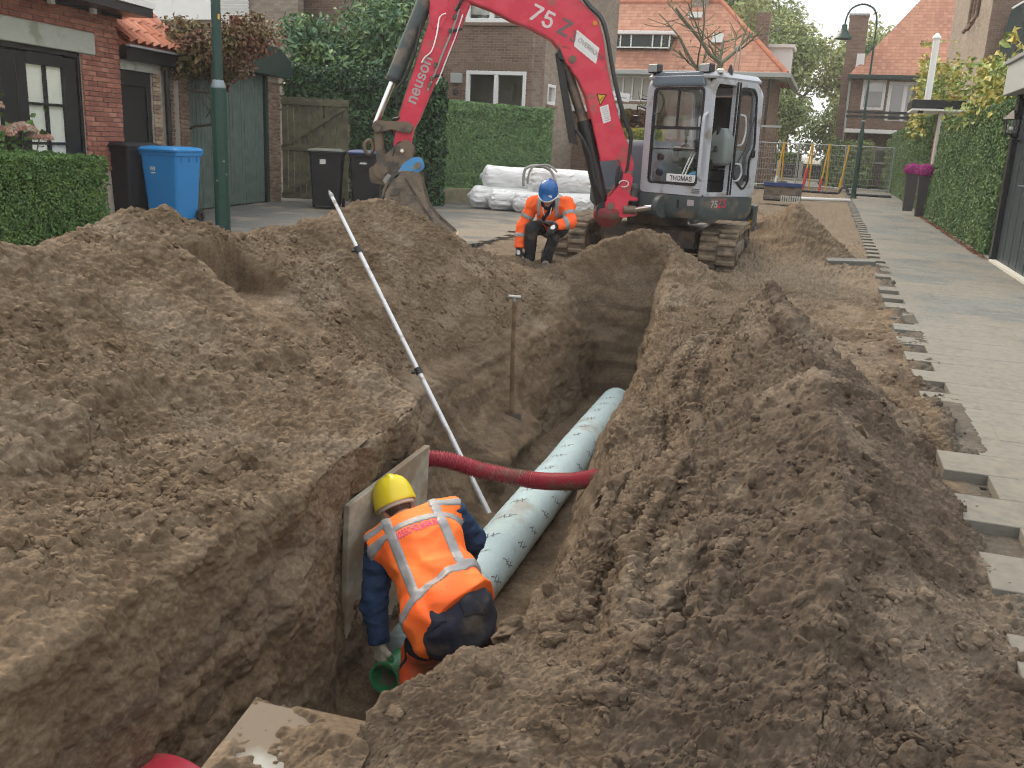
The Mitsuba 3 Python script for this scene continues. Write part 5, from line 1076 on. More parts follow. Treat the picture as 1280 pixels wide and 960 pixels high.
def face_details(parent, at, A, s=1.0):
    for sx in (-1, 1):
        put(parent, 'eye', moved(trimesh.creation.icosphere(subdivisions=2, radius=.012 * s), mat4(at(sx * .032, .082, .004))), 'mat_eye_white', True)
        put(parent, 'pupil', moved(trimesh.creation.icosphere(subdivisions=2, radius=.0065 * s), mat4(at(sx * .032, .090, .003))), 'mat_eye_dark', True)
        put(parent, 'eyebrow', rod(at(sx * .015, .094, .022), at(sx * .048, .082, .022), .005 * s, n=6), 'mat_hair_brown', True)
    put(parent, 'mouth', tube([at(-.024, .090, -.061), at(0, .101, -.059), at(.024, .090, -.061)], .005 * s, 6), 'mat_lip', True)
def helmet(parent, name, C, up, fw, mat, s=1.0):
    up = unit(up); fw = unit(np.asarray(fw) - up * (np.asarray(fw) @ up)); rt = np.cross(fw, up); A = np.stack([rt, fw, up]); C = np.asarray(C, float)
    n, m = 64, 26; th = np.linspace(0, 2 * math.pi, n, endpoint=False)
    rings = []
    prof = [(1.0, -.012), (1.02, -.004), (1.01, .006), (.985, .03), (.95, .06), (.87, .092), (.74, .118), (.54, .138), (.30, .148), (.10, .151)]
    for r_, z_ in prof:
        a, b = .112 * r_, .138 * r_
        ridge = .006 * np.exp(-((np.abs(np.cos(th)) - .22) / .09) ** 2) * (z_ > .05) + .010 * np.exp(-(np.cos(th) / .16) ** 2) * (z_ > .08)
        brim = (r_ > .99) * np.clip(np.sin(th), 0, 1) ** 3 * .040
        x = a * np.cos(th); y = b * np.sin(th) + brim
        z = z_ + ridge - (r_ > .99) * np.clip(np.sin(th), 0, 1) ** 2 * .012
        rings.append(C + s * (np.outer(x, rt) + np.outer(y, fw) + np.outer(z, up)))
    inner = [C + s * (np.outer(.104 * np.cos(th), rt) + np.outer(.130 * np.sin(th), fw) + np.outer(np.full(n, -.011), up)), C + s * (np.outer(.09 * np.cos(th), rt) + np.outer(.115 * np.sin(th), fw) + np.outer(np.full(n, .06), up))]
    h = put(parent, name, loft(inner[::-1] + rings), mat, 40)
    put(h, 'headband', loft([C + s * (np.outer(k * .098 * np.cos(th), rt) + np.outer(k * .124 * np.sin(th), fw) + np.outer(np.full(n, z_), up)) for k, z_ in ((.93, .02), (1, .015), (1, -.028), (.93, -.03))]), 'mat_helmet_band', 40)
    return h, A
# ---- the worker in the trench
w1 = thing('person', 'worker in yellow helmet and orange vest bending in the trench beside the pipe', 'person')
N1, H1 = np.array([-1.775, 3.93, -.455]), np.array([-1.385, 3.535, -.70])
s1 = unit(N1 - H1); r1 = unit(np.array([.80, .52, .30]) - s1 * (np.array([.80, .52, .30]) @ s1)); k1 = np.cross(r1, s1); k1 = k1 if k1[2] > 0 else -k1     # k1: out of the back
T1 = np.stack([r1, s1, k1]); Lt = np.linalg.norm(N1 - H1)
def tor(x, t, z): return H1 + r1 * x + s1 * (t * Lt) + k1 * z
Ls, Rs = np.array([-1.885, 3.80, -.555]), np.array([-1.60, 4.03, -.425])
Le, Lw, Lh = np.array([-1.865, 3.70, -.82]), np.array([-1.81, 3.655, -1.005]), np.array([-1.80, 3.64, -1.05])
Re, Rw = np.array([-1.525, 4.15, -.60]), np.array([-1.62, 4.30, -.80])
Lhp, Rhp = tor(-.09, -.02, -.02), tor(.09, -.02, -.02)
Lk, La = np.array([-1.60, 3.66, -1.02]), np.array([-1.52, 3.40, -1.29])
Rk, Ra = np.array([-1.34, 3.84, -1.00]), np.array([-1.27, 3.58, -1.29])
hu, hf = np.array([-.50, .30, .80]), np.array([-.55, .60, -.55])
hc = np.array([-1.895, 4.02, -.46])
hp, hat, hA = head_parts(w1, hc, hu, hf, .02, s=.95)
torso = [(tor(0, .0, 0), np.array([.155, .13, .115]), T1), (tor(0, .35, .0), np.array([.145, .17, .105]), T1), (tor(0, .70, .01), np.array([.17, .16, .11]), T1), (tor(-.10, .93, .0), tor(.10, .93, .0), .065, .065)]
leftarm = [(Ls, Le, .056, .045), (Le, Lw, .045, .030)]
rightarm = [(Rs, Re, .056, .045), (Re, Rw, .045, .030)]
legs1 = [(Lhp, Lk, .085, .060), (Lk, La, .060, .042), (Rhp, Rk, .085, .060), (Rk, Ra, .060, .042)]
feet1 = [(La + [0, -.03, -.03], La + [-.10, .15, -.04], .04, .034), (Ra + [0, -.03, -.03], Ra + [-.10, .15, -.04], .04, .034)]
lh_b = hand_bones(Lw, np.array([.10, -.05, -1.0]), np.array([-.55, -.80, .0]), np.array([.85, -.4, 0.1]), curl=.55, rad=.92)
rh_b = hand_bones(Rw, unit([-.2, .5, -.7]), unit([.6, .5, .5]), unit([-.7, .5, .1]), curl=.5, rad=.92)
neck1 = [(tor(0, .92, -.01), hc - unit(hu) * .03, .058, .055)]
body_items = torso + leftarm + rightarm + legs1 + feet1 + neck1
def body1(p):
    d = blend(p, body_items, .035)
    d = smin(d, blend(p, hp, .018), .02)
    return np.minimum(d, np.minimum(blend(p, lh_b, .006), blend(p, rh_b, .006)))
put(w1, 'body', skin_of(body1, (-2.12, 3.2, -1.42), (-1.05, 4.55, -.25), .0105), 'mat_skin', True)
face_details(w1, hat, hA, .95)
def back_of_head(p):
    q = (p - hc) @ hA.T / .95
    d = ell(p, hc + hA[2] * .028 * .95, np.array([.081, .100, .095]) * .95, hA)
    return np.maximum(np.maximum(d, q[:, 1] - (.02 + .3 * np.clip(q[:, 2], 0, 1))), -q[:, 2] - .075) + folds(p, 60, .003)
put(w1, 'hair', skin_of(back_of_head, hc - .13, hc + .13, .006), 'mat_hair_brown', True)
helmet(w1, 'helmet', hc + unit(hu) * .045, hu, hf, 'mat_helmet_yellow', .96)
put(w1, 'ear_defender_cord', tube(spline([hat(.085, .0, .03), hat(.098, .01, -.01), hat(.09, .0, -.045), hat(.07, -.02, -.06)], 16), .006, 8), 'mat_ear_red', True)
def sleeve(items, grow, cut_at, cut_dir, seed, amp=.010):
    def fn(p):
        d = blend(p, [(a, b, ra + grow, rb + grow) for a, b, ra, rb in items], .03) + folds(p, 13, amp, seed, (1, 1, 2.2)) - creases(p, 9, .010, seed + 3, (1, 1, 1.8))
        return np.maximum(d, (p - cut_at) @ unit(cut_dir))
    return fn
for nm, its, cut, dr_, sd_2 in (('left', leftarm, Lw, Lw - Le, 4), ('right', rightarm, Rw, Rw - Re, 9)):
    q = np.array([x for it in its for x in it[:2]])
    put(w1, 'sleeve', skin_of(sleeve(its, .021, cut, dr_, sd_2), q.min(0) - .11, q.max(0) + .11, .0085), 'mat_navy_cloth', True)
leg_all = [(a, b, ra + .018, rb + .024) for a, b, ra, rb in legs1]
def trousers(p):
    d = smin(blend(p, leg_all, .03), blend(p, [(tor(-.075, -.04, .0), np.array([.105, .15, .135]), T1), (tor(.075, -.04, .0), np.array([.105, .15, .135]), T1), (tor(0, -.02, -.005), np.array([.165, .155, .140]), T1), (tor(0, .18, -.005), np.array([.165, .16, .125]), T1)], .05), .04)
    d = d + folds(p, 9, .012, 5) - creases(p, 7.5, .014, 6)
    return np.maximum(d, (p - tor(0, .30, 0)) @ s1)
def lower(p):          # orange lower trouser legs
    kn = np.minimum(np.linalg.norm(p - Lk, axis=1), np.linalg.norm(p - Rk, axis=1))
    return p[:, 2] + .955 + .10 * (p[:, 0] + 1.45)
put(w1, 'trousers', skin_of(lambda p: np.maximum(trousers(p), -lower(p)), (-1.9, 3.2, -1.36), (-1.05, 4.15, -.42), .0105), 'mat_dark_trousers', True)
put(w1, 'belt', skin_of(lambda p: np.maximum(trousers(p) - .007, abs((p - tor(0, .10, 0)) @ s1) - .016), (-1.9, 3.2, -1.36), (-1.05, 4.15, -.42), .0105), 'mat_black_plastic', True)
for sx in (-1, 1):
    put(w1, 'back_pocket', skin_of(lambda p: np.maximum(trousers(p) - .006, np.maximum(abs((p - H1) @ r1 - sx * .085) - .048, np.maximum(abs((p - H1) @ s1 + .05) - .055, -((p - H1) @ k1) + .03))), (-1.9, 3.2, -1.36), (-1.05, 4.15, -.42), .0105), 'mat_dark_trousers', True)
put(w1, 'trouser_legs', skin_of(lambda p: np.maximum(trousers(p) - .004, lower(p) - .004), (-1.9, 3.2, -1.36), (-1.05, 4.15, -.72), .0105), 'mat_trouser_orange', True)
for a in (La, Ra):
    its = [(a + [0, 0, .06], a + [0, -.015, -.02], .062, .056), (a + [0, -.03, -.03], a + [-.10, .16, -.035], .052, .046), (a + [-.10, .16, -.035], a + [-.12, .20, -.035], .046, .036)]
    put(w1, 'boot', skin_of(lambda p: np.maximum(blend(p, its, .02), -(p[:, 2] + 1.362)), a - [.25, .16, .12], a + [.12, .32, .14], .009), 'mat_boot', True)
gl = [(a, b, ra + .003, rb + .003) for a, b, ra, rb in lh_b]
for nm, bones, wv, dv in (('l', lh_b, Lw, Lw - Le), ('r', rh_b, Rw, Rw - Re)):
    gl = [(a, b, ra + .003, rb + .003) for a, b, ra, rb in bones] + [(wv - unit(dv) * .045, wv, .037, .030)]
    q = np.array([x for it in gl for x in it[:2]])
    g_ = put(w1, 'glove', skin_of(lambda p: np.maximum(blend(p, gl, .006), -((p - wv + unit(dv) * .045) @ unit(dv))), q.min(0) - .05, q.max(0) + .05, .0042), 'mat_glove_grey', True)
    tips = [(a, b, ra + .0045, rb + .0045) for a, b, ra, rb in bones[4:16]] + [(a, b, ra + .0045, rb + .0045) for a, b, ra, rb in bones[-1:]]
    q = np.array([x for it in tips for x in it[:2]])
    put(g_, 'rubber_fingers', skin_of(lambda p: blend(p, tips, .004), q.min(0) - .02, q.max(0) + .02, .0042), 'mat_glove_green', True)
# the vest: torso skin grown outwards, cut at hem, neck and armholes; its hem hangs down at the left
vest_items = [(tor(0, .02, -.005), np.array([.195, .15, .155]), T1), (tor(0, .35, .0), np.array([.195, .19, .148]), T1), (tor(0, .70, .01), np.array([.208, .18, .150]), T1), (Ls, Rs, .090, .090), (tor(-.11, .90, .0), tor(.11, .90, .0), .092, .092)]
def vest(p):
    q = (p - H1) @ T1.T; x, t, z = q[:, 0], q[:, 1] / Lt, q[:, 2]
    d = blend(p, vest_items, .05)
    drape = .030 * sstep(.5, -.05, t)
    fold_ = .007 * np.sin(x * 40 + 6 * meshkit.noise(p * 7, 4) + t * 5) * sstep(.75, .1, t) + folds(p, 9, .010, 14) - creases(p, 6.5, .010, 15)
    d = d - drape + fold_
    hem = (-.08 - .03 * np.sin(x * 14) + .80 * np.clip(x, -.19, .19)) - t
    d = np.maximum(d, hem * Lt)
    d = np.maximum(d, t * Lt - (1.02 - .0 * x) * Lt)
    arm = np.minimum(cone(p, Ls - r1 * .055, Ls - r1 * .3, .062, .14), cone(p, Rs + r1 * .055, Rs + r1 * .3, .062, .14))
    return np.maximum(d, -arm)
vlo, vhi = (-2.08, 3.25, -1.05), (-1.05, 4.3, -.22)
vest_mesh = skin_of(vest, vlo, vhi, .008)
vt = put(w1, 'vest', vest_mesh, 'mat_vest_orange', True)
def band(f):
    return skin_of(lambda p: np.maximum(vest(p) - .0045, f((p - H1) @ T1.T)), vlo, vhi, .008)
put(vt, 'reflective_band', band(lambda q: abs(q[:, 1] / Lt - .18 - .55 * q[:, 0]) * Lt - .026), 'mat_reflective', True)
put(vt, 'reflective_band', band(lambda q: abs(q[:, 1] / Lt - .80 + .06 * q[:, 0]) * Lt - .024), 'mat_reflective', True)
for sx in (-1, 1):
    put(vt, 'reflective_strap', band(lambda q: np.maximum(abs(q[:, 0] - sx * .125) - .024, np.maximum((.18 + .55 * sx * .125) * Lt - q[:, 1], -q[:, 2]))), 'mat_reflective', True)
    put(vt, 'reflective_strap', band(lambda q: np.maximum(np.maximum(abs(q[:, 1] / Lt - .94) * Lt - .022, .10 - sx * q[:, 0]), -q[:, 2] - .05)), 'mat_reflective', True)
tm = meshkit.text_mesh('JOSSCHOLMAN.NL', .042, .002, False)
tv = np.array(tm.vertices); wt = tv[:, 0].max()
xs_ = (tv[:, 0] / wt - .5) * .222
o_ = np.array([tor(a, .675 + b / Lt, .4) for a, b in zip(xs_, tv[:, 1])])
caster = trimesh.ray.ray_triangle.RayMeshIntersector(vest_mesh)
key_, inv_ = np.unique(np.round(o_, 5), axis=0, return_inverse=True)
loc, ir, _ = caster.intersects_location(key_, np.tile(-k1, (len(key_), 1)), multiple_hits=True)
depth = np.full(len(key_), .28); 
dd_ = (key_[ir] - loc) @ k1
np.minimum.at(depth, ir, dd_)
surf = key_ - k1 * depth[:, None]
tm.vertices = surf[inv_.ravel()] + k1 * (.0025 + tv[:, 2:3])
put(vt, 'lettering', tm, 'mat_vest_pink')
# ---- the worker crouching at the far edge
w2 = thing('person', 'worker in blue helmet and orange jacket crouching on the sand by the excavator track', 'person')
hc2, hu2, hf2 = np.array([-3.01, 10.26, .835]), np.array([.10, -.42, .9]), np.array([.12, -.85, -.45])
hp2, hat2, hA2 = head_parts(w2, hc2, hu2, hf2, .02, s=.95)
LS, RS = np.array([-2.83, 10.42, .745]), np.array([-3.225, 10.42, .735])     # his left is on the right of the picture
LE, LW = np.array([-2.745, 10.33, .56]), np.array([-2.885, 10.19, .515])
RE, RW = np.array([-3.345, 10.37, .45]), np.array([-3.345, 10.30, .205])
HP = np.array([-3.07, 10.70, .47]); CH = np.array([-3.03, 10.48, .68])
LHp, RHp = HP + [.10, 0, -.02], HP + [-.10, 0, -.02]
LK, LA = np.array([-2.90, 10.30, .47]), np.array([-3.02, 10.34, .10])
RK, RA = np.array([-3.20, 10.30, .45]), np.array([-3.23, 10.36, .10])
arms2 = [[(LS, LE, .054, .044), (LE, LW, .044, .030)], [(RS, RE, .054, .044), (RE, RW, .044, .030)]]
legs2 = [(LHp, LK, .082, .058), (LK, LA, .056, .040), (RHp, RK, .082, .058), (RK, RA, .056, .040)]
feet2 = [(LA + [0, .03, -.03], LA + [.03, -.15, -.05], .036, .03), (RA + [0, .03, -.03], RA + [-.02, -.15, -.05], .036, .03)]
tors2 = [(HP, CH, .14, .155), (LS * .75 + RS * .25, RS * .75 + LS * .25, .075, .075), (CH, hc2 - unit(hu2) * .05 - unit(hf2) * .02, .06, .055)]
hb = [hand_bones(LW, unit([-.30, -.5, -.55]), unit([.1, -.8, .55]), unit([-.8, .2, .1]), curl=.5), hand_bones(RW, unit([.05, -.12, -1]), unit([-.4, -.9, .1]), unit([.9, -.4, 0]), curl=.35)]
def body2(p):
    d = smin(blend(p, tors2 + arms2[0] + arms2[1] + legs2 + feet2, .035), blend(p, hp2, .018), .02)
    return np.minimum(d, np.minimum(blend(p, hb[0], .006), blend(p, hb[1], .006)))
put(w2, 'body', skin_of(body2, (-3.55, 9.98, -.05), (-2.6, 10.98, 1.05), .011), 'mat_skin', True)
face_details(w2, hat2, hA2, .95)
put(w2, 'hair', skin_of(lambda p: np.maximum(ell(p, hc2 + hA2[2] * .027, np.array([.078, .097, .092]) * .95, hA2), ((p - hc2) @ hA2[1]) - .0), hc2 - .13, hc2 + .13, .008), 'mat_hair_brown', True)
h2, A2 = helmet(w2, 'helmet', hc2 + unit(hu2) * .045, hu2, hf2, 'mat_helmet_blue', 1.0)
put(h2, 'badge', moved(box((0, 0, 0), (.055, .004, .026), .001), mat4(hc2 + unit(hu2) * .070 + A2[1] * .134 - A2[0] * .03, axes=[A2[0], unit(A2[1] + A2[2] * .35), np.cross(A2[0], unit(A2[1] + A2[2] * .35))])), 'mat_sign_white')
put(h2, 'rim_band', tube([hc2 + unit(hu2) * .035 + A2[0] * .113 * math.cos(a) + A2[1] * (.139 * math.sin(a) + .038 * max(math.sin(a), 0) ** 3) - A2[2] * .010 * max(math.sin(a), 0) ** 2 for a in np.linspace(0.15, math.pi - .15, 30)], .008, 8), 'mat_sticker', True)
def jacket(p):
    d = blend(p, [(HP + (CH - HP) * .25, CH, .165, .185), (LS, RS, .09, .09)], .05)
    for ar in arms2: d = smin(d, blend(p, [(a, b, ra + .026, rb + .026) for a, b, ra, rb in ar], .02), .035)
    d = d + folds(p, 11, .014, 24) - creases(p, 9, .012, 25)
    for ar in arms2: d = np.maximum(d, np.where(np.linalg.norm(p - ar[1][1], axis=1) < .16, (p - ar[1][1]) @ unit(ar[1][1] - ar[1][0]) + .01, -1))
    d = np.maximum(d, -cone(p, hc2 - unit(hu2) * .10 + unit(hf2) * .04, hc2, .07, .09))
    return d
jlo, jhi = (-3.5, 10.05, .1), (-2.62, 10.95, .92)
jk = put(w2, 'jacket', skin_of(jacket, jlo, jhi, .0095), 'mat_jacket_orange', True)
for ar in arms2:
    for (a, b), f in (((ar[0][0], ar[0][1]), .55), ((ar[1][0], ar[1][1]), .38)):
        d_ = unit(np.asarray(b) - a); c_ = np.asarray(a) + (np.asarray(b) - a) * f
        put(jk, 'reflective_band', skin_of(lambda p: np.maximum(np.maximum(jacket(p) - .005, abs((p - c_) @ d_) - .024), np.linalg.norm(p - c_, axis=1) - .125), c_ - .14, c_ + .14, .009), 'mat_reflective', True)
for sx in (-1, 1):
    c_ = CH + np.array([sx * .11, -.10, .06])
    put(jk, 'reflective_strap', skin_of(lambda p: np.maximum(np.maximum(jacket(p) - .005, abs(p[:, 0] - c_[0]) - .022), np.maximum(p[:, 1] - 10.50, .60 - p[:, 2])), jlo, jhi, .0095), 'mat_reflective', True)
put(jk, 'hem_band', skin_of(lambda p: np.maximum(np.maximum(jacket(p) - .006, abs(p[:, 2] - .535) - .022), np.maximum(abs(p[:, 0] + 3.03) - .17, p[:, 1] - 10.52)), jlo, jhi, .0095), 'mat_reflective', True)
put(jk, 'open_front', skin_of(lambda p: np.maximum(np.maximum(jacket(p) - .006, abs(p[:, 0] + 3.03 - .05 * np.sin(p[:, 2] * 20)) - .03), np.maximum(p[:, 1] - 10.50, -.5)), jlo, jhi, .0095), 'mat_collar_navy', True)
put(w2, 'collar', skin_of(lambda p: np.maximum(cone(p, CH + [0, -.02, .06], hc2 - unit(hu2) * .09, .115, .082) + folds(p, 16, .010, 3), -cone(p, hc2 - unit(hu2) * .13, hc2, .055, .07)), hc2 - [.2, .15, .3], hc2 + [.2, .4, .05], .009), 'mat_collar_navy', True)
put(w2, 'hood', skin_of(lambda p: np.maximum(np.maximum(cone(p, hc2 - unit(hu2) * .10 - unit(hf2) * .045, hc2 - unit(hu2) * .0 - unit(hf2) * .06, .098, .088), -cone(p, hc2 - unit(hu2) * .15 + unit(hf2) * .06, hc2 + unit(hf2) * .06, .09, .10)), 0 * p[:, 0] - 1) + folds(p, 18, .008, 2), hc2 - .22, hc2 + .22, .009), 'mat_hood_grey', True)
for sx in (-1, 1):
    put(w2, 'hood_cord', tube(spline([hat2(sx * .05, .055, -.11), hat2(sx * .045, .085, -.16), hat2(sx * .03, .075, -.22)], 10), .006, 6), 'mat_sticker', True)
def trousers2(p):
    d = smin(blend(p, [(a, b, ra + .018, rb + .024) for a, b, ra, rb in legs2], .03), cone(p, HP, HP + (CH - HP) * .4, .165, .15), .04)
    return d + folds(p, 10, .012, 35) + folds(p, 28, .005, 36)
put(w2, 'trousers', skin_of(trousers2, (-3.45, 10.1, .02), (-2.7, 10.95, .75), .0105), 'mat_black_trousers', True)
for a, dx in ((LA, .03), (RA, -.02)):
    its = [(a + [0, 0, .10], a + [0, .015, -.02], .060, .054), (a + [0, .03, -.035], a + [dx, -.15, -.05], .046, .040)]
    put(w2, 'boot', skin_of(lambda p: np.maximum(blend(p, its, .02), -(p[:, 2] - .018)), a - [.14, .26, .12], a + [.14, .14, .2], .009), 'mat_boot', True)
for bones, wv, dv in ((hb[0], LW, LW - LE), (hb[1], RW, RW - RE)):
    gl = [(a, b, ra + .004, rb + .004) for a, b, ra, rb in bones] + [(wv - unit(dv) * .05, wv, .042, .034)]
    q = np.array([x for it in gl for x in it[:2]])
    g_ = put(w2, 'glove', skin_of(lambda p: blend(p, gl, .007), q.min(0) - .055, q.max(0) + .055, .0055), 'mat_glove_black', True)
    c_ = (np.asarray(bones[1][0]) + np.asarray(bones[1][1])) / 2; nrm_ = unit([.1, -.8, .55]) if wv is LW else unit([-.4, -.9, .1])
    put(g_, 'white_patch', skin_of(lambda p: np.maximum(blend(p, gl, .007) - .004, np.maximum(np.linalg.norm(p - c_ - nrm_ * .03, axis=1) - .032, -1)), c_ - .08, c_ + .08, .006), 'mat_sign_white', True)
# ---------------- hedges, trees and plants ----------------
P('leaf_box', (0.078, 0.160, 0.043), 0.55, var=.75, vscale=7, color2=(0.114, 0.205, 0.051))
P('leaf_privet', (0.132, 0.231, 0.105), 0.5, var=.8, vscale=6, color2=(0.189, 0.315, 0.126))
P('leaf_yew', (0.087, 0.161, 0.065), 0.6, var=.8, vscale=4, color2=(0.139, 0.217, 0.078))
P('leaf_ivy', (0.027, 0.068, 0.033), 0.38, var=.7, vscale=6, color2=(0.051, 0.111, 0.040))
P('leaf_locust', (0.072, 0.159, 0.084), 0.45, var=.7, vscale=2.5, color2=(0.147, 0.241, 0.084))
P('leaf_acer', (0.150, 0.062, 0.034), 0.55, var=.8, vscale=2.6, color2=(.135, .110, .038))
P('leaf_far', (0.195, 0.265, 0.100), 0.6, var=.7, vscale=.45, color2=(.31, .345, .130))
P('leaf_fargreen', (0.189, 0.270, 0.108), 0.6, var=.7, vscale=.6, color2=(0.297, 0.338, 0.135))
P('leaf_yellow', (0.460, 0.270, 0.030), 0.5, var=.5, vscale=2.0, color2=(0.240, 0.260, 0.050))
P('leaf_vine', (0.182, 0.260, 0.058), 0.5, var=.6, vscale=2.2, color2=(0.390, 0.325, 0.065))
P('leaf_bright', (0.160, 0.270, 0.035), 0.5, var=.5, vscale=7)
P('fence_dark', (0.05, 0.05, 0.045), 0.8)
P('bark', (0.085, 0.068, 0.050), 0.9, var=.4, vscale=9, bump=(30, .008))
P('bark_green', (0.125, 0.130, 0.085), 0.9, var=.4, vscale=9)
P('flower_head', (0.52, 0.42, 0.33), 0.8, var=.5, vscale=14, color2=(.46, .25, .20))
P('heather', (0.36, 0.022, 0.20), 0.7, var=.6, vscale=25, color2=(.26, .015, .16))
P('litter', (0.20, 0.085, 0.045), 0.9, var=.5, vscale=12)
P('fir_core', (0.02, 0.03, 0.02), .95)
def leaves(pts, nrm, size, aspect=.55, tilt=.6, seed=0, fold=.25, droop=.0):
    """one folded leaf at every point: 4 corners, 2 triangles"""
    r = np.random.default_rng(seed); n = len(pts)
    N = nrm + tilt * r.normal(size=(n, 3)); N /= np.linalg.norm(N, axis=1, keepdims=True) + 1e-9
    D = r.normal(size=(n, 3)); D[:, 2] -= droop; D -= N * (D * N).sum(1, keepdims=True); D /= np.linalg.norm(D, axis=1, keepdims=True) + 1e-9
    S = np.cross(N, D); L = size * (.6 + .8 * r.random(n))[:, None]
    a, c = pts - D * L * .5, pts + D * L * .5
    b = pts + S * L * aspect * .5 + N * L * fold * aspect - D * L * .05; d = pts - S * L * aspect * .5 + N * L * fold * aspect - D * L * .05
    V = np.stack([a, b, c, d], 1).reshape(-1, 3); k = 4 * np.arange(n)[:, None]
    return trimesh.Trimesh(V, np.vstack([k + [0, 1, 2], k + [0, 2, 3]]), process=False)
def hedge(name, label, A, B, w, h, mat, size, dens, seed, z0=0.0, top_h=None, bulge=.06, group=None, ends=(1, 1), shear=0.0, cat='hedge', deep=.10, tilt=.6):
    """clipped hedge with its face on the line A-B; it fills w metres to the left of A->B"""
    A, B = np.array([*A, 0.0]), np.array([*B, 0.0]); L = np.linalg.norm(B - A); u = (B - A) / L; v = np.array([-u[1], u[0], 0])
    r = np.random.default_rng(seed); P_, N_ = [], []
    def face(n, f, nn):
        s, t = r.random(n), r.random(n); P_.append(f(s, t)); N_.append(np.tile(nn, (n, 1)))
    face(int(L * h * dens), lambda s, t: A + np.outer(s * L, u) + np.outer(t * h + z0, UP), -v)
    face(int(L * w * dens * .9), lambda s, t: A + np.outer(s * L, u) + np.outer(t * w, v) + UP * (h + z0), UP)
    if ends[0]: face(int(w * h * dens), lambda s, t: A + np.outer(s * w, v) + np.outer(t * h + z0, UP), -u)
    if ends[1]: face(int(w * h * dens), lambda s, t: B + np.outer(s * w, v) + np.outer(t * h + z0, UP), u)
    p, n = np.vstack(P_), np.vstack(N_)
    p = p + n * ((bulge * 2 * (meshkit.fbm(p * 1.7, 3, seed) - .5) + .5 * bulge * (meshkit.noise(p * 9, seed) - .5))[:, None] - deep * (r.random(len(p)) ** 2)[:, None])
    p[:, 0] += shear * (p[:, 2] - z0)
    t = thing(name, label, cat, group)
    put(t, 'foliage', leaves(p, n, size, .6, tilt, seed), mat)
    k = r.random(len(p)) < .55        # a second, deeper layer of larger leaves on the twigs inside
    q = p[k] - n[k] * (deep + .06 + .10 * r.random((k.sum(), 1)))
    put(t, 'inner_foliage', leaves(q, n[k], size * 2.1, .75, tilt, seed + 50), mat)
    put(t, 'stems', join([tube([b_, b_ + UP * (h * .8) + np.array([.1, .1, 0]) * r.normal()], [.02, .01], 5) for b_ in (A + u * L * s_ + v * w * .5 + UP * z0 for s_ in np.linspace(.1, .9, max(2, int(L / .7))))]), 'mat_bark', stuff=True)
    return t
def branches(base, top, r0, levels, seed, spread=.75, kids=4, shrink=.62, up=.25, wob=.08):
    """tapered trunk with limbs: (mesh, tips, all nodes)"""
    r = np.random.default_rng(seed); ms, tips, nodes = [], [], []
    def grow(a, d, L, rad, lv):
        k = 5; pts = [a]; q = a.copy(); dd = d.copy()
        for i in range(k):
            dd = unit_(dd + wob * r.normal(size=3) + up * .12 * UP); q = q + dd * L / k; pts.append(q.copy())
        ms.append(tube(np.array(pts), np.linspace(rad, rad * .6, k + 1), 7 if lv < 2 else 5))
        if lv >= 1: nodes.extend(pts[2:])
        if lv == levels: tips.append(q); return
        for j in range(kids if lv else kids + 1):
            f = .45 + .55 * (j + 1) / kids if lv == 0 else .35 + .65 * r.random()
            f = min(f, 1); o = np.array(pts)[min(k, int(round(f * k)))]
            e = unit_(dd * (1 - spread * .6) + spread * unit_(r.normal(size=3) * [1, 1, .6]) + up * UP)
            grow(o, e, L * shrink * (.8 + .4 * r.random()), rad * .55 * (1 - .2 * f), lv + 1)
    def unit_(v): return v / (np.linalg.norm(v) + 1e-9)
    b, t = np.asarray(base, float), np.asarray(top, float); L = np.linalg.norm(t - b)
    grow(b, (t - b) / L, L, r0, 0)
    return join(ms), np.array(tips), np.array(nodes)
def crown_points(centres, n, rad, seed, squash=.7):
    r = np.random.default_rng(seed); c = centres[r.integers(len(centres), size=n)]
    o = r.normal(size=(n, 3)); o /= np.linalg.norm(o, axis=1, keepdims=True); o *= (r.random(n) ** .45)[:, None] * rad; o[:, 2] *= squash
    nn = o + UP * rad * .6; nn /= np.linalg.norm(nn, axis=1, keepdims=True) + 1e-9
    return c + o, nn
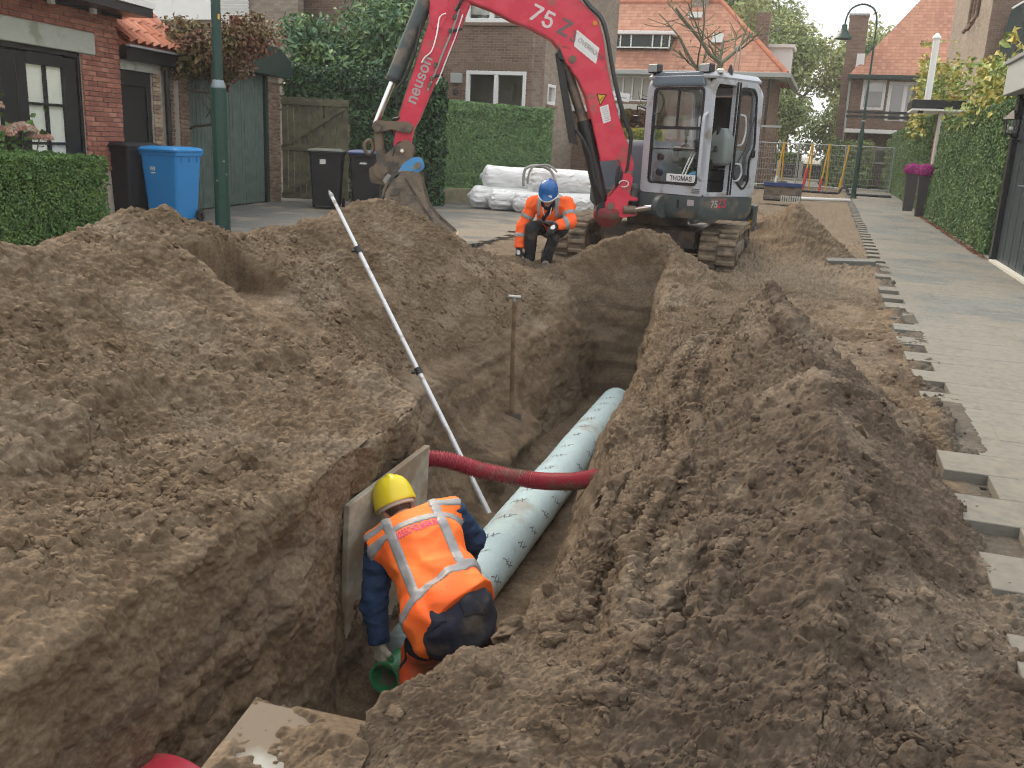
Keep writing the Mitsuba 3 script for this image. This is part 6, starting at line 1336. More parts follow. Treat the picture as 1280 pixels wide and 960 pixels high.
# low box hedge and hydrangeas in front of the brick house
hedge('box_hedge', 'low clipped box hedge in front of the black glazed doors', (-8.45, 4.6), (-8.45, 9.45), 1.0, 1.02, 'mat_leaf_box', .034, 4200, 1, bulge=.07)
r0 = np.random.default_rng(31)
for i, (x_, y_, z_, hs_, cl_) in enumerate(((-9.55, 7.7, 1.18, [(-.1, -.1, .22), (.15, -.35, .12), (.0, .25, .14), (.1, .0, .04)], 1), (-9.6, 8.65, 1.12, [(.0, .18, .42), (-.05, .05, .36)], 0), (-9.5, 9.1, 1.16, [(.05, .05, .12), (.0, -.2, .06), (.1, .25, .02)], 0))):
    hy = thing('hydrangea', ('leafy hydrangea with faded pink flower heads at the left end of the hedge', 'tall hydrangea stems with two faded flower heads before the glass panes', 'hydrangea with a pale beige flower head low above the right half of the hedge')[i], 'plant', 'hydrangeas behind the low hedge')
    st_ = []
    for (a, b, c) in hs_:
        q = np.array([x_ + a, y_ + b, z_ + c]); st_.append(tube(spline([(x_, y_, .2), (x_ + a * .5, y_ + b * .5, .7), q], 8), .008, 5))
        n = 420; o = r0.normal(size=(n, 3)); o /= np.linalg.norm(o, axis=1, keepdims=True); o[:, 2] = np.abs(o[:, 2]) * .8
        put(hy, 'flower_head', leaves(q + o * [.165, .165, .125] * (.8 + .2 * r0.random((n, 1))), o, .036, .9, .35, i), 'mat_flower_head')
    put(hy, 'stems', join(st_), 'mat_bark_green')
    n = 90 if cl_ else 40; o = r0.normal(size=(n, 3)) * [.22, .3, .16]
    put(hy, 'leaves', leaves(np.array([x_ + .05, y_, z_ - .02]) + o, np.tile(UP, (n, 1)), .13, .65, .6, i + 4), 'mat_leaf_bright' if cl_ else 'mat_leaf_box', True)
# ivy over the fence, big hedge by the middle house
hedge('ivy_hedge', 'dark ivy covered wall behind the two black bins', (-9.75, 18.02), (-7.9, 18.75), .55, 2.62, 'mat_leaf_ivy', .085, 900, 5, bulge=.22, deep=.2, cat='ivy', tilt=.45)
hedge('ivy_bush', 'ivy bush overhanging the top of the wooden gate', (-11.2, 17.75), (-9.4, 18.45), .7, .65, 'mat_leaf_ivy', .085, 900, 6, z0=2.12, bulge=.25, deep=.2, cat='ivy', tilt=.5)
hedge('clipped_hedge', 'tall clipped green hedge behind the bucket and the white rolls', (-9.0, 18.9), (-6.85, 23.5), 1.1, 2.28, 'mat_leaf_privet', .050, 1900, 7, bulge=.05)
P('garden_wall', (.20, .18, .12), .9, var=.3, vscale=8, color2=(.15, .15, .09))
hw = put(None, 'garden_wall', moved(box((0, 0, 0), (5.0, .2, .34), .01), mat4((-7.83, 21.2, .15), math.atan2(4.6, 2.15))), 'mat_garden_wall')
labels[hw] = {'label': 'low mossy garden wall under the clipped hedge', 'category': 'wall'}
# right hand hedges
hedge('yew_hedge', 'tall clipped hedge beside the pavement next to the dark gate', (2.50, 27.3), (2.50, 16.6), 1.15, 2.45, 'mat_leaf_yew', .055, 1500, 8, bulge=.06, shear=.05)
labels['yew_hedge']['label'] = 'tall green clipped hedge along the pavement beside the dark gate'
hedge('yew_hedge', 'farther clipped hedge beyond the flat canopy and the planters', (2.75, 52), (2.62, 31.0), 1.0, 2.75, 'mat_leaf_yew', .07, 800, 9, bulge=.07)

# leaf litter along the foot of the hedge
r0 = np.random.default_rng(77); n = 900
q = np.stack([2.46 - .10 * r0.random(n) ** 2, 15.8 + 11.5 * r0.random(n), .006 + .012 * r0.random(n)], 1)
put(None, 'leaf_litter', leaves(q, np.tile(UP, (n, 1)), .045, .6, .3, 3), 'mat_litter'); labels['leaf_litter'] = {'label': 'reddish dry leaves along the foot of the hedge', 'category': 'leaves', 'kind': 'stuff'}
def tree(name, label, base, top, r_, seed, n, size, rad, mat, bark='mat_bark', levels=2, kids=4, spread=.8, shrink=.6, squash=.8, aspect=.55, droop=0.0, keep=None, up=.25, group=None, cat='tree'):
    t = thing(name, label, cat, group)
    m, tips, nodes = branches(base, top, r_, levels, seed, spread, kids, shrink, up)
    put(t, 'trunk', m, bark, 40)
    if n:
        p, nn = crown_points(np.vstack([tips, nodes]), n, rad, seed + 1, squash)
        if keep is not None: k = keep(p); p, nn = p[k], nn[k]
        put(t, 'crown', leaves(p, nn, size, aspect, .8, seed, droop=droop), mat)
    return t
tree('acer_tree', 'small maple with dark red and olive autumn leaves hanging before the green garage', (-9.95, 13.82, 0), (-9.95, 13.86, 2.55), .05, 3, 13000, .090, .45, 'mat_leaf_acer', levels=2, kids=6, spread=1.0, shrink=.36, squash=.8, up=.16, keep=lambda p: p[:, 2] > 2.0 + .5 * meshkit.noise(p * 2, 2))
tree('locust_tree', 'large dark green leafy tree above the ivy behind the gate', (-11.3, 21.5, 0), (-11.2, 21.3, 2.9), .16, 5, 16000, .19, .70, 'mat_leaf_locust', levels=2, kids=6, spread=1.0, shrink=.55, squash=.75, aspect=.38, droop=.5, up=.16, keep=lambda p: (p[:, 0] > -13.0 + .8 * meshkit.fbm(p, 2, 3)) & (p[:, 0] < -9.1))
tree('bare_tree', 'almost leafless greenish tree in front of the orange tiled house', (-5.2, 36, 0), (-5.25, 36, 4.7), .17, 13, 250, .10, .5, 'mat_leaf_far', 'mat_bark_green', levels=3, kids=4, spread=.95, shrink=.58, up=.30)
bg = [('tall autumn green tree left of the street end behind the tiled house', (-8.5, 78, 0), 8, 21), ('tall yellow green tree in the middle of the street end behind the fence', (-3.2, 72, 0), 6.0, 22), ('airy tree with golden green leaves left of the brick chimney', (.6, 80, 0), 6.2, 23), ('dark bushy tree low at the street end left of centre', (-4.6, 66, 0), 3.6, 24), ('bushy green tree low before the right brick house', (-.3, 64, 0), 3.0, 25), ('tree crown seen behind the ridge of the orange tiled house', (-9.0, 66, 0), 8.0, 26)]
for lb, b_, h_, sd in bg:
    b_ = np.array(b_, float); big_ = h_ > 5
    tree('street_tree', lb, b_, b_ + UP * h_ + [.3, 0, 0], .28 if big_ else .16, sd, 8500 if big_ else 5000, .36 if big_ else .28, 1.15 if big_ else 1.1, 'mat_leaf_far' if sd in (22, 23, 24) else 'mat_leaf_fargreen', levels=3 if big_ else 2, kids=4, spread=.95, shrink=.60, squash=.75, group='trees at the end of the street')
tree('yellow_tree', 'yellow and orange leafed tree at the upper right edge', (5.6, 20.4, 0), (5.2, 20.2, 3.0), .10, 33, 5200, .15, .50, 'mat_leaf_yellow', levels=2, kids=5, spread=1.0, shrink=.5, squash=.9)
def climber(label, x0, x1, y0, y1, z0, z1, n, mat, seed, size=.15):
    t = thing('climbing_plant', label, 'plant')
    r = np.random.default_rng(seed); p = np.stack([x0 + (x1 - x0) * r.random(n), y0 + (y1 - y0) * r.random(n), z0 + (z1 - z0) * r.random(n)], 1)
    h = meshkit.fbm(p * [.8, .8, 1.1], 3, seed); top = sstep(z0, z1, p[:, 2])
    k = h > .36 + .30 * top ** 1.5
    put(t, 'foliage', leaves(p[k], np.tile([-.5, -.3, .7], (k.sum(), 1)), size, .7, .7, seed, droop=.4), mat)
    q = [(x1, (y0 + y1) / 2, 0), (x1 - .1, (y0 + y1) / 2, z0), ((x0 + x1) / 2, y0 + .6 * (y1 - y0), (z0 + z1) / 2)]
    put(t, 'stem', tube(spline(q, 16), .03, 6), 'mat_bark')
climber('yellow green vine sprawling over the top of the tall clipped hedge', 2.55, 4.2, 18.2, 26.8, 2.15, 3.9, 6500, 'mat_leaf_vine', 41)
climber('pale yellow climber beside the flat canopy in front of the right brick house', 2.3, 3.6, 30.5, 36, 2.2, 5.3, 3200, 'mat_leaf_vine', 42, .18)
hedge('low_hedge', 'small autumn hedge behind the excavator engine cover', (-6.4, 26.6), (-4.6, 27.0), .8, 1.95, 'mat_leaf_vine', .07, 900, 51, bulge=.1)
hedge('red_shrub', 'dark shrub with reddish leaves above the small autumn hedge', (-6.3, 28.0), (-4.8, 28.2), .8, .75, 'mat_leaf_acer', .08, 700, 52, z0=1.75, bulge=.2, cat='shrub')
# ---------------- houses and street furniture farther off ----------------
def far_brick(c0, c1, cm):
    def fn(p, n, uv):
        ax = dr.abs(n.x) > dr.abs(n.y)
        h = dr.select(ax, p.y, p.x) / 0.215
        row = dr.floor(p.z / 0.068); fz = p.z / 0.068 - row
        hh = h + 0.5 * (row - 2 * dr.floor(row / 2)); cell = dr.floor(hh); fx = hh - cell
        t = mikit.cell_rand(cell, row, dr.select(ax, 1.0, 2.0))
        col = mikit.mix(c0, c1, t) * (.8 + .4 * mikit.fbm(p.x * 1.2, p.y * 1.2, p.z * 1.2, 4))
        j = dr.maximum(mikit.smoothstep(.07, .03, fx), mikit.smoothstep(.20, .09, fz))
        return mikit.mix(col, cm, j * .8)
    return {'type': 'twosided', 'bsdf': {'type': 'principled', 'base_color': mikit.proc(fn), 'roughness': .9, 'specular': .25}}
scene['mat_brick_far'] = far_brick((.145, .092, .070), (.215, .145, .110), (.27, .24, .20))
scene['mat_brick_grey'] = far_brick((.215, .175, .145), (.30, .25, .205), (.22, .195, .165))
def roof_tiles(p, n, uv):
    row = dr.floor(p.z / .19); fz = p.z / .19 - row
    h = dr.select(dr.abs(n.x) > dr.abs(n.y), p.y, p.x) / .21; c = dr.floor(h); fx = h - c
    t = mikit.cell_rand(c, row)
    col = mikit.mix((.31, .135, .085), (.40, .20, .13), t) * (.75 + .5 * mikit.fbm(p.x * .7, p.y * .7, p.z * .7, 4))
    j = dr.maximum(mikit.smoothstep(.16, .05, fz), .5 * mikit.smoothstep(.14, .04, fx))
    return mikit.mix(col, (.15, .075, .05), j * .75)
scene['mat_roof_far'] = {'type': 'twosided', 'bsdf': {'type': 'bumpmap', 'arbitrary': mikit.proc(lambda p, n, uv: (p.z / .19 - dr.floor(p.z / .19)) * -1.0 + .4 * dr.sin(dr.select(dr.abs(n.x) > dr.abs(n.y), p.y, p.x) / .21 * 6.283), eps=.01), 'scale': .02,
    'bsdf': {'type': 'principled', 'base_color': mikit.proc(roof_tiles), 'roughness': .8}}}
P('room_wall', (0.30, 0.28, 0.25), 0.9)
P('cream_trim', (0.50, 0.50, 0.45), 0.5)
P('grey_trim', (0.36, 0.38, 0.37), 0.5)
P('blind', (0.42, 0.43, 0.40), 0.85)
P('purple_door', (0.09, 0.05, 0.06), .5)
def window(parent, o, u, w, h, nx=1, rows=None, out=None, frame=.07, mat='mat_white_paint', depth=.10, back='mat_room_wall', curtain=None, sill=True, name='window', transom=None):
    """window whose lower left corner is o, u along the wall; out points outwards; recessed by depth"""
    u = np.asarray(u, float); out = np.asarray(out, float); o = np.asarray(o, float)
    def wb(a0, a1, d0, d1, z0, z1):
        m = box((0, 0, 0), (a1 - a0, d1 - d0, z1 - z0), .006 if min(a1 - a0, d1 - d0, z1 - z0) > .02 else 0)
        m.apply_transform(mat4(o + u * (a0 + a1) / 2 + out * (d0 + d1) / 2 + UP * (z0 + z1) / 2, axes=[u, -out, UP])); return m
    k = put(parent, name, join(wb(0, frame, -depth, .012, 0, h), wb(w - frame, w, -depth, .012, 0, h), wb(frame, w - frame, -depth, .01, h - frame, h), wb(frame, w - frame, -depth, .01, 0, frame)), mat)
    zs = [frame] + ([transom * h] if transom else []) + [h - frame]
    for i in range(1, nx): put(k, 'mullion', wb(i * w / nx - frame * .55, i * w / nx + frame * .55, -depth, .004, frame, h - frame), mat)
    if transom: put(k, 'transom', wb(frame, w - frame, -depth, .006, transom * h - frame * .5, transom * h + frame * .5), mat)
    for i in range(nx):
        for z0, z1 in zip(zs[:-1], zs[1:]):
            put(k, 'pane', wb(i * w / nx + frame * .5, (i + 1) * w / nx - frame * .5, -depth + .02, -depth + .026, z0, z1), 'mat_glass')
    put(k, 'room', wb(frame * .5, w - frame * .5, -depth - 1.0, -depth - .95, frame * .5, h - frame * .5), back)
    if curtain:
        for a0, a1, z0 in curtain: put(k, 'curtain', wb(a0 * w, a1 * w, -depth - .10, -depth - .08, z0 * h + frame * .5, h - frame * .5), 'mat_blind')
    if sill: put(k, 'sill', wb(-.08, w + .08, -.02, .07, -.09, -.003), 'mat_brick_brown_pale')
    return k
def wall_holes(x0, x1, z0, z1, holes, o, u, out, t=.28):
    """a wall sheet with rectangular openings; u, out as in window"""
    u, out = np.asarray(u, float), np.asarray(out, float)
    m = trimesh.creation.extrude_polygon(Polygon([(x0, z0), (x1, z0), (x1, z1), (x0, z1)], [[(a, c), (b, c), (b, d), (a, d)] for a, b, c, d in holes]), t, engine='earcut')
    m.apply_transform(mat4(np.asarray(o, float) - out * t, axes=[u, UP, np.cross(u, UP)] if np.cross(u, UP) @ out > 0 else [u, UP, -np.cross(u, UP)]))
    if m.volume < 0: m.invert()
    return m
EX, EY, SO, WE, EA = np.array([1., 0, 0]), np.array([0, 1., 0]), np.array([0, -1., 0]), np.array([-1., 0, 0]), np.array([1., 0, 0])
# --- middle house behind the hedge
mh = thing('brick_house', 'brown brick house with white framed windows behind the clipped hedge and the raised boom', 'house')
cx, cy = -7.72, 25.0
holes = [(-2.18, -.42, .9, 3.30), (-2.25, -.75, 4.55, 6.2)]
mw = put(mh, 'wall', wall_holes(-9, 0, 0, 7.2, holes, (cx, cy, 0), EX, SO), 'mat_brick_far')
put(mh, 'side_wall', wall_holes(.0, 8.9, 0, 7.2, [(.68, 1.46, 2.50, 3.05)], (cx - .002, cy, 0), EY, EA), 'mat_brick_grey')
put(mh, 'floor_slab', bx(-16.7, cx - .3, cy + 1.2, cy + 8.8, 0, 7.15), 'mat_room_wall')
k = window(mh, (cx - 2.18, cy, .9), EX, 1.76, 2.40, 2, out=SO, frame=.10, transom=.60)
put(mh, 'lintel_course', join([bx(cx - 2.24 + i * .085, cx - 2.24 + i * .085 + .075, cy - .012, cy + .05, 3.302, 3.52, .006) for i in range(22)]), 'mat_brick_brown_pale', stuff=True)
window(mh, (cx - 2.25, cy, 4.55), EX, 1.5, 1.65, 2, out=SO, frame=.11, curtain=[(.06, .42, .1)])
window(mh, (cx, cy + .68, 2.50), EY, .78, .55, 1, out=EA, frame=.08)
put(mh, 'roof_overhang', bx(-17, cx + .5, cy - .4, cy + 9.4, 7.2, 7.45), 'mat_purple_door')
put(mh, 'downpipe', rod((cx - 2.95, cy - .06, 0), (cx - 2.95, cy - .06, 7.2), .055, n=10), 'mat_white_paint', 40)
put(mh, 'meter_box', bx(cx - 2.60, cx - 2.28, cy - .14, cy - .005, 2.95, 3.22, .015), 'mat_grey_trim')
put(mh, 'wall_lamp', join(lathe([(0, 0), (.06, .02), (.07, .14), (.03, .2), (0, .2)], 12, (cx - 2.45, cy - .12, 2.62)), bx(cx - 2.47, cx - 2.43, cy - .1, cy, 2.7, 2.74)), 'mat_black_plastic', 40)
put(mh, 'annexe', join(bx(cx - .5, cx + .7, cy + 3.6, cy + 8.7, 0, 2.45)), 'mat_brick_far')
put(mh, 'annexe_roof', bx(cx - .3, cx + .9, cy + 3.4, cy + 8.9, 2.45, 2.62), 'mat_white_paint')
# --- house with the orange tiled roof across the street end
ho = thing('tiled_roof_house', 'house with a long orange tiled hipped roof and white dormer behind the excavator cab', 'house')
yb = 48.0; xr, xl, ze, zr = -3.25, -19.0, 5.15, 8.25
put(ho, 'wall', wall_holes(xl + 8, xr + 8, 0, ze - .05, [(-2.95 + .0, -1.02, 3.75, 4.95)], (-8, yb, 0), EX, SO), 'mat_brick_far')
put(ho, 'side_wall', bx(xr - .3, xr, yb + .002, yb + 8.5, 0, ze - .05), 'mat_brick_far')
put(ho, 'floor_slab', bx(xl, xr - .4, yb + 1.2, yb + 8.5, 0, ze - .1), 'mat_room_wall')
window(ho, (-10.95, yb, 3.75), EX, 1.93, 1.2, 4, out=SO, frame=.055, curtain=[(.01, .24, 0), (.27, .49, 0), (.52, .73, 0), (.77, .99, 0)], sill=False)
put(ho, 'pale_panel', bx(-11.2, -8.6, yb - .03, yb - .005, 2.4, 3.6), 'mat_cream_trim')
A_, B_, C_, D_ = np.array([xl, yb - .5, ze]), np.array([xr + .75, yb - .5, ze]), np.array([xr + .75, yb + 9, ze]), np.array([xl, yb + 9, ze])
R0, R1 = np.array([xl, yb + 4.25, 9.05]), np.array([-6.45, yb + 4.25, 9.05])
put(ho, 'roof', trimesh.Trimesh([A_, B_, C_, D_, R0, R1], [[0, 1, 5], [0, 5, 4], [1, 2, 5], [2, 3, 4], [2, 4, 5], [3, 0, 4]], process=False), 'mat_roof_far')
put(ho, 'hip_tiles', join(tube([R1, B_ + [0, 0, .04]], [.12, .12], 8), tube([R0, R1], [.12, .12], 8)), 'mat_tile_orange', 40)
put(ho, 'eaves', join(bx(xl, xr + .95, yb - .75, yb - .45, ze - .16, ze + .06, .02), bx(xr + .65, xr + .95, yb - .45, yb + 9.2, ze - .16, ze + .06, .02), bx(xl, xr + .7, yb - .5, yb + .02, ze - .2, ze - .14)), 'mat_grey_trim')
put(ho, 'downpipe', rod((xr - .05, yb - .08, 0), (xr - .05, yb - .08, ze), .06, n=8), 'mat_black_plastic')
dm = put(ho, 'dormer', join(bx(-11.6, -8.35, yb + .7, yb + 4.0, 6.35, 7.0)), 'mat_dark_green')
put(dm, 'dormer_roof', bx(-11.8, -8.15, yb + .45, yb + 4.0, 7.0, 7.16, .02), 'mat_white_paint')
window(dm, (-11.2, yb + .69, 6.40), EX, 2.6, .58, 4, out=SO, frame=.06, sill=False, depth=.02) if False else put(dm, 'window_frame', join(*[bx(a, a + .07, yb + .66, yb + .69, 6.38, 6.98) for a in (-11.5, -10.95, -10.4, -9.3, -8.85, -8.45)], bx(-11.5, -8.4, yb + .66, yb + .69, 6.36, 6.42)), 'mat_white_paint')
put(ho, 'skylight', moved(box((0, 0, 0), (.55, .75, .06), .01), mat4((-6.15, yb + 1.45, 6.95)) @ trimesh.transformations.rotation_matrix(math.atan2(3.9, 4.75), (1, 0, 0))), 'mat_grey_trim')
put(ho, 'skylight', moved(box((0, 0, 0), (.7, .5, .06), .01), mat4((-7.6, yb + 3.1, 8.25)) @ trimesh.transformations.rotation_matrix(math.atan2(3.9, 4.75), (1, 0, 0))), 'mat_grey_trim')
put(ho, 'chimney', bx(-4.65, -3.95, yb + 4.5, yb + 5.6, 5.5, 8.6, .02), 'mat_brick_far')
put(ho, 'side_dormer', join(bx(-4.0, -2.75, yb + 5.8, yb + 8.0, 5.4, 7.0), bx(-4.2, -2.6, yb + 5.6, yb + 8.2, 7.0, 7.16)), 'mat_white_paint')
put(ho, 'chimney', bx(-8.0, -7.1, yb + 3.9, yb + 4.6, 8.6, 9.7, .02), 'mat_brick_grey')
sf = thing('side_fence', 'brown wooden slat fence at the corner of the tiled house', 'fence')
for i in range(9): put(sf, 'slat', bx(-3.35 + i * .09, -3.29 + i * .09, yb - 1.0, yb - .96, 0, 2.6), 'mat_worn_wood')
for z_ in (.7, 1.6, 2.7): put(sf, 'rail', bx(-3.4, -2.45, yb - .96, yb - .92, z_, z_ + .1), 'mat_grey_trim')
# --- right hand house with the steep orange roof and balcony
hd = thing('balcony_house', 'brick house with steep orange roof, tall chimney and balcony at the right street end', 'house')
yd = 55.0
holes = [(.55, 1.72, 4.02, 5.55), (1.85, 3.55, 3.35, 5.50), (1.55, 2.62, 1.22, 2.05)]
put(hd, 'wall', wall_holes(0, 7.5, 0, 5.75, holes, (.55, yd, 0), EX, SO), 'mat_brick_far')
put(hd, 'side_wall', bx(.55, .8, yd + .002, yd + 8, 0, 5.75), 'mat_brick_far')
put(hd, 'floor_slab', bx(.9, 8, yd + 1.2, yd + 8, 0, 5.6), 'mat_room_wall')
window(hd, (1.10, yd, 4.02), EX, 1.17, 1.53, 1, out=SO, frame=.14, curtain=[(.05, .95, .58)])
window(hd, (2.40, yd, 3.35), EX, 1.70, 2.15, 2, out=SO, frame=.17, sill=False)
window(hd, (2.10, yd, 1.22), EX, 1.07, .83, 1, out=SO, frame=.10)
put(hd, 'roof', trimesh.Trimesh(np.array([(.3, yd - .5, 5.75), (8.5, yd - .5, 5.75), (8.5, yd + 5.2, 10.6), (3.9, yd + 5.2, 10.6), (.3, yd + 9, 5.75), (8.5, yd + 9, 5.75)], float), [[0, 1, 2], [0, 2, 3], [0, 3, 4], [3, 2, 5], [3, 5, 4]], process=False), 'mat_roof_far')
put(hd, 'eaves', bx(.25, 8.5, yd - .7, yd - .02, 5.55, 5.78, .02), 'mat_dark_green')
put(hd, 'chimney', join(bx(-.02, .95, yd + .5, yd + 1.6, 0, 8.85, .02), bx(-.25, .5, yd + .6, yd + 1.5, 5.6, 5.75)), 'mat_brick_far')
put(hd, 'chimney_trim', bx(-.06, .99, yd + .46, yd + 1.64, 8.85, 8.95), 'mat_grey_trim')
put(hd, 'balcony_floor', bx(.45, 4.2, yd - 1.2, yd - .01, 2.78, 2.98, .01), 'mat_white_paint')
rl = put(hd, 'balcony_parapet', bx(.5, 4.2, yd - 1.18, yd - 1.0, 2.98, 3.45), 'mat_brick_far')
for z_ in (3.55, 3.78): put(rl, 'rail', bx(.42, 4.2, yd - 1.22, yd - 1.12, z_, z_ + .13), 'mat_black_paint')
put(hd, 'downpipe', rod((.50, yd - .06, 0), (.42, yd - .06, 5.6), .06, n=8), 'mat_grey_trim')
put(hd, 'gable_window', bx(.60, 1.0, yd + .2, yd + .5, 5.75, 6.9), 'mat_white_paint')
# --- right hand brick building along the pavement
rb = thing('brick_building', 'tall grey brown brick building with pipes on its wall at the upper right', 'building')
put(rb, 'wall', bx(4.7, 5.0, 38.35, 51.5, 0, 13), 'mat_brick_grey')
put(rb, 'front_wall', bx(4.702, 12, 38.3, 38.6, 0, 13), 'mat_brick_far')
for i, (y_, z_) in enumerate(((41.6, 6.72), (42.6, 6.58), (43.8, 6.62))):
    put(rb, 'flue_pipe', tube(spline([(4.64, y_ + .15, 14), (4.62, y_ + .1, z_ + .5), (4.60, y_ + .1, z_ + .15), (4.45, y_, z_)], 20), .075, 8), 'mat_worn_wood', 40)
put(rb, 'wall_vent', bx(4.66, 4.7, 45.9, 46.2, 4.9, 5.5), 'mat_black_plastic')
put(rb, 'balcony_screen', prism([(4.95, 4.6), (6.6, 4.6), (6.6, 7.6), (5.3, 6.7)], (0, 37.9, 0), EX, UP, -.08), 'mat_dark_green')
put(rb, 'screen_trim', tube([(5.28, 37.85, 6.72), (6.7, 37.85, 7.68)], [.04, .04], 6), 'mat_white_paint')
# --- flat canopy with its posts and white pole
cn_ = thing('entrance_canopy', 'small flat dark edged canopy on a brick and white post beside the tall hedge', 'canopy')
put(cn_, 'roof', bx(1.85, 3.6, 27.6, 29.4, 2.80, 3.02, .01), 'mat_black_paint')
put(cn_, 'soffit', bx(1.87, 3.6, 27.62, 29.38, 2.745, 2.795), 'mat_white_paint')
put(cn_, 'brick_post', bx(2.62, 2.78, 28.6, 28.9, 0, 2.74), 'mat_brick_red_dark')
put(cn_, 'white_post', rod((2.62, 27.85, 0), (2.62, 27.85, 2.75), .07, n=12), 'mat_cream_trim', 40)
put(cn_, 'soffit_lamp', rod((2.1, 27.9, 2.68), (2.1, 27.9, 2.76), .07, n=12), 'mat_black_plastic', 40)
wp_ = thing('white_pole', 'white pole with a small cap rising above the flat canopy', 'pole')
put(wp_, 'pole', rod((2.26, 28.3, 3.02), (2.26, 28.3, 4.62), .085, n=16), 'mat_white_paint', 40)
put(wp_, 'cap', lathe([(.09, 0), (.11, .02), (.11, .06), (.03, .16), (0, .17)], 14, (2.26, 28.3, 4.6)), 'mat_white_paint', 40)
P('planter_dark', (.045, .042, .045), .5)
for i, (x_, y_) in enumerate(((2.30, 30.0), (2.42, 27.2))):
    pt = thing('planter', ('farther tall dark planter filled with pink heather beside the hedge', 'nearer tall dark planter filled with pink heather beside the hedge')[i], 'planter', 'planters with pink heather')
    put(pt, 'pot', moved(loft([ring(.27, .27, 0, .02), ring(.34, .34, 1.0, .02), ring(.36, .36, 1.02, .02), ring(.36, .36, 1.06, .02)]), mat4((x_, y_, 0))), 'mat_planter_dark', 30)
    n = 1500; o = r0.normal(size=(n, 3)); o /= np.linalg.norm(o, axis=1, keepdims=True); o[:, 2] = o[:, 2] * .75
    put(pt, 'heather', join(leaves(np.array([x_, y_, 1.20]) + o * [.27, .27, .24] * (.75 + .25 * r0.random((n, 1))), o, .045, .5, .4, i), moved(trimesh.creation.icosphere(subdivisions=3), mat4((x_, y_, 1.18), scale=(.23, .23, .18)))), 'mat_heather')
# --- dark gate and garage corner at the right edge
P('gate_dark', (0.018, 0.030, 0.038), 0.4, var=.1)
rg = thing('garage', 'dark blue green garage with board gate and grey fascia at the right edge', 'garage')
for i in range(14): put(rg, 'board', bx(2.53 + .004 * (i % 2), 2.58, 11.9 + i * .26, 11.9 + (i + 1) * .26 - .012, .02, 2.35, .008), 'mat_gate_dark')
put(rg, 'back_panel', bx(2.57, 2.62, 11.8, 15.6, 0, 2.4), 'mat_gate_dark')
put(rg, 'post', bx(2.46, 2.66, 15.54, 15.72, 0, 2.5, .01), 'mat_black_paint')
put(rg, 'fascia', join(bx(2.30, 5.5, 11.0, 15.95, 2.42, 2.86, .01)), 'mat_grey_trim')
put(rg, 'fascia_cap', bx(2.26, 5.5, 11.0, 16.0, 2.86, 2.91), 'mat_zinc')
put(rg, 'side_wall', bx(2.66, 5.4, 15.55, 15.70, 0, 2.42), 'mat_black_paint')
put(rg, 'threshold', bx(2.44, 2.53, 11.8, 15.55, 0, .035), 'mat_cream_trim')
put(rg, 'handle', rod((2.53, 14.4, 1.15), (2.46, 14.4, 1.15), .014), 'mat_chrome')
wl_ = thing('wall_lantern', 'glazed black wall lantern beside the dark gate', 'lantern')
put(wl_, 'frame', join(*[rod((2.38 + a * .07, 15.25 + b * .07, 1.86), (2.38 + a * .09, 15.25 + b * .09, 2.06), .008, n=6) for a in (-1, 1) for b in (-1, 1)], lathe([(.13, 0), (.02, .12), (0, .13)], 4, (2.38, 15.25, 2.06)), bx(2.30, 2.46, 15.17, 15.33, 1.84, 1.865)), 'mat_black_paint')
put(wl_, 'bracket', rod((2.38, 15.25, 1.84), (2.53, 15.25, 1.75), .014, n=6), 'mat_black_paint')
for sx, sy in ((-1, 0), (0, -1)):
    put(wl_, 'pane', box((2.38 + sx * .08, 15.25 + sy * .08, 1.96), (.004 if sx else .15, .004 if sy else .15, .18)), 'mat_glass')
put(wl_, 'bulb', moved(trimesh.creation.icosphere(subdivisions=2, radius=.03), mat4((2.38, 15.25, 1.93))), 'mat_white_paint', True)
# --- street lamp on the right
rl_ = thing('lamp_post', 'tall dark green street lamp with curved neck and bell shade beside the right pavement', 'lamp post')
put(rl_, 'base', lathe([(.13, 0), (.13, .05), (.09, .1), (.085, 2.35), (.052, 2.5), (.05, 2.55)], 18, (.92, 37, 0)), 'mat_lamp_green', 40)
put(rl_, 'pole', tube(spline([(.92, 37, 2.5), (.92, 37, 5.9), (.90, 37, 6.25), (.74, 37, 6.60), (.38, 37, 6.74), (.02, 37, 6.60), (-.13, 37, 6.25), (-.15, 37, 6.05)], 60), np.r_[np.linspace(.046, .034, 30), np.full(30, .030)], 10), 'mat_lamp_green', 40)
put(rl_, 'shade', lathe([(.06, .52), (.09, .50), (.10, .36), (.17, .22), (.30, .06), (.31, .02), (.26, .03), (.14, .2)], 24, (-.15, 37, 5.55)), 'mat_lamp_green', 40)
put(rl_, 'scroll', tube([(.92 - .16 + .14 * math.cos(a) * (1 - a / 12), 37, 5.25 + .14 * math.sin(a) * (1 - a / 12)) for a in np.linspace(0, 9, 50)], .016, 6), 'mat_lamp_green', 40)
put(rl_, 'number_band', rod((.92, 37, 2.75), (.92, 37, 2.8), .066, n=12), 'mat_grey_trim')
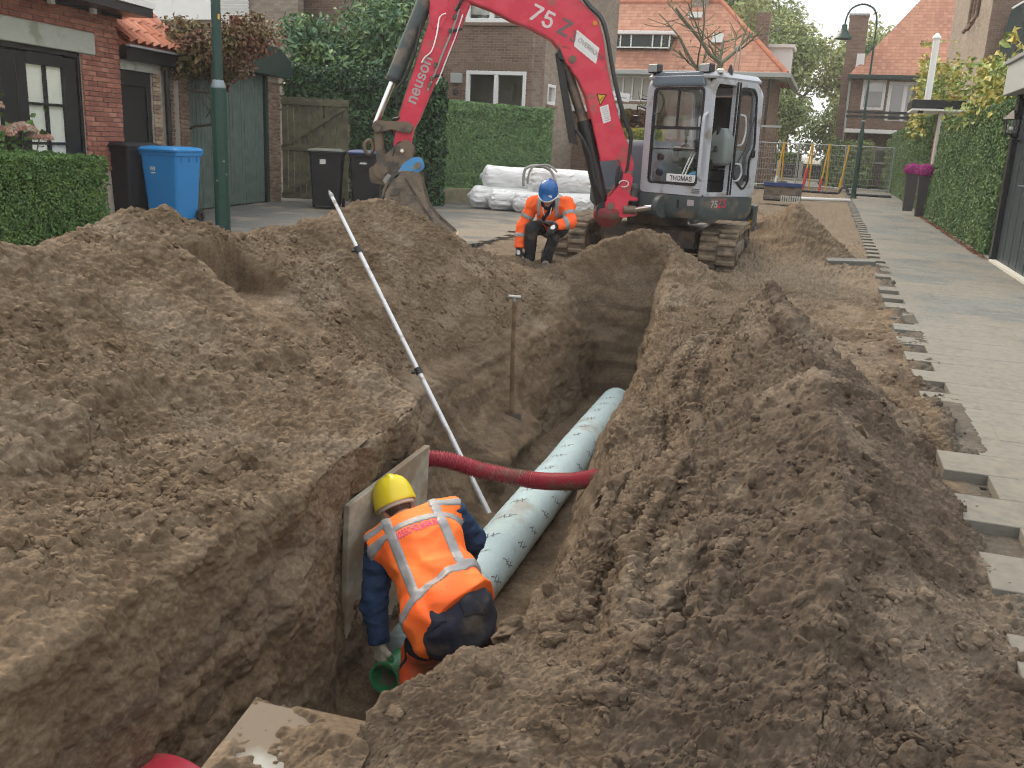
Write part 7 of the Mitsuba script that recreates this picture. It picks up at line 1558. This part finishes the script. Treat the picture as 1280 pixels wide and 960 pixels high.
# --- building site fence and barriers
cf = thing('site_fence', 'galvanised wire mesh building site fence across the street end', 'fence')
P('galv', (.45, .47, .48), .45, metal=.6)
for i in range(3):
    a, b = np.array([-3.5 + i * 2.05, 45.0 + .15 * i, 0]), np.array([-3.5 + (i + 1) * 2.05 - .05, 45.0 + .15 * (i + 1) - .02, 0])
    fr = put(cf, 'panel_frame', join(tube([a, a + UP * 2.0], [.022, .022], 6), tube([b, b + UP * 2.0], [.022, .022], 6), tube([a + UP * 1.98, b + UP * 1.98], [.022, .022], 6), tube([a + UP * .12, b + UP * .12], [.022, .022], 6)), 'mat_galv')
    put(fr, 'wire_mesh', join([tube([a + (b - a) * t + UP * .12, a + (b - a) * t + UP * 1.98], [.004, .004], 4) for t in np.linspace(.04, .96, 18)] + [tube([a + UP * z_, b + UP * z_], [.004, .004], 4) for z_ in np.linspace(.3, 1.8, 7)]), 'mat_galv', stuff=True)
    put(cf, 'foot', box((a + b) / 2 * [0, 0, 0] + a + [0, 0, .06], (.7, .22, .12), .02), 'mat_concrete')
P('barrier_yellow', (.62, .36, .03), .5)
P('barrier_red', (.55, .05, .04), .5)
for i, (x_, y_, lb) in enumerate(((-2.12, 43.6, 'yellow A shaped barrier post at the left of the site fence'), (-.92, 43.8, 'yellow A shaped barrier post with a red foot in the middle of the site fence'), (-.2, 43.2, 'yellow leaning barrier post left of the street lamp'), (.62, 43.6, 'straight yellow barrier post just left of the street lamp'))):
    ap = thing('barrier_post', lb, 'barrier', 'yellow barrier posts')
    put(ap, 'leg', rod((x_ - .16, y_, 0), (x_ + .04, y_, 2.0), .032, n=8), 'mat_barrier_yellow')
    if i < 3: put(ap, 'leg', rod((x_ + .10, y_ + .3, 0), (x_ + .06, y_, 2.0), .032, n=8), 'mat_barrier_yellow')
    put(ap, 'base', rod((x_ - .17, y_ - .01, 0), (x_ - .11, y_ - .01, .55), .05, n=8), 'mat_white_paint' if i == 0 else 'mat_barrier_red' if i < 3 else 'mat_barrier_yellow')
rpst = put(None, 'red_post', rod((-1.05, 42.5, 0), (-.95, 42.5, .95), .065, n=10), 'mat_barrier_red'); labels[rpst] = {'label': 'short red marker post leaning in front of the site fence', 'category': 'post'}
ph_ = put(None, 'black_hose', tube(spline([(-3.6, 41.5, .05), (-2.2, 41.2, .08), (-1.9, 41.2, .35), (-1.7, 41.2, .32), (-1.6, 41.0, .06), (-.6, 40.4, .05), (.4, 40.0, .06), (.55, 40, .3), (.7, 40, .28), (.8, 39.9, .05), (2.4, 39.6, .05)], 80), .055, 8), 'mat_black_plastic', 40); labels[ph_] = {'label': 'black hose lying across the street in front of the site fence', 'category': 'hose'}
pw_ = put(None, 'white_pipe', tube(spline([(-1.9, 33.2, .03), (-.4, 33.6, .03), (.75, 34.2, .03)], 20), .06, 10), 'mat_white_paint', 40); labels[pw_] = {'label': 'thin white plastic pipe lying on the sand right of the blue bucket', 'category': 'pipe'}
gb = thing('spare_bucket', 'dark spare digger bucket with blue top edge and teeth standing on the sand', 'bucket')
put(gb, 'shell', prism([(29.6, .12), (30.0, .05), (30.35, .2), (30.4, .58), (30.3, .58), (30.25, .25), (30.0, .12), (29.62, .2)], (-1.85, 0, 0), EY, UP, 1.1), 'mat_muddy_steel')
put(gb, 'front_plate', bx(-1.85, -.75, 29.66, 29.70, .22, .52), 'mat_muddy_steel')
put(gb, 'top_bar', bx(-1.87, -.73, 29.6, 29.74, .50, .62, .01), 'mat_bin_lid_blue')
for i in range(9): put(gb, 'tooth', bx(-1.32 + i * .065, -1.285 + i * .065, 29.4, 29.68, .06, .24), 'mat_cream_trim')
# --- name board and sign behind the boom
sb2 = thing('street_board', 'white notice board on a post behind the boom', 'sign')
put(sb2, 'board', moved(box((0, 0, 0), (.62, .03, .20), .004), mat4((-5.35, 24, 2.68)) @ trimesh.transformations.rotation_matrix(.12, (0, 1, 0))), 'mat_sign_white')
put(sb2, 'post', rod((-5.3, 24.04, 0), (-5.3, 24.04, 2.75), .03, n=8), 'mat_grey_trim')
put(sb2, 'print', moved(box((0, 0, 0), (.42, .002, .03)), mat4((-5.32, 23.983, 2.665)) @ trimesh.transformations.rotation_matrix(.12, (0, 1, 0))), 'mat_logo_grey')
# --- garden front at the end of the path
gf = thing('garden_fence', 'low dark garden fence with white posts far beyond the site fence', 'fence')
for i in range(5): put(gf, 'post', bx(-4.6 + i * 1.35, -4.35 + i * 1.35, 61.9, 62.1, 0, 1.15), 'mat_cream_trim')
for i in range(4): put(gf, 'panel', bx(-4.35 + i * 1.35, -3.25 + i * 1.35, 61.95, 62.05, .1, 1.0), 'mat_fence_dark')
hedge('garden_hedge', 'small round topped hedge over the garden fence at the street end', (-3.9, 62.3), (-1.9, 62.3), .8, .7, 'mat_leaf_bright', .12, 300, 61, z0=.9, bulge=.2)
hedge('garden_hedge', 'green garden shrubs in front of the balcony house ground floor', (-.4, 53.4), (2.0, 53.4), .9, 2.3, 'mat_leaf_fargreen', .14, 300, 62, bulge=.35, deep=.3)
hedge('garden_hedge', 'bushy green shrub against the balcony house window', (2.7, 53.6), (4.2, 53.6), .9, 2.5, 'mat_leaf_fargreen', .14, 300, 63, bulge=.4, deep=.3)
P('path_grey', (.30, .30, .28), .9, var=.15, vscale=2)
structure('path', sheet(-4.2, .2, 51.9, 62, -.06), 'mat_path_grey')
P('lawn', (.10, .15, .045), .9, var=.4, vscale=3)
structure('lawn', prism([(-3.6, 50.2), (-2.6, 50.0), (-2.2, 53), (-2.3, 57), (-4.2, 57), (-4.2, 51)], (0, 0, -.055), EX, EY, .06), 'mat_lawn')
# --- house behind the garage at the left
bh = thing('rear_house', 'house with grey brick and white upper storey behind the tiled shed', 'house')
xw0 = -22.5
put(bh, 'wall', bx(xw0, -14.6, 24, 24.3, 0, 8), 'mat_brick_grey')
put(bh, 'white_band', bx(-20.7, -16.2, 23.9, 23.99, 4.45, 7.5), 'mat_white_paint')
window(bh, (-19.5, 23.9, 4.5), EX, .8, 1.8, 2, out=SO, frame=.07, sill=False)
for i in range(12): put(bh, 'louvre', moved(box((0, 0, 0), (1.0, .02, .07)), mat4((-16.6, 23.86, 4.1 + i * .09)) @ trimesh.transformations.rotation_matrix(.5, (1, 0, 0))), 'mat_white_paint')
put(bh, 'roof', bx(xw0, -14.3, 23.4, 32, 8, 8.3), 'mat_roof_far')
# --- rolls of pipe wrapped in white plastic
def film(p, n, uv):
    f = mikit.fbm(p.x * 9, p.y * 9, p.z * 9, 4)
    return mikit.mix((.66, .68, .68), (.78, .79, .79), f)
scene['mat_film'] = {'type': 'twosided', 'bsdf': {'type': 'bumpmap', 'arbitrary': mikit.proc(lambda p, n, uv: mikit.fbm(p.x * 16, p.y * 16, p.z * 16, 4), eps=.01), 'scale': .085, 'bsdf': {'type': 'principled', 'base_color': mikit.proc(film), 'roughness': .32, 'specular': .5, 'clearcoat': .3}}}
P('film_grey', (.44, .47, .47), .3, var=.1)
def film_roll(label, c, L, r_, seed, ang=.41, gathered=True):
    t = thing('wrapped_roll', label, 'pipe roll', 'white plastic wrapped rolls')
    d = np.array([math.cos(ang), math.sin(ang), 0]); u, v, _ = frame_of(d); n, m = 60, 56
    s = np.linspace(0, 1, n); a = np.arange(m) * 2 * math.pi / m
    prof = np.minimum(1, np.sqrt(np.clip(s / .05, .02, 1))) * np.minimum(1, np.sqrt(np.clip((1 - s) / .05, .02, 1)))
    Sx, Ax = np.meshgrid(s, a, indexing='ij')
    q = np.stack([Sx * L * 3, np.cos(Ax) * 1.5, np.sin(Ax) * 1.5 + seed], -1)
    w = meshkit.fbm(q * [1, 1.5, 1.5], 4, seed) - .5; pl = np.exp(-Sx * L / .25) + np.exp(-(1 - Sx) * L / .25)
    R_ = r_ * prof[:, None] * (1 + .30 * w + .10 * pl * np.sin(Ax * 11 + 5 * w))
    V = np.asarray(c, float) + (Sx * L)[..., None] * d + R_[..., None] * (np.cos(Ax)[..., None] * u + np.sin(Ax)[..., None] * v)
    V[..., 2] = np.maximum(V[..., 2], .012)
    k = np.arange(n * m).reshape(n, m); A0, B0, C0, D0 = k[:-1].ravel(), np.roll(k, -1, 1)[:-1].ravel(), np.roll(k, -1, 1)[1:].ravel(), k[1:].ravel()
    V = np.vstack([V.reshape(-1, 3), np.asarray(c) + d * .02, np.asarray(c) + d * (L - .02)])
    F_ = np.vstack([np.stack([A0, B0, C0], 1), np.stack([A0, C0, D0], 1), np.stack([np.full(m, n * m), np.roll(k[0], -1), k[0]], 1), np.stack([np.full(m, n * m + 1), k[-1], np.roll(k[-1], -1)], 1)])
    put(t, 'film', trimesh.Trimesh(V, F_, process=False), 'mat_film', True)
    if gathered:
        e = np.asarray(c) - d * .03
        put(t, 'knot', moved(lathe([(0, -.02), (.05, .0), (.085, .05), (.05, .09), (.03, .12)], 12), mat4(e + UP * .02, axes=[u, v, d])), 'mat_film_grey', 40)
film_roll('white wrapped roll with a tied end, front left of the stack', (-7.35, 18.95, .24), 2.6, .24, 1)
film_roll('white wrapped roll with a bunched end, second from the left at the bottom', (-6.85, 18.75, .22), 2.4, .22, 2)
film_roll('white wrapped roll nearest the crouching worker at the bottom of the stack', (-6.25, 18.6, .22), 2.3, .22, 3)
film_roll('long white wrapped roll lying on top at the left of the stack', (-7.15, 19.15, .66), 2.2, .25, 4)
film_roll('white wrapped roll on top of the stack behind the blue helmet', (-6.05, 18.95, .66), 1.9, .25, 5)
P('strap', (.30, .29, .28), .7)
sl_ = put(None, 'lifting_strap', join(tube(spline([(-6.05, 18.72, .55), (-6.02, 18.68, .88), (-5.8, 18.8, .98), (-5.55, 18.9, .90), (-5.4, 18.85, .66)], 30), .03, 6), tube(spline([(-5.95, 18.70, .60), (-5.85, 18.66, .94), (-5.62, 18.8, 1.0), (-5.38, 18.9, .86)], 24), .022, 6)), 'mat_strap', True)
labels[sl_] = {'label': 'grey lifting strap slung over the top white rolls', 'category': 'strap'}
TAB = mi.Float(np.array(ROWSOF, dtype=np.float32).ravel())
# ---------------- damp autumn air ----------------
scene['air'] = {'type': 'homogeneous', 'albedo': {'type': 'rgb', 'value': [.95, .95, .95]}, 'sigma_t': {'type': 'rgb', 'value': [.001, .001, .001]}}
scene['haze'] = {'type': 'cube', 'to_world': T().translate([0, 100, 10.5]).scale([650, 650, 13.5]), 'bsdf': {'type': 'null'}, 'interior': {'type': 'ref', 'id': 'air'}}
scene['camera']['medium'] = {'type': 'ref', 'id': 'air'}
labels['haze'] = {'label': 'thin pale haze in the damp autumn air over the street', 'category': 'haze', 'kind': 'stuff'}
